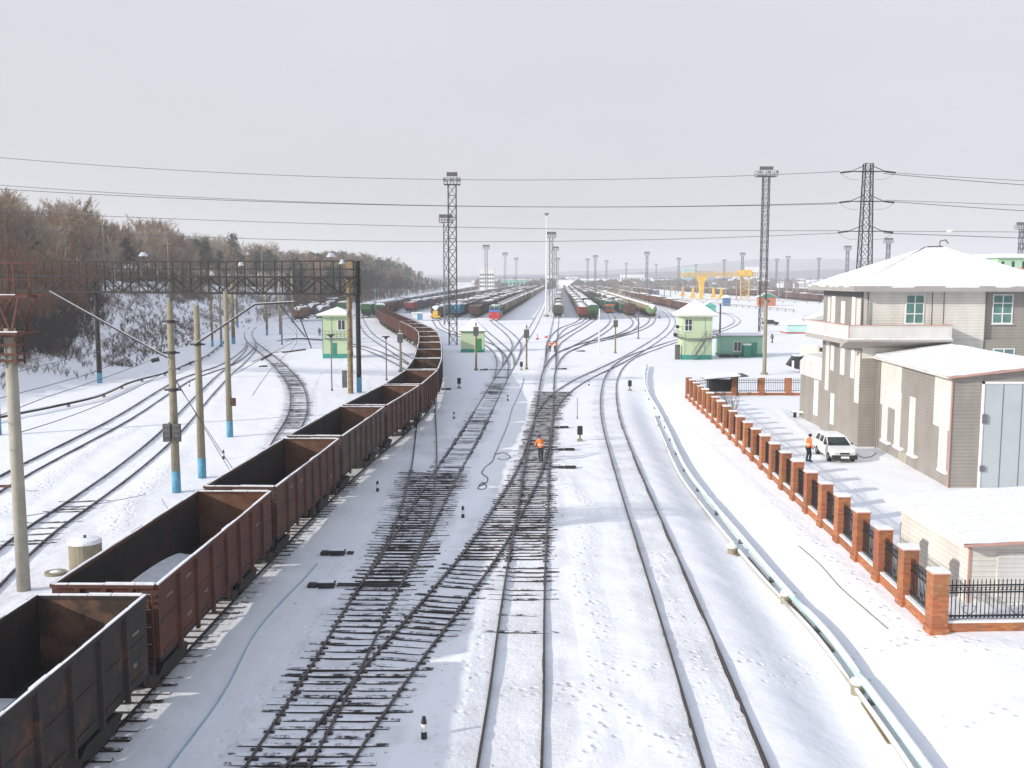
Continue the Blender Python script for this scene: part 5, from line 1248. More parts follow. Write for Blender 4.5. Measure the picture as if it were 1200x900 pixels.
    m=MB(); m.beam(up(A0,-.06),up(A1,-.06),.08,.1); m.beam(up(A0,-.06),up(B0,-.06),.08,.1); m.beam(up(B0,-.06),up(C0,-.06),.08,.1); m.build('annex_eaves_trim',TRIM,r)
    d=(b-a).normalized(); nrm=Vector((-d.y,d.x,0))  # pointing left (-x)
    if nrm.x>0: nrm=-nrm
    def onwall(px,py):
        # intersect ray with annex left wall plane
        dr=Vector(ray(px,py)); o=Vector((0,0,CZ)); t=(a-o).dot(nrm)/dr.dot(nrm); p=o+dr*t; return (p-a).dot(d),p.z
    def wpanel(px0,px1,yt,yb_,proud,mt,name,par=r,zt_=None):
        u0,z1=onwall((px0+px1)/2,yt); _,z0=onwall((px0+px1)/2,yb_); ua,_=onwall(px0,yt+30); ub,_=onwall(px1,yt+30); ua,ub=min(ua,ub),max(ua,ub); ua=max(.01,ua)
        if zt_: z1=zt_
        m=MB(); p0=a+d*ua; p1=a+d*ub; q0=p0+nrm*proud;q1=p1+nrm*proud; m.prism([(p0.x,p0.y),(p1.x,p1.y),(q1.x,q1.y),(q0.x,q0.y)],'z',z0,z1); return m.build(name,mt,par)
    wpanel(1032,1056,430,478,.02,PALE,'cream_panel',zt_=6.7); wpanel(1095,1121,440,503,.02,PALE,'cream_panel',zt_=6.7)
    for q in ((1035,1040.5,453,517),(1050,1055.5,459,524),(1066.5,1072,465,533),(1102,1110.5,476,552)):
        f=wpanel(*q,.07,WHITE,'tall_window'); wpanel(q[0]+1.6,q[1]-.8,q[2]+2,q[3]-3,.078,PALE,'pane',f)
        wpanel(q[0]-1.5,q[1]+2,q[3]-1.5,q[3]+1.5,.22,SNOW,'sill_snow',f)
    wpanel(1052,1062,528,545,.03,CONCL,'wall_hatch')
    # gate
    gx0=ony(1151,500,a.y)[0]; gz1=6.3
    m=MB(); m.bx(gx0,gx0+4.2,a.y-.06,a.y-.002,GZ-.3,gz1); g_=m.build('gate',mat('gate_blue_grey',(.45,.49,.51),.6,0,.06,.8),r)
    m=MB(); m.bx(gx0-.12,gx0,a.y-.1,a.y-.002,GZ-.3,gz1+.12); m.bx(gx0-.12,gx0+4.3,a.y-.1,a.y-.002,gz1,gz1+.12); m.build('gate_frame',WHITE,g_)
    m=MB(); m.bx(gx0-.08,gx0+.2,a.y-.16,a.y-.1,4.1,4.6); m.bx(gx0-.08,gx0+.2,a.y-.16,a.y-.1,1.4,1.7); m.build('hinge',GSTEEL,g_)
    for q in (1.05,2.1,3.15): m=MB(); m.bx(gx0+q-.02,gx0+q+.02,a.y-.075,a.y-.062,GZ-.2,gz1); m.build('panel_seam',GSTEEL,g_)
    m=MB(); m.beam(a+Vector((-.03,-.03,GZ-.5)),a+Vector((-.03,-.03,ez)),.07); m.build('annex_corner_trim',TRIM,r)
station()
# ---------------------------------------------------------------- foreground garage
def garage():
    x0,y0,y1=16.5,34.5,40.8; x1=30; zr0,zr1=2.75,3.6
    r=thing('cream_garage','low cream-clad garage with a broad snow-covered roof behind the brick fence corner','garage',(x0,y0,0))
    L=x1-x0; D=y1-y0
    m=MB(); m.prism([(0,GZ-1),(L,GZ-1),(L,zr1-.15),(0,zr0-.12)],'y',0,D); m.build('wall',PALE,r)
    m=MB(); m.prism([(-.5,zr0-.10),(L+.5,zr1-.1),(L+.5,zr1),(-.5,zr0)],'y',-.6,D+.5); m.build('roof',TRIM,r)
    m=MB(); m.prism([(-.5,zr0+.005),(L+.5,zr1+.005),(L+.5,zr1+.2),(-.38,zr0+.17)],'y',-.6,D+.5); roughen(m.build('roof_snow',SNOW,r),16,.045,3)
    m=MB(); m.bx(-.55,-.503,-.6,D+.5,zr0-.10,zr0+.03); m.build('eaves_board',WHITE,r)
    m=MB(); m.bx(-.03,.05,-.03,.05,GZ-.5,zr0-.12); m.build('corner_trim',TRIM,r)
    m=MB(); m.bx(1.0,5.5,-.05,-.002,GZ-.3,2.3); m.build('garage_door',WSID,r)
garage()
# ---------------------------------------------------------------- brick fence
def fence():
    n=24; P=[(14.2+.05*2.8*k,31.8+2.8*k) for k in range(n)]
    IR=mat('wrought_iron',(.02,.022,.025),.5,.4,.2,5)
    pz=[h1(*p)-.03 for p in P]; pw=.27; ph=2.08
    r=thing('brick_fence','long orange brick pillar fence with iron grilles and snow caps along the station yard','fence',(P[0][0],P[0][1],0))
    def pil(x,y,z,k=0,root=r,hh=ph):
        m=MB(); m.box(x,y,z+hh/2,pw*2,pw*2,hh); o=m.build('pillar',BRICK,root)
        m=MB(); m.box(x,y,z+.12,pw*2+.08,pw*2+.08,.24); m.build('pillar_foot',BRICK,o)
        m=MB(); m.bevbox(x-pw-.045,x+pw+.045,y-pw-.045,y+pw+.045,z+hh,z+hh+.05,.01); m.build('cap',TRIM,o)
        m=MB(); m.bevbox(x-pw-.03,x+pw+.03,y-pw-.03,y+pw+.03,z+hh+.05,z+hh+.11+.03*math.sin(k*2.1),.03); m.build('cap_snow',SNOW,o)
    def panel(a,b,za,zb,root=r,det=True,pot=True):
        A=Vector((a[0],a[1],za));B=Vector((b[0],b[1],zb)); d=(B-A); L=d.length; u=d.normalized(); A2=A+u*pw; B2=B-u*pw; Z=lambda z:Vector((0,0,z))
        m=MB(); m.beam(A2+Z(.16),B2+Z(.16),.34,.42); m.build('brick_base',BRICK,root)
        m=MB(); m.beam(A2+Z(.41),B2+Z(.41),.32,.07); m.build('base_snow',SNOW,root)
        m=MB()
        for z in (.58,1.38,1.62): m.beam(A2+Z(z),B2+Z(z),.04,.045)
        nb=int((16 if det else 12)*(L-.54)/2.26)
        for k in range(nb+1):
            p=A2.lerp(B2,(k+.5)/(nb+1)); m.beam(p+Z(.52),p+Z(1.82),.024 if det else .03)
        if det:
            for k in range(nb):
                p=A2.lerp(B2,(k+1)/(nb+1)); rr=(B2-A2).length/(nb+1)*.42
                for zc in (.5,1.5):
                    pts=[p+u*(rr*math.cos(t*math.pi/4))+Z(zc+rr*math.sin(t*math.pi/4)) for t in range(9)]
                    for i in range(8): m.beam(pts[i],pts[i+1],.016)
            for k in range(4):
                p=A2.lerp(B2,(k+.5)/4)
                for s in (-1,1): m.tube([p+Z(.6),p+u*(s*.18)+Z(.72),p+u*(s*.22)+Z(.88),p+u*(s*.08)+Z(.92)],.013,4)
        m.build('iron_grille',IR,root)
    for k in range(n): pil(*P[k],pz[k],k)
    for k in range(n-1): panel(P[k],P[k+1],pz[k],pz[k+1],det=k<9)
    r.location=(P[0][0],P[0][1],0); panel(P[0],(P[0][0]+7.0,P[0][1]),pz[0],h1(P[0][0]+7,P[0][1])-.03)
    for k in (1,2,3): pass
    # geometry above was given in world coordinates
    for c in r.children:
        c.location=(-P[0][0],-P[0][1],0)
    # rear cross fence
    r2=thing('yard_cross_fence','short iron fence with three brick pillars across the back of the station yard','fence',(0,0,0))
    Pb=[(P[-1][0]+4.75,97.4),(P[-1][0]+7.45,97.4),(P[-1][0]+10.15,97.4)]
    for k,p in enumerate(Pb): pil(p[0],p[1],h1(*p),k,r2,1.75)
    pts=[(P[-1][0],96.6),(P[-1][0]+2.4,97.4)]+Pb+[(P[-1][0]+12.8,97.4)]
    for a,b in zip(pts[:-1],pts[1:]): panel(a,b,h1(*a)-.1,h1(*b)-.1,r2,False)
fence()
# open shelter at the far end of the fence
g=G(846,463); r=thing('open_shelter','small dark open shelter with tilted snowy roof at the brick fence far end','shelter',g)
m=MB()
for x in (-1.3,1.3):
    for y in (-1,1): m.beam((x,y,-.1),(x,y,1.7+.25*(x>0)),.12)
m.bx(-1.2,1.2,.95,1.0,0,1.5); m.build('frame',BLACK,r); m=MB(); m.prism([(-1.9,1.65),(2.3,2.0),(2.3,2.08),(-1.9,1.73)],'y',-1.4,1.4); m.build('roof',BLACK,r); m=MB(); m.prism([(-1.9,1.735),(1.6,2.03),(1.4,2.2),(-1.8,1.92)],'y',-1.35,1.35); m.build('roof_snow',SNOW,r)
m=MB(); rn=random.Random(8)
for k in range(26):
    x,y=rn.uniform(-.9,.9),rn.uniform(-.6,.6); m.tube([(x*.4,y*.4,0),(x*.7,y*.7,.7),(x+rn.uniform(-.3,.3),y,1.3+rn.uniform(-.3,.4))],.018,4)
o=m.build('snowy_shrub',mat('twig_grey',(.25,.22,.19),.9,0,.2,3)); o.location=G(858,482); tag(o,'thin bare shrub beside the open shelter','shrub')
# bench row by the wall
g=G(954,492); r=thing('bench','long low snow-covered bench along the station wall','bench',g,R(-52)); m=MB(); m.bx(-2.2,2.2,-.2,.2,.42,.48); m.build('seat',CONCO,r); m=MB(); m.bevbox(-2.15,2.15,-.18,.18,.48,.58,.04); m.build('seat_snow',SNOW,r)
for x in (-1.9,0,1.9): m=MB(); m.bx(x-.05,x+.05,-.16,.16,-.05,.42); m.build('leg',BLACK,r)
# dark tarpaulin canopy and truck behind the yard
g=G(940,436); r=thing('canopy_tent','dark arched canopy with pale hanging scraps behind the cross fence','canopy',g,R(-6)); m=MB(); w=2.0
m.prism([(-w,0.9),(-w*.6,2.1),(w*.9,1.95),(w*1.05,.0),(w*.6,.15),(-w*.5,.5)],'y',-.9,.9); m.build('dark_cover',BLACK,r); m=MB(); rn=random.Random(6)
for x in (-1.5,-.5,-.2,.5,1.1): m.bx(x,x+.28,-.98,-.9,.5,.5+rn.uniform(.5,1.2))
m.build('hanging_scraps',WHITE,r); m=MB(); m.bevbox(-w*.6,w*.9,-.85,.85,2.1,2.22,.05); m.build('cover_snow',SNOW,r)
def truck():
    g=G(953,421); r=thing('box_truck','cream van body with a dark window beyond the canopy','van',g,R(-12)); m=MB(); m.bevbox(-1.9,.6,-.9,.9,.5,2.0,.08); m.build('cargo_box',mat('van_cream',(.72,.68,.58),.5,0,.05,1),r)
    m=MB(); m.prism([(.62,.5),(2.3,.5),(2.3,1.1),(1.6,1.2),(1.25,1.9),(.62,1.95)],'y',-.85,.85); m.build('cab',mat('van_cream',(.72,.68,.58)),r)
    m=MB(); m.prism([(.75,1.2),(1.5,1.2),(1.2,1.8),(.75,1.85)],'y',-.87,.87); m.build('cab_window',BLACK,r)
    for x in (-1.3,1.5):
        for s in (-1,1): m=MB(); m.cyl((x,s*.7,.38),(x,s*.88,.38),.38,.38,14); m.build('wheel',RUBBER,r)
    m=MB(); m.bevbox(-1.85,.55,-.85,.85,2.0,2.1,.04); m.build('roof_snow',SNOW,r)
truck()
g=G(903,381); r=thing('parked_car','dark car half buried in snow beyond the green shed','car',g,R(-12)); m=MB(); m.prism([(-2.1,.3),(2.1,.3),(2.1,.75),(1.2,.85),(.6,1.35),(-1.0,1.4),(-1.7,.9),(-2.1,.85)],'y',-.8,.8); m.build('body',BLACK,r); m=MB(); m.bevbox(-.9,.5,-.7,.7,1.4,1.5,.03); m.build('roof_snow',SNOW,r)
for x in (-1.3,1.3): m=MB(); m.cyl((x,-.85,.32),(x,.85,.32),.32,.32,12); m.build('wheel',RUBBER,r)
# ---------------------------------------------------------------- white estate car
def car():
    gf=Vector(G(985,548)); gb=Vector(G(961,519)); hd=math.atan2(-1.0,.26)
    hv=Vector((-.02,-1,0)).normalized(); hd=math.atan2(hv.y,hv.x); c=Vector(G(988,542))-hv*1.75; c.z=h1(c.x,c.y)
    r=thing('estate_car','white estate car with snowy roof parked beside the station wall','car',c,hd); W=.82
    # +x is forward. body sections along x: (x, halfwidth, zbelow, zbelt)
    secs=[(-2.05,.72,.42,.95),(-1.98,.78,.30,1.0),(-1.3,W,.26,1.0),(0,W+.01,.26,.98),(.95,W,.26,.95),(1.75,.78,.28,.86),(1.98,.72,.36,.78),(2.03,.66,.45,.70)]
    m=MB(); vs=[];fs=[]
    for x,w,z0,z1 in secs:
        vs+=[(x,-w*.9,z0),(x,-w,z0+.15),(x,-w,z1-.14),(x,-w*.93,z1),(x,w*.93,z1),(x,w,z1-.14),(x,w,z0+.15),(x,w*.9,z0)]
    for k in range(len(secs)-1):
        for i in range(8): fs.append((k*8+i,k*8+(i+1)%8,(k+1)*8+(i+1)%8,(k+1)*8+i))
    fs+=[tuple(range(8)),tuple(range(len(secs)*8-1,len(secs)*8-9,-1))]
    m.add(vs,fs); m.build('body',CARW,r,smooth=False)
    # greenhouse
    G0=[(-1.95,.72,.98),(-1.75,.60,1.40),(-1.3,.60,1.46),(.1,.60,1.46),(.98,.72,.95)]
    m=MB(); a=[(-1.95,.98),(-1.72,1.40),(.12,1.40),(.92,.95)]; top=.60; bot=.75
    def gl(pts): return pts
    vs=[(-1.95,-bot,.985),(-1.72,-top,1.39),(.12,-top,1.39),(.92,-bot,.955),(-1.95,bot,.985),(-1.72,top,1.39),(.12,top,1.39),(.92,bot,.955)]
    m.add(vs,[(0,1,2,3),(7,6,5,4),(0,4,5,1),(1,5,6,2),(2,6,7,3),(3,7,4,0)]); m.build('windows',GLASS,r)
    m=MB(); m.bevbox(-1.76,.16,-.63,.63,1.385,1.45,.05); m.build('roof',CARW,r)
    m=MB()
    for s in (-1,1):
        for p,q in (((-1.97,.755*s,.98),(-1.74,.61*s,1.40)),((-1.0,.76*s,.98),(-.98,.615*s,1.40)),((-.1,.76*s,.97),(-.15,.615*s,1.40)),((.94,.755*s,.95),(.13,.61*s,1.40))): m.beam(p,q,.06)
    m.build('pillars',CARW,r)
    m=MB(); m.bevbox(-1.7,.1,-.58,.58,1.45,1.50,.03); m.build('roof_snow',SNOW,r)
    m=MB(); m.bevbox(1.86,2.12,-.80,.80,.26,.52,.04); m.build('bumper',BLACK,r); m=MB(); m.bevbox(-2.14,-1.95,-.78,.78,.30,.52,.04); m.build('bumper',BLACK,r)
    m=MB(); m.bx(2.005,2.045,-.30,.30,.56,.68); m.build('grille',BLACK,r)
    for s in (-1,1): m=MB(); m.bx(1.97,2.035,min(s*.34,s*.64),max(s*.34,s*.64),.56,.70); m.build('headlight',CHROME,r)
    m=MB(); m.bx(2.121,2.135,-.26,.26,.33,.45); m.build('number_plate',WHITE,r)
    for s in (-1,1): m=MB(); m.ell((.62,s*.86,1.02),(.06,.1,.07)); m.build('wing_mirror',BLACK,r)
    for x in (-1.25,1.25):
        for s in (-1,1):
            m=MB(); m.cyl((x,s*.66,.29),(x,s*.835,.29),.29,.29,18); o=m.build('wheel',RUBBER,r); m=MB(); m.cyl((x,s*.83,.29),(x,s*.845,.29),.18,.17,14); m.build('rim',GSTEEL,o)
car()
# ---------------------------------------------------------------- people
def skinmesh(pts,edges,rad,sub=1):
    me=bpy.data.meshes.new('tmp'); me.from_pydata(pts,edges,[]); o=bpy.data.objects.new('tmp',me); COL.objects.link(o)
    sk=o.modifiers.new('s','SKIN'); sk.use_smooth_shade=True
    for i,v in enumerate(me.skin_vertices[0].data): v.radius=(rad[i][0],rad[i][1]) if isinstance(rad[i],tuple) else (rad[i],rad[i]); v.use_root=(i==0)
    ss=o.modifiers.new('u','SUBSURF'); ss.levels=sub; ss.render_levels=sub
    dg=bpy.context.evaluated_depsgraph_get(); ev=o.evaluated_get(dg); out=bpy.data.meshes.new_from_object(ev); bpy.data.objects.remove(o); return out
def person(label,loc,rz,pose='stand',jacket=ORANGE,pants=NAVY,hat=NAVY,group=None,held=None):
    r=thing('person',label,'person',loc,rz,group=group)
    b=.0; fwd=0.0
    lean={'stand':.05,'bend':.45,'walk':.10}[pose]
    hip=Vector((0,0,.93)); ch=hip+Vector((0,lean*.45,.40-lean*.08)); nk=hip+Vector((0,lean*.75,.57-lean*.16)); hd=nk+Vector((0,.05+lean*.12,.17-lean*.04))
    st={'stand':.04,'bend':.14,'walk':.26}[pose]
    J={'hip':hip,'ch':ch,'nk':nk,'hd':hd}
    for s,n in ((-1,'l'),(1,'r')):
        J[n+'h']=hip+Vector((s*.10,0,-.06)); J[n+'k']=Vector((s*.12,s*st*.6+.06,.50)); J[n+'a']=Vector((s*.12,s*st,.10)); J[n+'t']=Vector((s*.13,s*st+.17,.04))
        J[n+'s']=nk+Vector((s*.17,-.01,-.07)); 
        J[n+'e']=J[n+'s']+Vector((s*.09,-.02+lean*.2-s*st*.3,-.27)); J[n+'w']=J[n+'e']+Vector((s*-.02,.12+lean*.3,-.21)); J[n+'f']=J[n+'w']+Vector((0,.05,-.09))
    if pose=='bend': 
        for n in 'lr': J[n+'w']=J[n+'e']+Vector((0,.20,-.14)); J[n+'f']=J[n+'w']+Vector((0,.09,-.05))
    K=['hip','ch','nk','hd','lh','lk','la','lt','rh','rk','ra','rt','ls','le','lw','lf','rs','re','rw','rf']; I={k:i for i,k in enumerate(K)}
    E=[('hip','ch'),('ch','nk'),('nk','hd'),('hip','lh'),('lh','lk'),('lk','la'),('la','lt'),('hip','rh'),('rh','rk'),('rk','ra'),('ra','rt'),('nk','ls'),('ls','le'),('le','lw'),('lw','lf'),('nk','rs'),('rs','re'),('re','rw'),('rw','rf')]
    RD={'hip':(.13,.10),'ch':(.15,.10),'nk':.055,'hd':.10,'h':.085,'k':.055,'a':.038,'t':.035,'s':.055,'e':.042,'w':.03,'f':.028}
    rad=[RD[k] if k in RD else RD[k[1]] for k in K]
    me=skinmesh([tuple(J[k]) for k in K],[(I[a],I[b_]) for a,b_ in E],rad); me.materials.append(SKIN)
    o=bpy.data.objects.new('body',me); COL.objects.link(o); o.parent=r
    def sub(keys,edges,radii,m,name):
        ii={k:i for i,k in enumerate(keys)}; me=skinmesh([tuple(J[k]) for k in keys],[(ii[a],ii[c]) for a,c in edges],radii); me.materials.append(m); o=bpy.data.objects.new(name,me); COL.objects.link(o); o.parent=r; return o
    J['hem']=hip+Vector((0,0,-.10)); J['cl']=nk+Vector((0,.01,.02))
    jk=sub(['hem','ch','cl','ls','le','lw','rs','re','rw'],[('hem','ch'),('ch','cl'),('cl','ls'),('ls','le'),('le','lw'),('cl','rs'),('rs','re'),('re','rw')],[(.19,.15),(.20,.145),(.09,.08),.085,.07,.052,.085,.07,.052],jacket,'jacket')
    m=MB(); c=hip.lerp(ch,.55); m.lathe(0,0,[(.205,-.03),(.212,0),(.205,.03)],14); o2=m.build('reflective_band',REFL,jk); o2.location=c; o2.scale=(1,.80,1)
    sub(['hip','lh','lk','la','rh','rk','ra'],[('hip','lh'),('lh','lk'),('lk','la'),('hip','rh'),('rh','rk'),('rk','ra')],[(.15,.12),.11,.085,.065,.11,.085,.065],pants,'trousers')
    for n in 'lr':
        m=MB(); a=J[n+'a']; t=J[n+'t']; m.ell((a.x,(a.y+t.y)/2,.055),(.06,.15,.055),10,6); m.ell((a.x,a.y,.11),(.06,.065,.09),10,6); m.build('boot',BLACK,r,smooth=True)
        m=MB(); f=J[n+'f']; w=J[n+'w']; dd=(f-w).normalized(); m.ell(w+dd*.05,(.045,.05,.055),8,6)
        for q in range(4): p=w+dd*.09+Vector((0,0,0))+Vector((0.022*(q-1.5),0,0)); m.tube([p,p+dd*.045,p+dd*.08+Vector((0,.015,-.005))],.011,5)
        m.tube([w+dd*.04,w+dd*.07+Vector((-.045 if n=='r' else .045,.02,0))],.013,5); m.build('glove',NAVY,r,smooth=True)
    m=MB(); m.ell(hd+Vector((0,-.01,.055)),(.115,.125,.10),12,8); m.build('hat',hat,r,smooth=True)
    m=MB(); m.ell(hd+Vector((0,.105,-.01)),(.016,.022,.025),6,5); 
    m.build('nose',SKIN,r)
    if held=='pole': m=MB(); f=J['rf']; m.beam((f.x,f.y,0.05),(f.x-.02,f.y-.1,1.45),.035); o=m.build('long_tool',CONCO,None); o.matrix_world=Matrix.Translation(Vector(loc))@Matrix.Rotation(rz,4,'Z'); tag(o,'long-handled track tool held by the nearest worker','tool')
    return r
person('nearest track worker in an orange jacket bending over the centre track, seen from behind',G(634,541),R(15),'bend',ORANGE,NAVY,held=None)
person('left one of the two orange-clad workers standing on the centre track near the white mast',G(644.5,412),R(160),'stand')
person('right one of the two orange-clad workers on the centre track, head bowed',G(650.5,412),R(-30),'bend')
person('man in an orange vest and dark hat standing by the white car door',G(947,541),R(-75),'stand')
person('tiny orange-clad worker beside the pale green tank wagon end',G(773,374),R(90),'walk')
person('tiny dark-clad figure walking in the snow behind the cross fence',G(905,402),R(30),'walk',NAVY,NAVY)
person('tiny dark-clad figure beside the left signal cabin',G(374.5,394),R(180),'stand',NAVY,NAVY)
# ---------------------------------------------------------------- pipelines
def pipe_run(name,label,pts,r,mt,snow=True,sup=None,zoff=.45,n=10):
    P=[Vector(G(x,y)) for x,y in pts]; P=[Vector((p.x,p.y,p.z)) for p in P]; P=smooth_path(catmull(P,.8),3); base=P[0].copy()
    for p in P: p.z=h1(p.x,p.y)+zoff
    for _ in range(8): 
        zs=[p.z for p in P]
        for i in range(1,len(P)-1): P[i].z=(zs[i-1]+zs[i]*2+zs[i+1])/4
    base=Vector((P[0].x,P[0].y,0)); Q=[p-base for p in P]; root=thing(name,label,'pipeline',base); m=MB(); m.tube(Q,r,n); m.build('pipe',mt,root,smooth=True)
    if snow:
        m=MB(); rn=random.Random(1); i=0
        while i<len(Q)-2:
            k=rn.randint(6,24); seg=Q[i:i+k+1]
            if len(seg)>2: m.tube([p+Vector((-r*.15,0,r*.62)) for p in seg],lambda t:r*.86*(.55+.45*math.sin(math.pi*min(1,max(0,t)))**.3),7)
            i+=k+(rn.random()<.3)
        m.build('snow_cap',SNOW,root,smooth=True)
    if sup:
        S_=arclen(Q); s=1.0; 
        while s<S_[-1]:
            p=along(Q,S_,s); gz=h1(p.x+base.x,p.y+base.y); m=MB(); m.bx(p.x-.13,p.x+.13,p.y-.09,p.y+.09,gz-.15,p.z-r+.02); m.build('support',GSTEEL,root); s+=sup
    return root,P
pr,pp=pipe_run('pipeline','snow-topped turquoise pipeline running beside the right-hand track',[(1135,985),(1075,897),(1007,803),(966,747),(923,702),(872,641),(835,596),(805,556),(785,513),(771,484),(759,463),(755.5,445),(758,430)],.13,TEAL,True,6,.30)
pipe_run('return_pipe','thinner pale pipe lying left of the turquoise pipeline',[(1115,985),(1061,897),(995,803),(952,745),(910,700),(862,645),(826,600),(797,560),(778,518),(766,488)],.08,CONCL,True,None,.16)
for i,(x,y) in enumerate([(1005,812),(921,706),(858,649)]):
    g=G(x,y); r=thing('pipe_valve',['round valve cover on the pipeline, nearest to the camera','valve cover wrapped in cloth midway along the pipeline','low valve box and scrap beside the far bend of the pipeline'][i],'valve',g,group='valves on the turquoise pipeline'); m=MB(); m.lathe(0,0,[(.2,-.1),(.22,.25),(.18,.36)],12); m.build('housing',CONC,r); m=MB(); m.ell((0,0,.36),(.24,.24,.14),10,6); m.build('snow_cap',SNOW,r,smooth=True); m=MB(); m.tube([(.15,0,.35),(.45,.1,.4)],.04); m.build('stub',TEAL,r)
pipe_run('heating_pipe','dark pipe on low blocks at the foot of the left hillside',[(-60,508),(0,493.5),(32,487),(110,470),(155,451),(197,439),(220,429),(239,421),(256,408),(266,397)],.12,BROWNST,True,7.5,.34)
m=MB(); P=[at(x,y,.03) for x,y in [(197,900),(262,812),(300,740),(330,705),(352,683),(372,660)]]; m.tube(smooth_path(catmull([Vector(p) for p in P],.6),3),.022,6); o=m.build('buried_hose',mat('pale_blue_hose',(.25,.42,.5),.6,0,.1,3)); tag(o,'pale blue hose half buried in the shaded snow beside the train','hose')
def hose(label,px,r=.022,cat='hose',mt=BLACK,name='hose'):
    P=smooth_path(catmull([Vector(G(x,y))+Vector((0,0,.04)) for x,y in px],.2),2); m=MB(); m.tube(P,r,5); o=m.build(name,mt); tag(o,label,cat); return o
hose('looped black hose lying on snow left of the centre switch',[(580,533),(577,541),(567,550),(565,556),(571,560),(571,565),(562,571),(558,573),(565,575),(570,572),(566,566),(561,570)],.03)
hose('straight black hose leading up the snow towards the centre post',[(614,443),(611,455),(606,467),(600,480),(596,495),(588,515),(580,533)],.022)
hose('short coil of black hose right of the long hose',[(580,533),(589,531),(598,537),(590,540),(583,538)],.028)
g=G(1024,541); hose('thin cable lying on snow between the car and the station wall',[(1003,532),(1012,537),(1020,536),(1027,531)],.02)
hose('long thin footpath rope line below the brick fence',[(935,640),(960,662),(985,690),(1010,712),(1040,738)],.015,'rope',CONCO,'rope')
# planks by the pipe
for i,(a,b,l) in enumerate([((856,645),(864,652),'weathered plank lying by the far pipeline bend'),((876,655),(905,690),'long thin plank beside the pipeline'),((1012,826),(1043,873),'dark edge board along the nearest stretch of pipeline'),((925,708),(975,765),'narrow board lying below the pipeline middle')]):
    A=Vector(G(*a))+Vector((0,0,.06));B=Vector(G(*b))+Vector((0,0,.06)); m=MB(); m.beam(A,B,.16,.05); o=m.build('plank',mat('old_wood',(.22,.16,.09),.9,0,.3,3)); tag(o,l,'plank')
# ---------------------------------------------------------------- trackside bits
def point_machine(px,py,label,dx=1.6,rz=0,rod=True):
    g=G(px,py); r=thing('point_machine',label,'point machine',g,rz,group='point machines at the switches'); m=MB(); m.bevbox(-.32,.32,-.25,.25,.02,.24,.04); m.bevbox(-.75,-.38,-.18,.18,.0,.16,.03); m.build('motor_box',BLACK,r)
    m=MB(); m.bevbox(-.29,.29,-.22,.22,.24,.27,.02); m.build('box_snow',SNOW,r)
    if rod: m=MB(); m.beam((.4,.12,.1),(.4+dx,.12,.08),.06); m.beam((.4,-.12,.1),(.4+dx,-.12,.08),.06); m.build('drive_rod',STEEL,r)
point_machine(383,688,'dark point machine beside the near left switch',2.9); point_machine(396,650,'small capped point box left of the wide switch',.3)
point_machine(668,549,'point machine right of the nearest worker, lower one',-1.6); point_machine(667,528,'point machine right of the nearest worker, middle one',-1.6); point_machine(661,502,'point machine right of the centre switch, upper one',-1.2)
point_machine(569,434,'point machine below the small green hut',3.2); point_machine(661,433,'point machine right of the centre track beyond the switch',-2.2); point_machine(683,412,'point machine at the diverging tanker track',-1.5)
point_machine(525,457,'small dark box beside the curving wagons',.3,rod=False); point_machine(310,430,'point machine at the left curve junction',-1.0)
def marker(px,py,label,h=.62,r0=.08):
    g=G(px,py); r=thing('striped_marker',label,'marker post',g,group='black and white fouling markers'); m=MB(); m.cyl((0,0,-.05),(0,0,h*.35),r0,r0,10); m.cyl((0,0,h*.7),(0,0,h),r0,r0*.6,10); m.build('black_bands',BLACK,r); m=MB(); m.cyl((0,0,h*.35),(0,0,h*.7),r0,r0,10); m.build('white_band',WHITE,r)
for x,y,l in [(497,866,'striped marker post nearest the camera below the centre'),(542.5,607,'striped marker post between the wide switch and centre tracks'),(442.5,576,'striped marker post in the train shadow left of the wide switch'),(532,491,'striped marker post between the train and the straight track'),(690,452,'striped marker post right of the centre switch'),(262,538,'striped marker post beside the third concrete mast'),(222,453,'striped marker post on the left below the hillside'),(595,470,'dark marker post by the hose')]: marker(x,y,l)
def dwarf(px,py,label):
    g=G(px,py); r=thing('dwarf_signal',label,'signal',g,group='dwarf signals beside the tracks'); m=MB(); m.cyl((0,0,-.05),(0,0,.5),.07,.07,8); m.bx(-.2,.2,-.2,.2,-.05,.15); m.build('stand',CONC,r)
    m=MB(); m.bevbox(-.2,.2,-.12,.12,.5,1.15,.05); m.build('signal_head',BLACK,r)
    for z in (.68,.95): m=MB(); m.cyl((0,-.2,z),(0,-.12,z),.08,.07,10); m.build('lens_hood',STEEL,r)
dwarf(679.5,517,'black dwarf signal right of the nearest worker'); dwarf(738,458,'black dwarf signal beside the right-hand curved track'); dwarf(538,455,'black dwarf signal right of the curving wagons'); dwarf(611,434,'black dwarf signal left of the brown centre post')
for i,(x,y,l) in enumerate([(630,398,'small red track tool standing on the snow left of the two workers'),(640,396,'low red track jack just left of the two workers')]):
    g=G(x,y); r=thing('track_jack',l,'tool',g); m=MB(); m.bx(-.3,.3,-.15,.15,0,.3); m.build('frame',RED,r); m=MB(); m.beam((0,0,.3),(.0 if i==0 else .5,0,1.1 if i==0 else .5),.12); m.build('handle',RED,r)
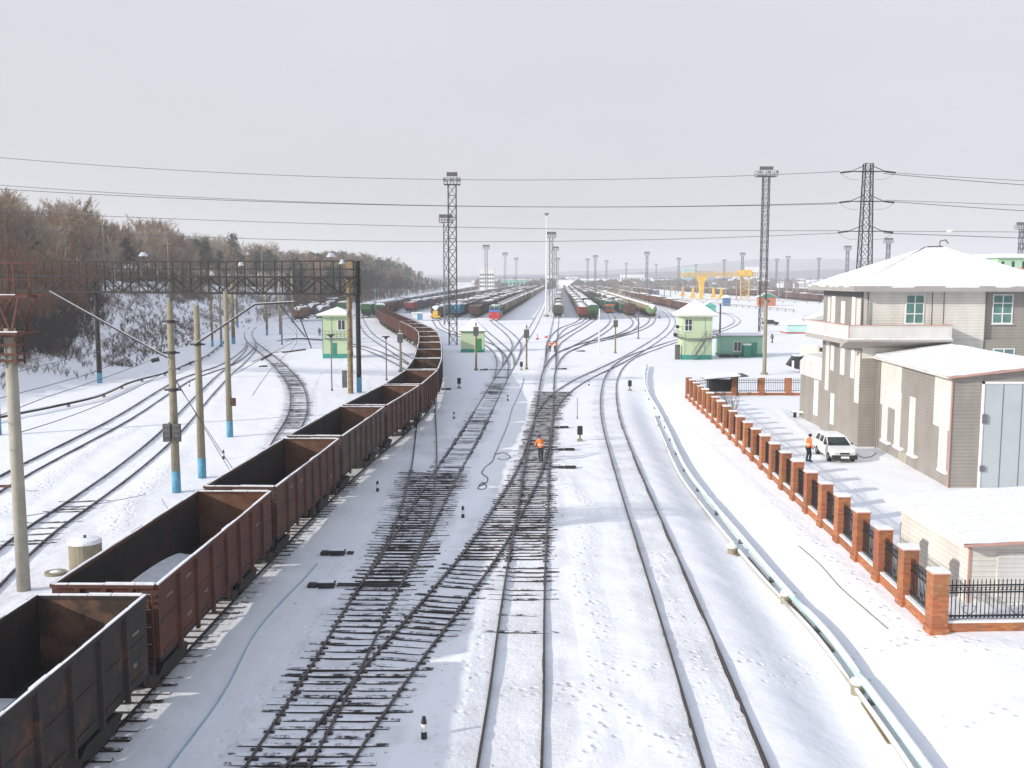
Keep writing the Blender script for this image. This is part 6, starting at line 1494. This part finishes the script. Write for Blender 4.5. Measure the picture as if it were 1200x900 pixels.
# concrete drum and manhole at left
g=G(101,664); r=thing('concrete_drum','upright grey concrete drum with snowy lid left of the wagons','drum',g); m=MB(); m.lathe(0,0,[(.66,-.2),(.66,1.05)],24); m.build('drum',CONC,r,smooth=False); m=MB(); m.lathe(0,0,[(.68,1.05),(.68,1.12),(.6,1.2),(.3,1.26)],24); m.build('lid_snow',SNOW,r); m=MB(); m.cyl((0,0,1.2),(0,0,1.36),.06,.06,8); m.build('lid_handle',STEEL,r)
g=G(65,673); r=thing('manhole','low concrete manhole ring beside the drum','manhole',g); m=MB(); m.lathe(0,0,[(.42,-.05),(.42,.12),(.3,.12)],18); m.build('ring',CONC,r); m=MB(); m.lathe(0,0,[(.28,.1),(.1,.16)],14); m.build('lid_snow',SNOW,r)
g=G(8,577); m=MB(); m.bx(-1.6,.7,-.1,.1,.3,.42); o=m.build('steel_bar',RSTEEL); o.location=g; tag(o,'rusty bar sticking in from the left picture edge','bar')
# scattered bits of debris in the yard (each a dark lump)
# ---------------------------------------------------------------- crane
def crane():
    Y=545; pz=lambda py: ony(600,py,Y)[1]; xx=lambda px: ony(px,325,Y)[0]
    r=thing('gantry_crane','big yellow gantry crane in the middle of the far yard','crane',(xx(850),Y,0)); x0=xx(850); z1=pz(321)
    m=MB(); a=(xx(797)-x0,0,z1-1.2); b=(xx(885)-x0,0,z1-1.2); truss(m,a,b,2.5,1.8,16,.35,.18); m.bx(a[0],b[0],-1.2,1.2,z1-1.5,z1-1.0); m.build('bridge_beam',YEL,r)
    m=MB(); cx=xx(822)-x0; m.prism([(cx-3.2,z1-1.2),(cx+3.2,z1-1.2),(cx+1.3,z1-5),(cx+.9,0),(cx-.9,0),(cx-1.3,z1-5)],'y',-1.3,1.3); m.build('rigid_leg',YEL,r)
    m=MB(); cx=xx(873)-x0; 
    for s in (-1,1): m.beam((cx+s*2.6,0,z1),(cx+s*2.0,0,-1.0),.45)
    for k in range(6): z=z1-2-k*2.3; m.beam((cx-2.4,0,z),(cx+2.3,0,z-2.2),.22); m.beam((cx-2.4,0,z),(cx+2.4,0,z),.22)
    m.build('lattice_leg',YEL,r)
    m=MB(); m.bx(cx-3.5,cx+3.5,-2,2,z1-1,z1+2.2); m.build('trolley_cab',YEL,r)
    m=MB(); 
    for px in (812,836,852): X=xx(px)-x0; m.beam((X,0,z1+.6),(X,0,z1+2),.15)
    m.beam((xx(800)-x0,0,z1+2),(xx(870)-x0,0,z1+2),.15); m.build('handrail',YEL,r)
crane()
for i,(x,y) in enumerate([(800,341),(812,343),(836,343),(845,344)]):
    g=at(x,y+6,0); r=thing('yellow_hoist',['low yellow hoist base left of the crane leg','second low yellow hoist base just left of the crane leg','low yellow hoist base between the crane legs','low yellow hoist base just left of the lattice crane leg'][i],'hoist',g); m=MB(); m.prism([(-2,0),(2,0),(.6,3),(.5,6),(-.5,6),(-.6,3)],'y',-.8,.8); m.build('frame',YEL,r)
# ---------------------------------------------------------------- far town
def town():
    rn=random.Random(21); WC=[WHITE,mat('town_grey',(.33,.34,.36),.9,0,.1,.1),mat('town_brown',(.22,.13,.10),.9,0,.1,.1),mat('town_teal',(.25,.50,.46),.8,0,.1,.1),CREAM,mat('town_blue',(.18,.28,.40),.8,0,.1,.1)]
    names=['white','grey','brown','teal','cream','blue']
    bx=-1; k=0
    lab={}
    for ring,(Y0,Y1,n,x0,x1) in enumerate([(1150,1350,26,560,1000),(1500,1900,30,600,1010),(2000,2500,24,640,1160)]):
        for i in range(n):
            px=x0+(x1-x0)*(i+rn.uniform(.1,.9))/n; Y=rn.uniform(Y0,Y1); w=rn.uniform(9,32); h=rn.uniform(4,9) if ring<2 else rn.uniform(6,15); c=rn.choice([0,0,1,1,2,2,3,4,5] if ring<2 else [0,0,0,1,4,5,2]); X=(px-600)/FPX*Y
            l=f"{names[c]} low town building, {ORD[i]} from left in the {['near','middle','hillside'][ring]} band beyond the yard"
            r=thing('town_building',l,'building',(X,Y,0),rn.uniform(-.5,.5),group='far town buildings behind the yard'); m=MB(); m.bx(-w/2,w/2,-5,5,-1,h); m.build('wall',WC[c],r)
            m=MB(); m.prism([(-5.4,h),(5.4,h),(0,h+rn.uniform(.5,2.2))],'x',-w/2-.4,w/2+.4); m.build('roof_snow',SNOW,r)
    for i,(px,pt_,Y,w,c,l) in enumerate([(806,315,1700,22,3,'pale turquoise tower block just left of the crane beam'),(884,313,2000,40,0,'wide white hall right of the crane top'),(700,341,800,14,3,'teal-roofed depot building above the boxcar rows'),(605,328,1100,34,3,'long teal-roofed hall beyond the tanker train'),(740,322,1700,40,0,'long white factory hall above the yard centre')]):
        X=(px-600)/FPX*Y; h=ony(600,pt_,Y)[1]; r=thing('town_hall',l,'building',(X,Y,0)); m=MB(); m.bx(-w/2,w/2,-6,6,-1,h); m.build('wall',WC[c],r); m=MB(); m.bevbox(-w/2-.5,w/2+.5,-6.5,6.5,h,h+.6,.2); m.build('roof_snow',SNOW,r)
        for q in range(8): m=MB(); m.bx(-w/2+w*(q+.25)/8,-w/2+w*(q+.7)/8,-6.08,-6,h*.4,h*.7); m.build('window',GLASS,r)
    # cream posts of the far catenary on the right
    Pm=None; rn=random.Random(5)
    for i in range(34):
        px=690+ (950-690)*i/33+rn.uniform(-2,2); Y=rn.uniform(520,720); X=(px-600)/FPX*Y
        if Pm is None:
            Pm=thing('yard_post','x','post',group='cream posts standing among the far right wagons'); m=MB(); m.cyl((0,0,-.3),(0,0,10),.3,.22,8); m.build('post',CONC,Pm); m=MB(); m.bx(-1.3,1.3,-.1,.1,9.2,9.5); m.build('crossarm',CONC,Pm); o=Pm
        else: o=copy_tree(Pm)
        o.location=(X,Y,0); o['label']=f'cream concrete post among the far right wagons, {ORD[i]} from the left'
    m=MB(); rn=random.Random(31)
    for k in range(1500):
        Y=rn.uniform(1000,2700); px=rn.uniform(560,1250); X=(px-600)/FPX*Y; s=rn.uniform(3,7); m.ell((X,Y,s*.6),(s*rn.uniform(.7,1.6),s,s*rn.uniform(.7,1.3)),5,3)
    o=m.build('far_scrub',mat('far_scrub_brown',(.10,.085,.08),.95,0,.3,.05)); tag(o,'brown bare scrub and trees scattered through the far town','scrub',kind='stuff')
    m=MB()
    for (xa,ya,xb,yb2,h) in [(690,350,960,356,1.0),(780,352,930,366,.9)]:
        A=Vector(at(xa,ya,0));B=Vector(at(xb,yb2,0)); m.beam(A+Vector((0,0,h)),B+Vector((0,0,h)),.5,.25); n=24
        for i in range(n): p=A.lerp(B,i/(n-1)); m.beam(p,p+Vector((0,0,h)),.3)
    o=m.build('low_pipe_bridge',CONC); tag(o,'long low pipe run crossing the far right yard','pipeline')
town()
# ---------------------------------------------------------------- trees
BARK=mat('birch_bark',(.40,.36,.31),.9,0,.35,1.5,col2=(.10,.08,.07),thr=.56)
TWIG=mat('bare_twigs',(.29,.205,.14),.95,0,.3,.4); TWIG2=mat('pale_bare_twigs',(.36,.30,.23),.95,0,.25,.4)
RTWIG=mat('red_brown_twigs',(.23,.12,.07),.95,0,.35,.3)
PBARK=mat('pine_bark',(.13,.08,.055),.9,0,.3,1)
NEED=mat('pine_needles',(.032,.052,.030),.9,0,.45,.6)
def twig(m,a,b,w):
    a=Vector(a);b=Vector(b);d=(b-a)
    if d.length<1e-4: return
    d.normalize(); x=d.cross(Vector((.3,.5,.81))).normalized()*w; y=d.cross(x).normalized()*w
    m.add([a+x,a-x*.5+y*.87,a-x*.5-y*.87,b],[(0,1,3),(1,2,3),(2,0,3)])
def bare_tree(seed,h,spread=.32,tm=TWIG,w=.027,nb=46):
    rn=random.Random(seed); r=thing('bare_tree','x','tree'); m=MB(); lean=Vector((rn.uniform(-.06,.1),rn.uniform(-.05,.05),1))
    pts=[Vector((lean.x*h*t+.25*math.sin(3*t+seed),lean.y*h*t+.2*math.cos(2.5*t+seed)-.2,h*t*.97)) for t in np.linspace(0,1,9)]; pts[0]=Vector((0,0,-.6))
    m.tube(pts,lambda t:.17*(1-t)**.8+.02,6); m.build('trunk',BARK,r)
    c=MB(); S_=arclen(pts)
    for k in range(nb):
        t=.28+.70*k/nb+rn.uniform(-.02,.02); p=along(pts,S_,S_[-1]*min(.99,t)); az=rn.uniform(0,6.28); up=rn.uniform(.7,1.5); L=h*spread*(.28+.62*math.sin(math.pi*min(1,max(0,(t-.15)/.98)))**.8)*rn.uniform(.55,1.05)
        d=Vector((math.cos(az),math.sin(az),up)).normalized(); q=p+d*L; mid=p+d*L*.5+Vector((0,0,-.05*L)); twig(c,p,q,.05*(1.2-t)); 
        for j in range(9):
            u=rn.uniform(.25,1); a=p.lerp(q,u); d2=(d+Vector((rn.uniform(-1,1),rn.uniform(-1,1),rn.uniform(-.3,.9)))*.75).normalized(); L2=L*rn.uniform(.22,.5); b=a+d2*L2; twig(c,a,b,w*1.1)
            for i in range(6):
                a2=a.lerp(b,rn.uniform(.2,1)); d3=(d2+Vector((rn.uniform(-1,1),rn.uniform(-1,1),rn.uniform(-.3,1)))*.9).normalized(); twig(c,a2,a2+d3*L2*rn.uniform(.3,.8),w)
    c.build('crown',tm,r); return r
def pine(seed,h,tall=.45,sparse=1.0):
    rn=random.Random(seed); r=thing('pine_tree','x','tree'); m=MB(); m.tube([(0,0,-.6),(.1,0,h*.4),(.0,.1,h*.95)],lambda t:.24*(1-t)+.04,6)
    c=MB(); n=int(26*sparse)
    for k in range(n):
        t=tall+(1-tall)*(k+.5)/n; z=h*t; R0=h*.17*(1.15-((t-tall)/(1-tall))**1.3)*rn.uniform(.5,1.1); az=rn.uniform(0,6.28); x,y=R0*math.cos(az),R0*math.sin(az); m.beam((0,0,z-.5),(x,y,z),.06)
        for j in range(44):
            v=Vector((rn.gauss(0,1),rn.gauss(0,1),rn.gauss(0,.55)))*h*.045; p=Vector((x,y,z))+v; s=rn.uniform(.12,.3)*h/14; a=Vector((rn.uniform(-1,1),rn.uniform(-1,1),rn.uniform(-.6,.6))).normalized()*s; b=Vector((rn.uniform(-1,1),rn.uniform(-1,1),rn.uniform(-.6,.9))).normalized()*s
            c.add([p-a,p+b*.8,p+a,p-b*.8],[(0,1,2,3)])
    m.build('trunk',PBARK,r); c.build('crown',NEED,r); return r
def hp(px,back,Yz=None):
    """point on the plateau: given pixel column and distance past the slope foot"""
    # solve along the column ray: X=(px-600)/FPX*Y, xf(Y)-X=back
    best=None
    for Y in np.linspace(70,1100,2061):
        X=(px-600)/FPX*Y; d=np.interp(Y,HFY,HFX)-X
        if d>=back: return (X,Y,h1(X,Y))
    return None
protoB=[bare_tree(i,10,.34,TWIG2 if i%2 else TWIG) for i in range(5)]; protoP=[pine(20+i,10) for i in range(4)]
usedp=set()
def tree(pr,loc,h,rz,label,group):
    s=h/10.0
    if pr.name in usedp: o=copy_tree(pr)
    else: o=pr; usedp.add(pr.name)
    o.location=loc; o.rotation_euler=(0,0,rz); o.scale=(s,s,s); o['label']=label; o['group']=group; return o
rn=random.Random(77)
# crown line of the near wood: (px, top py)
TOPX=[-40,0,30,60,75,100,130,150,175,195,215,240,262,285,300,315,330,345,400,430,470,520,545]; TOPY=[222,228,237,262,245,243,262,266,262,263,278,276,275,290,283,276,290,295,294,298,306,323,330]
specials=[('P',129,265,42,'tall dark pine standing above the gantry near the left, darkest tree of the wood'),('P',275,274,46,'tall pine with bare orange stem above the middle of the gantry'),('B',100,243,52,'broad pale bare poplar second from the left picture edge'),('B',75,244,55,'twin-topped pale bare tree left of the broad poplar'),('B',8,228,50,'highest bare tree cut by the left picture edge'),('B',172,262,50,'rounded bare birch just right of the dark pine'),('B',216,278,50,'forked white-stemmed birch above the gantry centre'),('B',192,266,48,'bare birch touching the rounded one on its right'),('P',235,284,50,'dark spruce-like pine right of the forked birch')]
cnt=0
for kd,px,py,back,l in specials:
    p=hp(px,back)
    if not p: continue
    h=ztop(px,py,p[1])-p[2]; pr=protoP[cnt%4] if kd=='P' else protoB[cnt%5]; tree(pr,p,h,rn.uniform(0,6),l,'trees of the hillside wood'); cnt+=1
kinds={'B':'bare grey-brown tree in the hillside wood, one of many alike behind the front trees','P':'dark pine in the hillside wood, one of many alike behind the front trees'}
px=-60
while px<360:
    for lay in range(4):
        q=px+rn.uniform(-6,6); back=34+lay*11+rn.uniform(-4,4); p=hp(q,back)
        if not p: continue
        top=np.interp(q,TOPX,TOPY)+rn.uniform(-3,13)+(3-lay)*3; h=ztop(q,top,p[1])-p[2]
        if h<5: h=6
        pf=.04 if q<125 else (.14 if q<200 else (.42 if q<300 else .6))
        kd='P' if rn.random()<pf else 'B'; h=min(h,20)
        tree((protoP if kd=='P' else protoB)[rn.randrange(4 if kd=='P' else 5)],p,h,rn.uniform(0,6),kinds[kd],'alike '+('pines' if kd=='P' else 'bare trees')+' of the hillside wood')
    px+=9 if px<200 else 7
# far forest as one mass
def forest():
    rn=random.Random(5); V={'n':MB(),'b':MB(),'t':MB()}
    def srcs(pr): return [c for c in pr.children if c.name.startswith('crown')][0].data,[c for c in pr.children if c.name.startswith('trunk')][0].data
    arr=[]
    for pr in protoP+protoB:
        cr,tk=srcs(pr); out=[]
        for me in (cr,tk):
            co=np.empty(len(me.vertices)*3,np.float32); me.vertices.foreach_get('co',co); out.append((co.reshape(-1,3),[tuple(p.vertices) for p in me.polygons]))
        arr.append(out)
    items=[]
    for px_ in np.arange(345,552,2.0):
        for lay in range(6):
            q=px_+rn.uniform(-2,2); back=3+lay*9+rn.uniform(-3,3)
            p=hp(q,back)
            if not p: continue
            top=np.interp(q,TOPX,TOPY)+rn.uniform(0,7)+(5-lay)*3.5; h=ztop(q,top,p[1])-p[2]; h=max(7,min(h,22)); items.append((p,h,rn))
    co_all={0:[],1:[],2:[],3:[]}; 
    vo={0:[],1:[],2:[]}; fo={0:[],1:[],2:[]}; nv={0:0,1:0,2:0}
    for p,h,_ in items:
        i=rn.randrange(4) if rn.random()<.76 else 4+rn.randrange(5); a=rn.uniform(0,6.28); c,s=math.cos(a),math.sin(a); sc=h/10
        for j,(co,fc) in enumerate(arr[i]):
            step=1 if i<4 else 1
            key=(0 if i<4 else 1) if j==0 else 2
            if j==0:
                if i<4: keep=[f for f in fc if rn.random()<.38]; boost=1.9
                else: keep=fc[::2]; boost=1
            else: keep=fc; boost=1
            if i<4 and j==0:
                f=np.array(keep); v=co[f]; ctr=v.mean(1,keepdims=True); v=ctr+(v-ctr)*boost; vv=v.reshape(-1,3); ff=np.arange(len(vv)).reshape(-1,4)
            else:
                used=sorted({x for f in keep for x in f}); mp={u:k for k,u in enumerate(used)}; vv=co[used]; ff=[tuple(mp[x] for x in f) for f in keep]
            w=np.stack([vv[:,0]*c-vv[:,1]*s,vv[:,0]*s+vv[:,1]*c,vv[:,2]],1)*sc+np.array(p); vo[key].append(w); fo[key]+= [tuple(int(x)+nv[key] for x in f) for f in ff]; nv[key]+=len(w)
    for key,mt,nm in ((0,NEED,'crowns'),(1,TWIG,'bare crowns'),(2,PBARK,'trunks')):
        me=bpy.data.meshes.new('forest'); me.from_pydata(np.concatenate(vo[key]).tolist(),[],fo[key]); me.materials.append(mt); me.update()
        if key==0: root=bpy.data.objects.new('far_forest',me); COL.objects.link(root); tag(root,'dense far pine and birch forest along the left side of the yard','forest',kind='stuff')
        else: o=bpy.data.objects.new('bare_crowns' if key==1 else 'trunks',me); COL.objects.link(o); o.parent=root; o['kind']='stuff'
    print('forest',len(items),sum(nv.values()))
forest()
# brown thicket at left and slope brush
def thicket(name,label,blobs,n,mt,w,L,kind='stuff',upright=.8):
    rn=random.Random(13); m=MB()
    for k in range(n):
        x0,x1,b0,b1,hh=rn.choice(blobs); q=rn.uniform(x0,x1); back=rn.uniform(b0,b1); p=hp(q,back)
        if not p: continue
        base=Vector(p); H_=hh*rn.uniform(.5,1.0)
        for s in range(5):
            d=Vector((rn.uniform(-.55,.55),rn.uniform(-.55,.55),1)).normalized(); a=base; b=a+d*H_*rn.uniform(.6,1); twig(m,a,b,w)
            for j in range(6):
                a2=a.lerp(b,rn.uniform(.25,1)); d2=(d+Vector((rn.uniform(-.8,.8),rn.uniform(-.8,.8),rn.uniform(-.1,.7)))).normalized(); b2=a2+d2*H_*rn.uniform(.15,.4); twig(m,a2,b2,w*.7)
                for i in range(3):
                    a3=a2.lerp(b2,rn.uniform(.3,1)); twig(m,a3,a3+(d2+Vector((rn.uniform(-1,1),rn.uniform(-1,1),rn.uniform(-.2,1)))*.7).normalized()*H_*rn.uniform(.08,.2),w*.6)
    o=m.build(name,mt); tag(o,label,'thicket' if L else 'brush',kind=kind)
thicket('brown_thicket','dense red-brown thicket of leafless shrubs on the left hillside',[(-60,100,17,34,6.5),(-60,70,24,40,8.5),(60,118,26,36,4.5)],900,RTWIG,.035,True)
thicket('dark_brush','dark tangled undergrowth at the foot of the red-brown thicket',[(-40,122,13,26,3.2),(-30,90,10,18,2.4)],650,mat('dark_undergrowth',(.05,.038,.03),.95,0,.3,.4),.04,True)
thicket('slope_brush','sparse dry brush poking through the snow on the left hillside slope',[(-30,300,4,30,1.2),(60,330,8,34,1.7),(130,230,4,12,.7),(200,250,18,32,2.0),(300,420,2,20,2.5),(120,330,5,32,1.0)],3200,mat('dry_brush',(.15,.115,.085),.95,0,.3,.4),.022,False)
thicket('wood_undergrowth','bare tangled undergrowth among the trunks of the wood along the left side',[(-40,340,33,46,4.0),(-40,340,46,75,6.0),(150,350,36,60,5.0),(340,548,0,14,4.5),(340,548,8,30,6.0)],2300,mat('undergrowth_brown',(.11,.08,.06),.95,0,.3,.4),.045,True)
# ---------------------------------------------------------------- light, sky, haze, camera
SUN_EL=R(21.0); SH_AZ=R(26)   # shadows fall towards +x turned 26 deg to +y
sd=Vector((math.cos(SH_AZ)*math.cos(SUN_EL),math.sin(SH_AZ)*math.cos(SUN_EL),-math.sin(SUN_EL)))
sun=bpy.data.lights.new('sun','SUN'); sun.energy=SUN_E; sun.angle=R(.6); sun.color=(1.0,.95,.87)
so=bpy.data.objects.new('sun',sun); COL.objects.link(so); so.rotation_euler=sd.to_track_quat('-Z','Y').to_euler(); so.location=(-60,-30,60)
w=bpy.data.worlds.new('World'); scene.world=w; w.use_nodes=True; nt=w.node_tree; N=nt.nodes; L=nt.links
bg=N['Background']; sky=N.new('ShaderNodeTexSky'); sky.sky_type='NISHITA'; sky.sun_disc=False; sky.sun_elevation=SUN_EL
to=-sd; sky.sun_rotation=math.atan2(to.x,to.y); sky.air_density=1.0; sky.dust_density=2.0; sky.ozone_density=1.5; sky.altitude=200
hs=N.new('ShaderNodeHueSaturation'); hs.inputs['Saturation'].default_value=SKY_SAT; hs.inputs['Value'].default_value=SKY_V
L.new(sky.outputs['Color'],hs.inputs['Color'])
# thin high overcast veil: evens out the brightness of the clear-sky model
mx=N.new('ShaderNodeMix'); mx.data_type='RGBA'; tg=N.new('ShaderNodeTexCoord'); sz=N.new('ShaderNodeSeparateXYZ'); L.new(tg.outputs['Generated'],sz.inputs[0]); vr=N.new('ShaderNodeMapRange'); L.new(sz.outputs['Z'],vr.inputs[0]); vr.inputs[1].default_value=.3; vr.inputs[2].default_value=.85; vr.inputs[3].default_value=VEIL; vr.inputs[4].default_value=.62; L.new(vr.outputs[0],mx.inputs[0]); L.new(hs.outputs['Color'],mx.inputs[6])
tc=N.new('ShaderNodeTexCoord'); nz=N.new('ShaderNodeTexNoise'); nz.inputs['Scale'].default_value=1.6; nz.inputs['Detail'].default_value=4; mp=N.new('ShaderNodeMapping'); mp.inputs['Scale'].default_value=(1,1,4)
L.new(tc.outputs['Generated'],mp.inputs[0]); L.new(mp.outputs[0],nz.inputs['Vector'])
cr=N.new('ShaderNodeValToRGB'); cr.color_ramp.elements[0].position=.3; cr.color_ramp.elements[1].position=.7; cr.color_ramp.elements[0].color=(*[c*.955 for c in VEILC],1); cr.color_ramp.elements[1].color=(*[c*1.05 for c in VEILC],1)
L.new(nz.outputs['Fac'],cr.inputs['Fac']); sc=N.new('ShaderNodeVectorMath'); sc.operation='SCALE'; sc.inputs[3].default_value=VEILS; L.new(cr.outputs['Color'],sc.inputs[0]); lr=N.new('ShaderNodeMapRange'); L.new(sz.outputs['Z'],lr.inputs[0]); lr.inputs[1].default_value=-.02; lr.inputs[2].default_value=.26; lr.inputs[3].default_value=VEILS*.74; lr.inputs[4].default_value=VEILS; L.new(lr.outputs[0],sc.inputs[3]); L.new(sc.outputs[0],mx.inputs[7]); L.new(mx.outputs[2],bg.inputs['Color']); bg.inputs['Strength'].default_value=SKY_S
if HAZE>0:
    m=MB(); m.bx(-4600,4600,-70,5700,-8,135); hz=bpy.data.materials.new('haze'); hz.use_nodes=True; n2=hz.node_tree; n2.nodes.remove(n2.nodes['Principled BSDF']); pv=n2.nodes.new('ShaderNodeVolumePrincipled'); pv.inputs['Color'].default_value=(.935,.93,.945,1); pv.inputs['Density'].default_value=HAZE; pv.inputs['Anisotropy'].default_value=.2
    n2.links.new(pv.outputs[0],n2.nodes['Material Output'].inputs['Volume']); o=m.build('haze',hz); tag(o,'pale winter haze over the whole yard','haze',kind='stuff')
cam=bpy.data.cameras.new('camera'); cam.sensor_width=36; cam.lens=36*FPX/1200; cam.clip_start=.5; cam.clip_end=12000
co=bpy.data.objects.new('camera',cam); COL.objects.link(co); co.location=(0,0,CZ); co.rotation_euler=(math.pi/2-TH,0,0); scene.camera=co
vs=scene.view_settings; vs.view_transform='Standard'; vs.look='None'; vs.exposure=EXPO; vs.gamma=1.0; vs.use_curve_mapping=False
c=scene.cycles; c.volume_bounces=1; c.max_bounces=6; c.diffuse_bounces=3; c.glossy_bounces=2; c.transparent_max_bounces=8; c.use_denoising=True
try: c.volume_step_rate=5
except: pass
print('objects',len(bpy.data.objects))
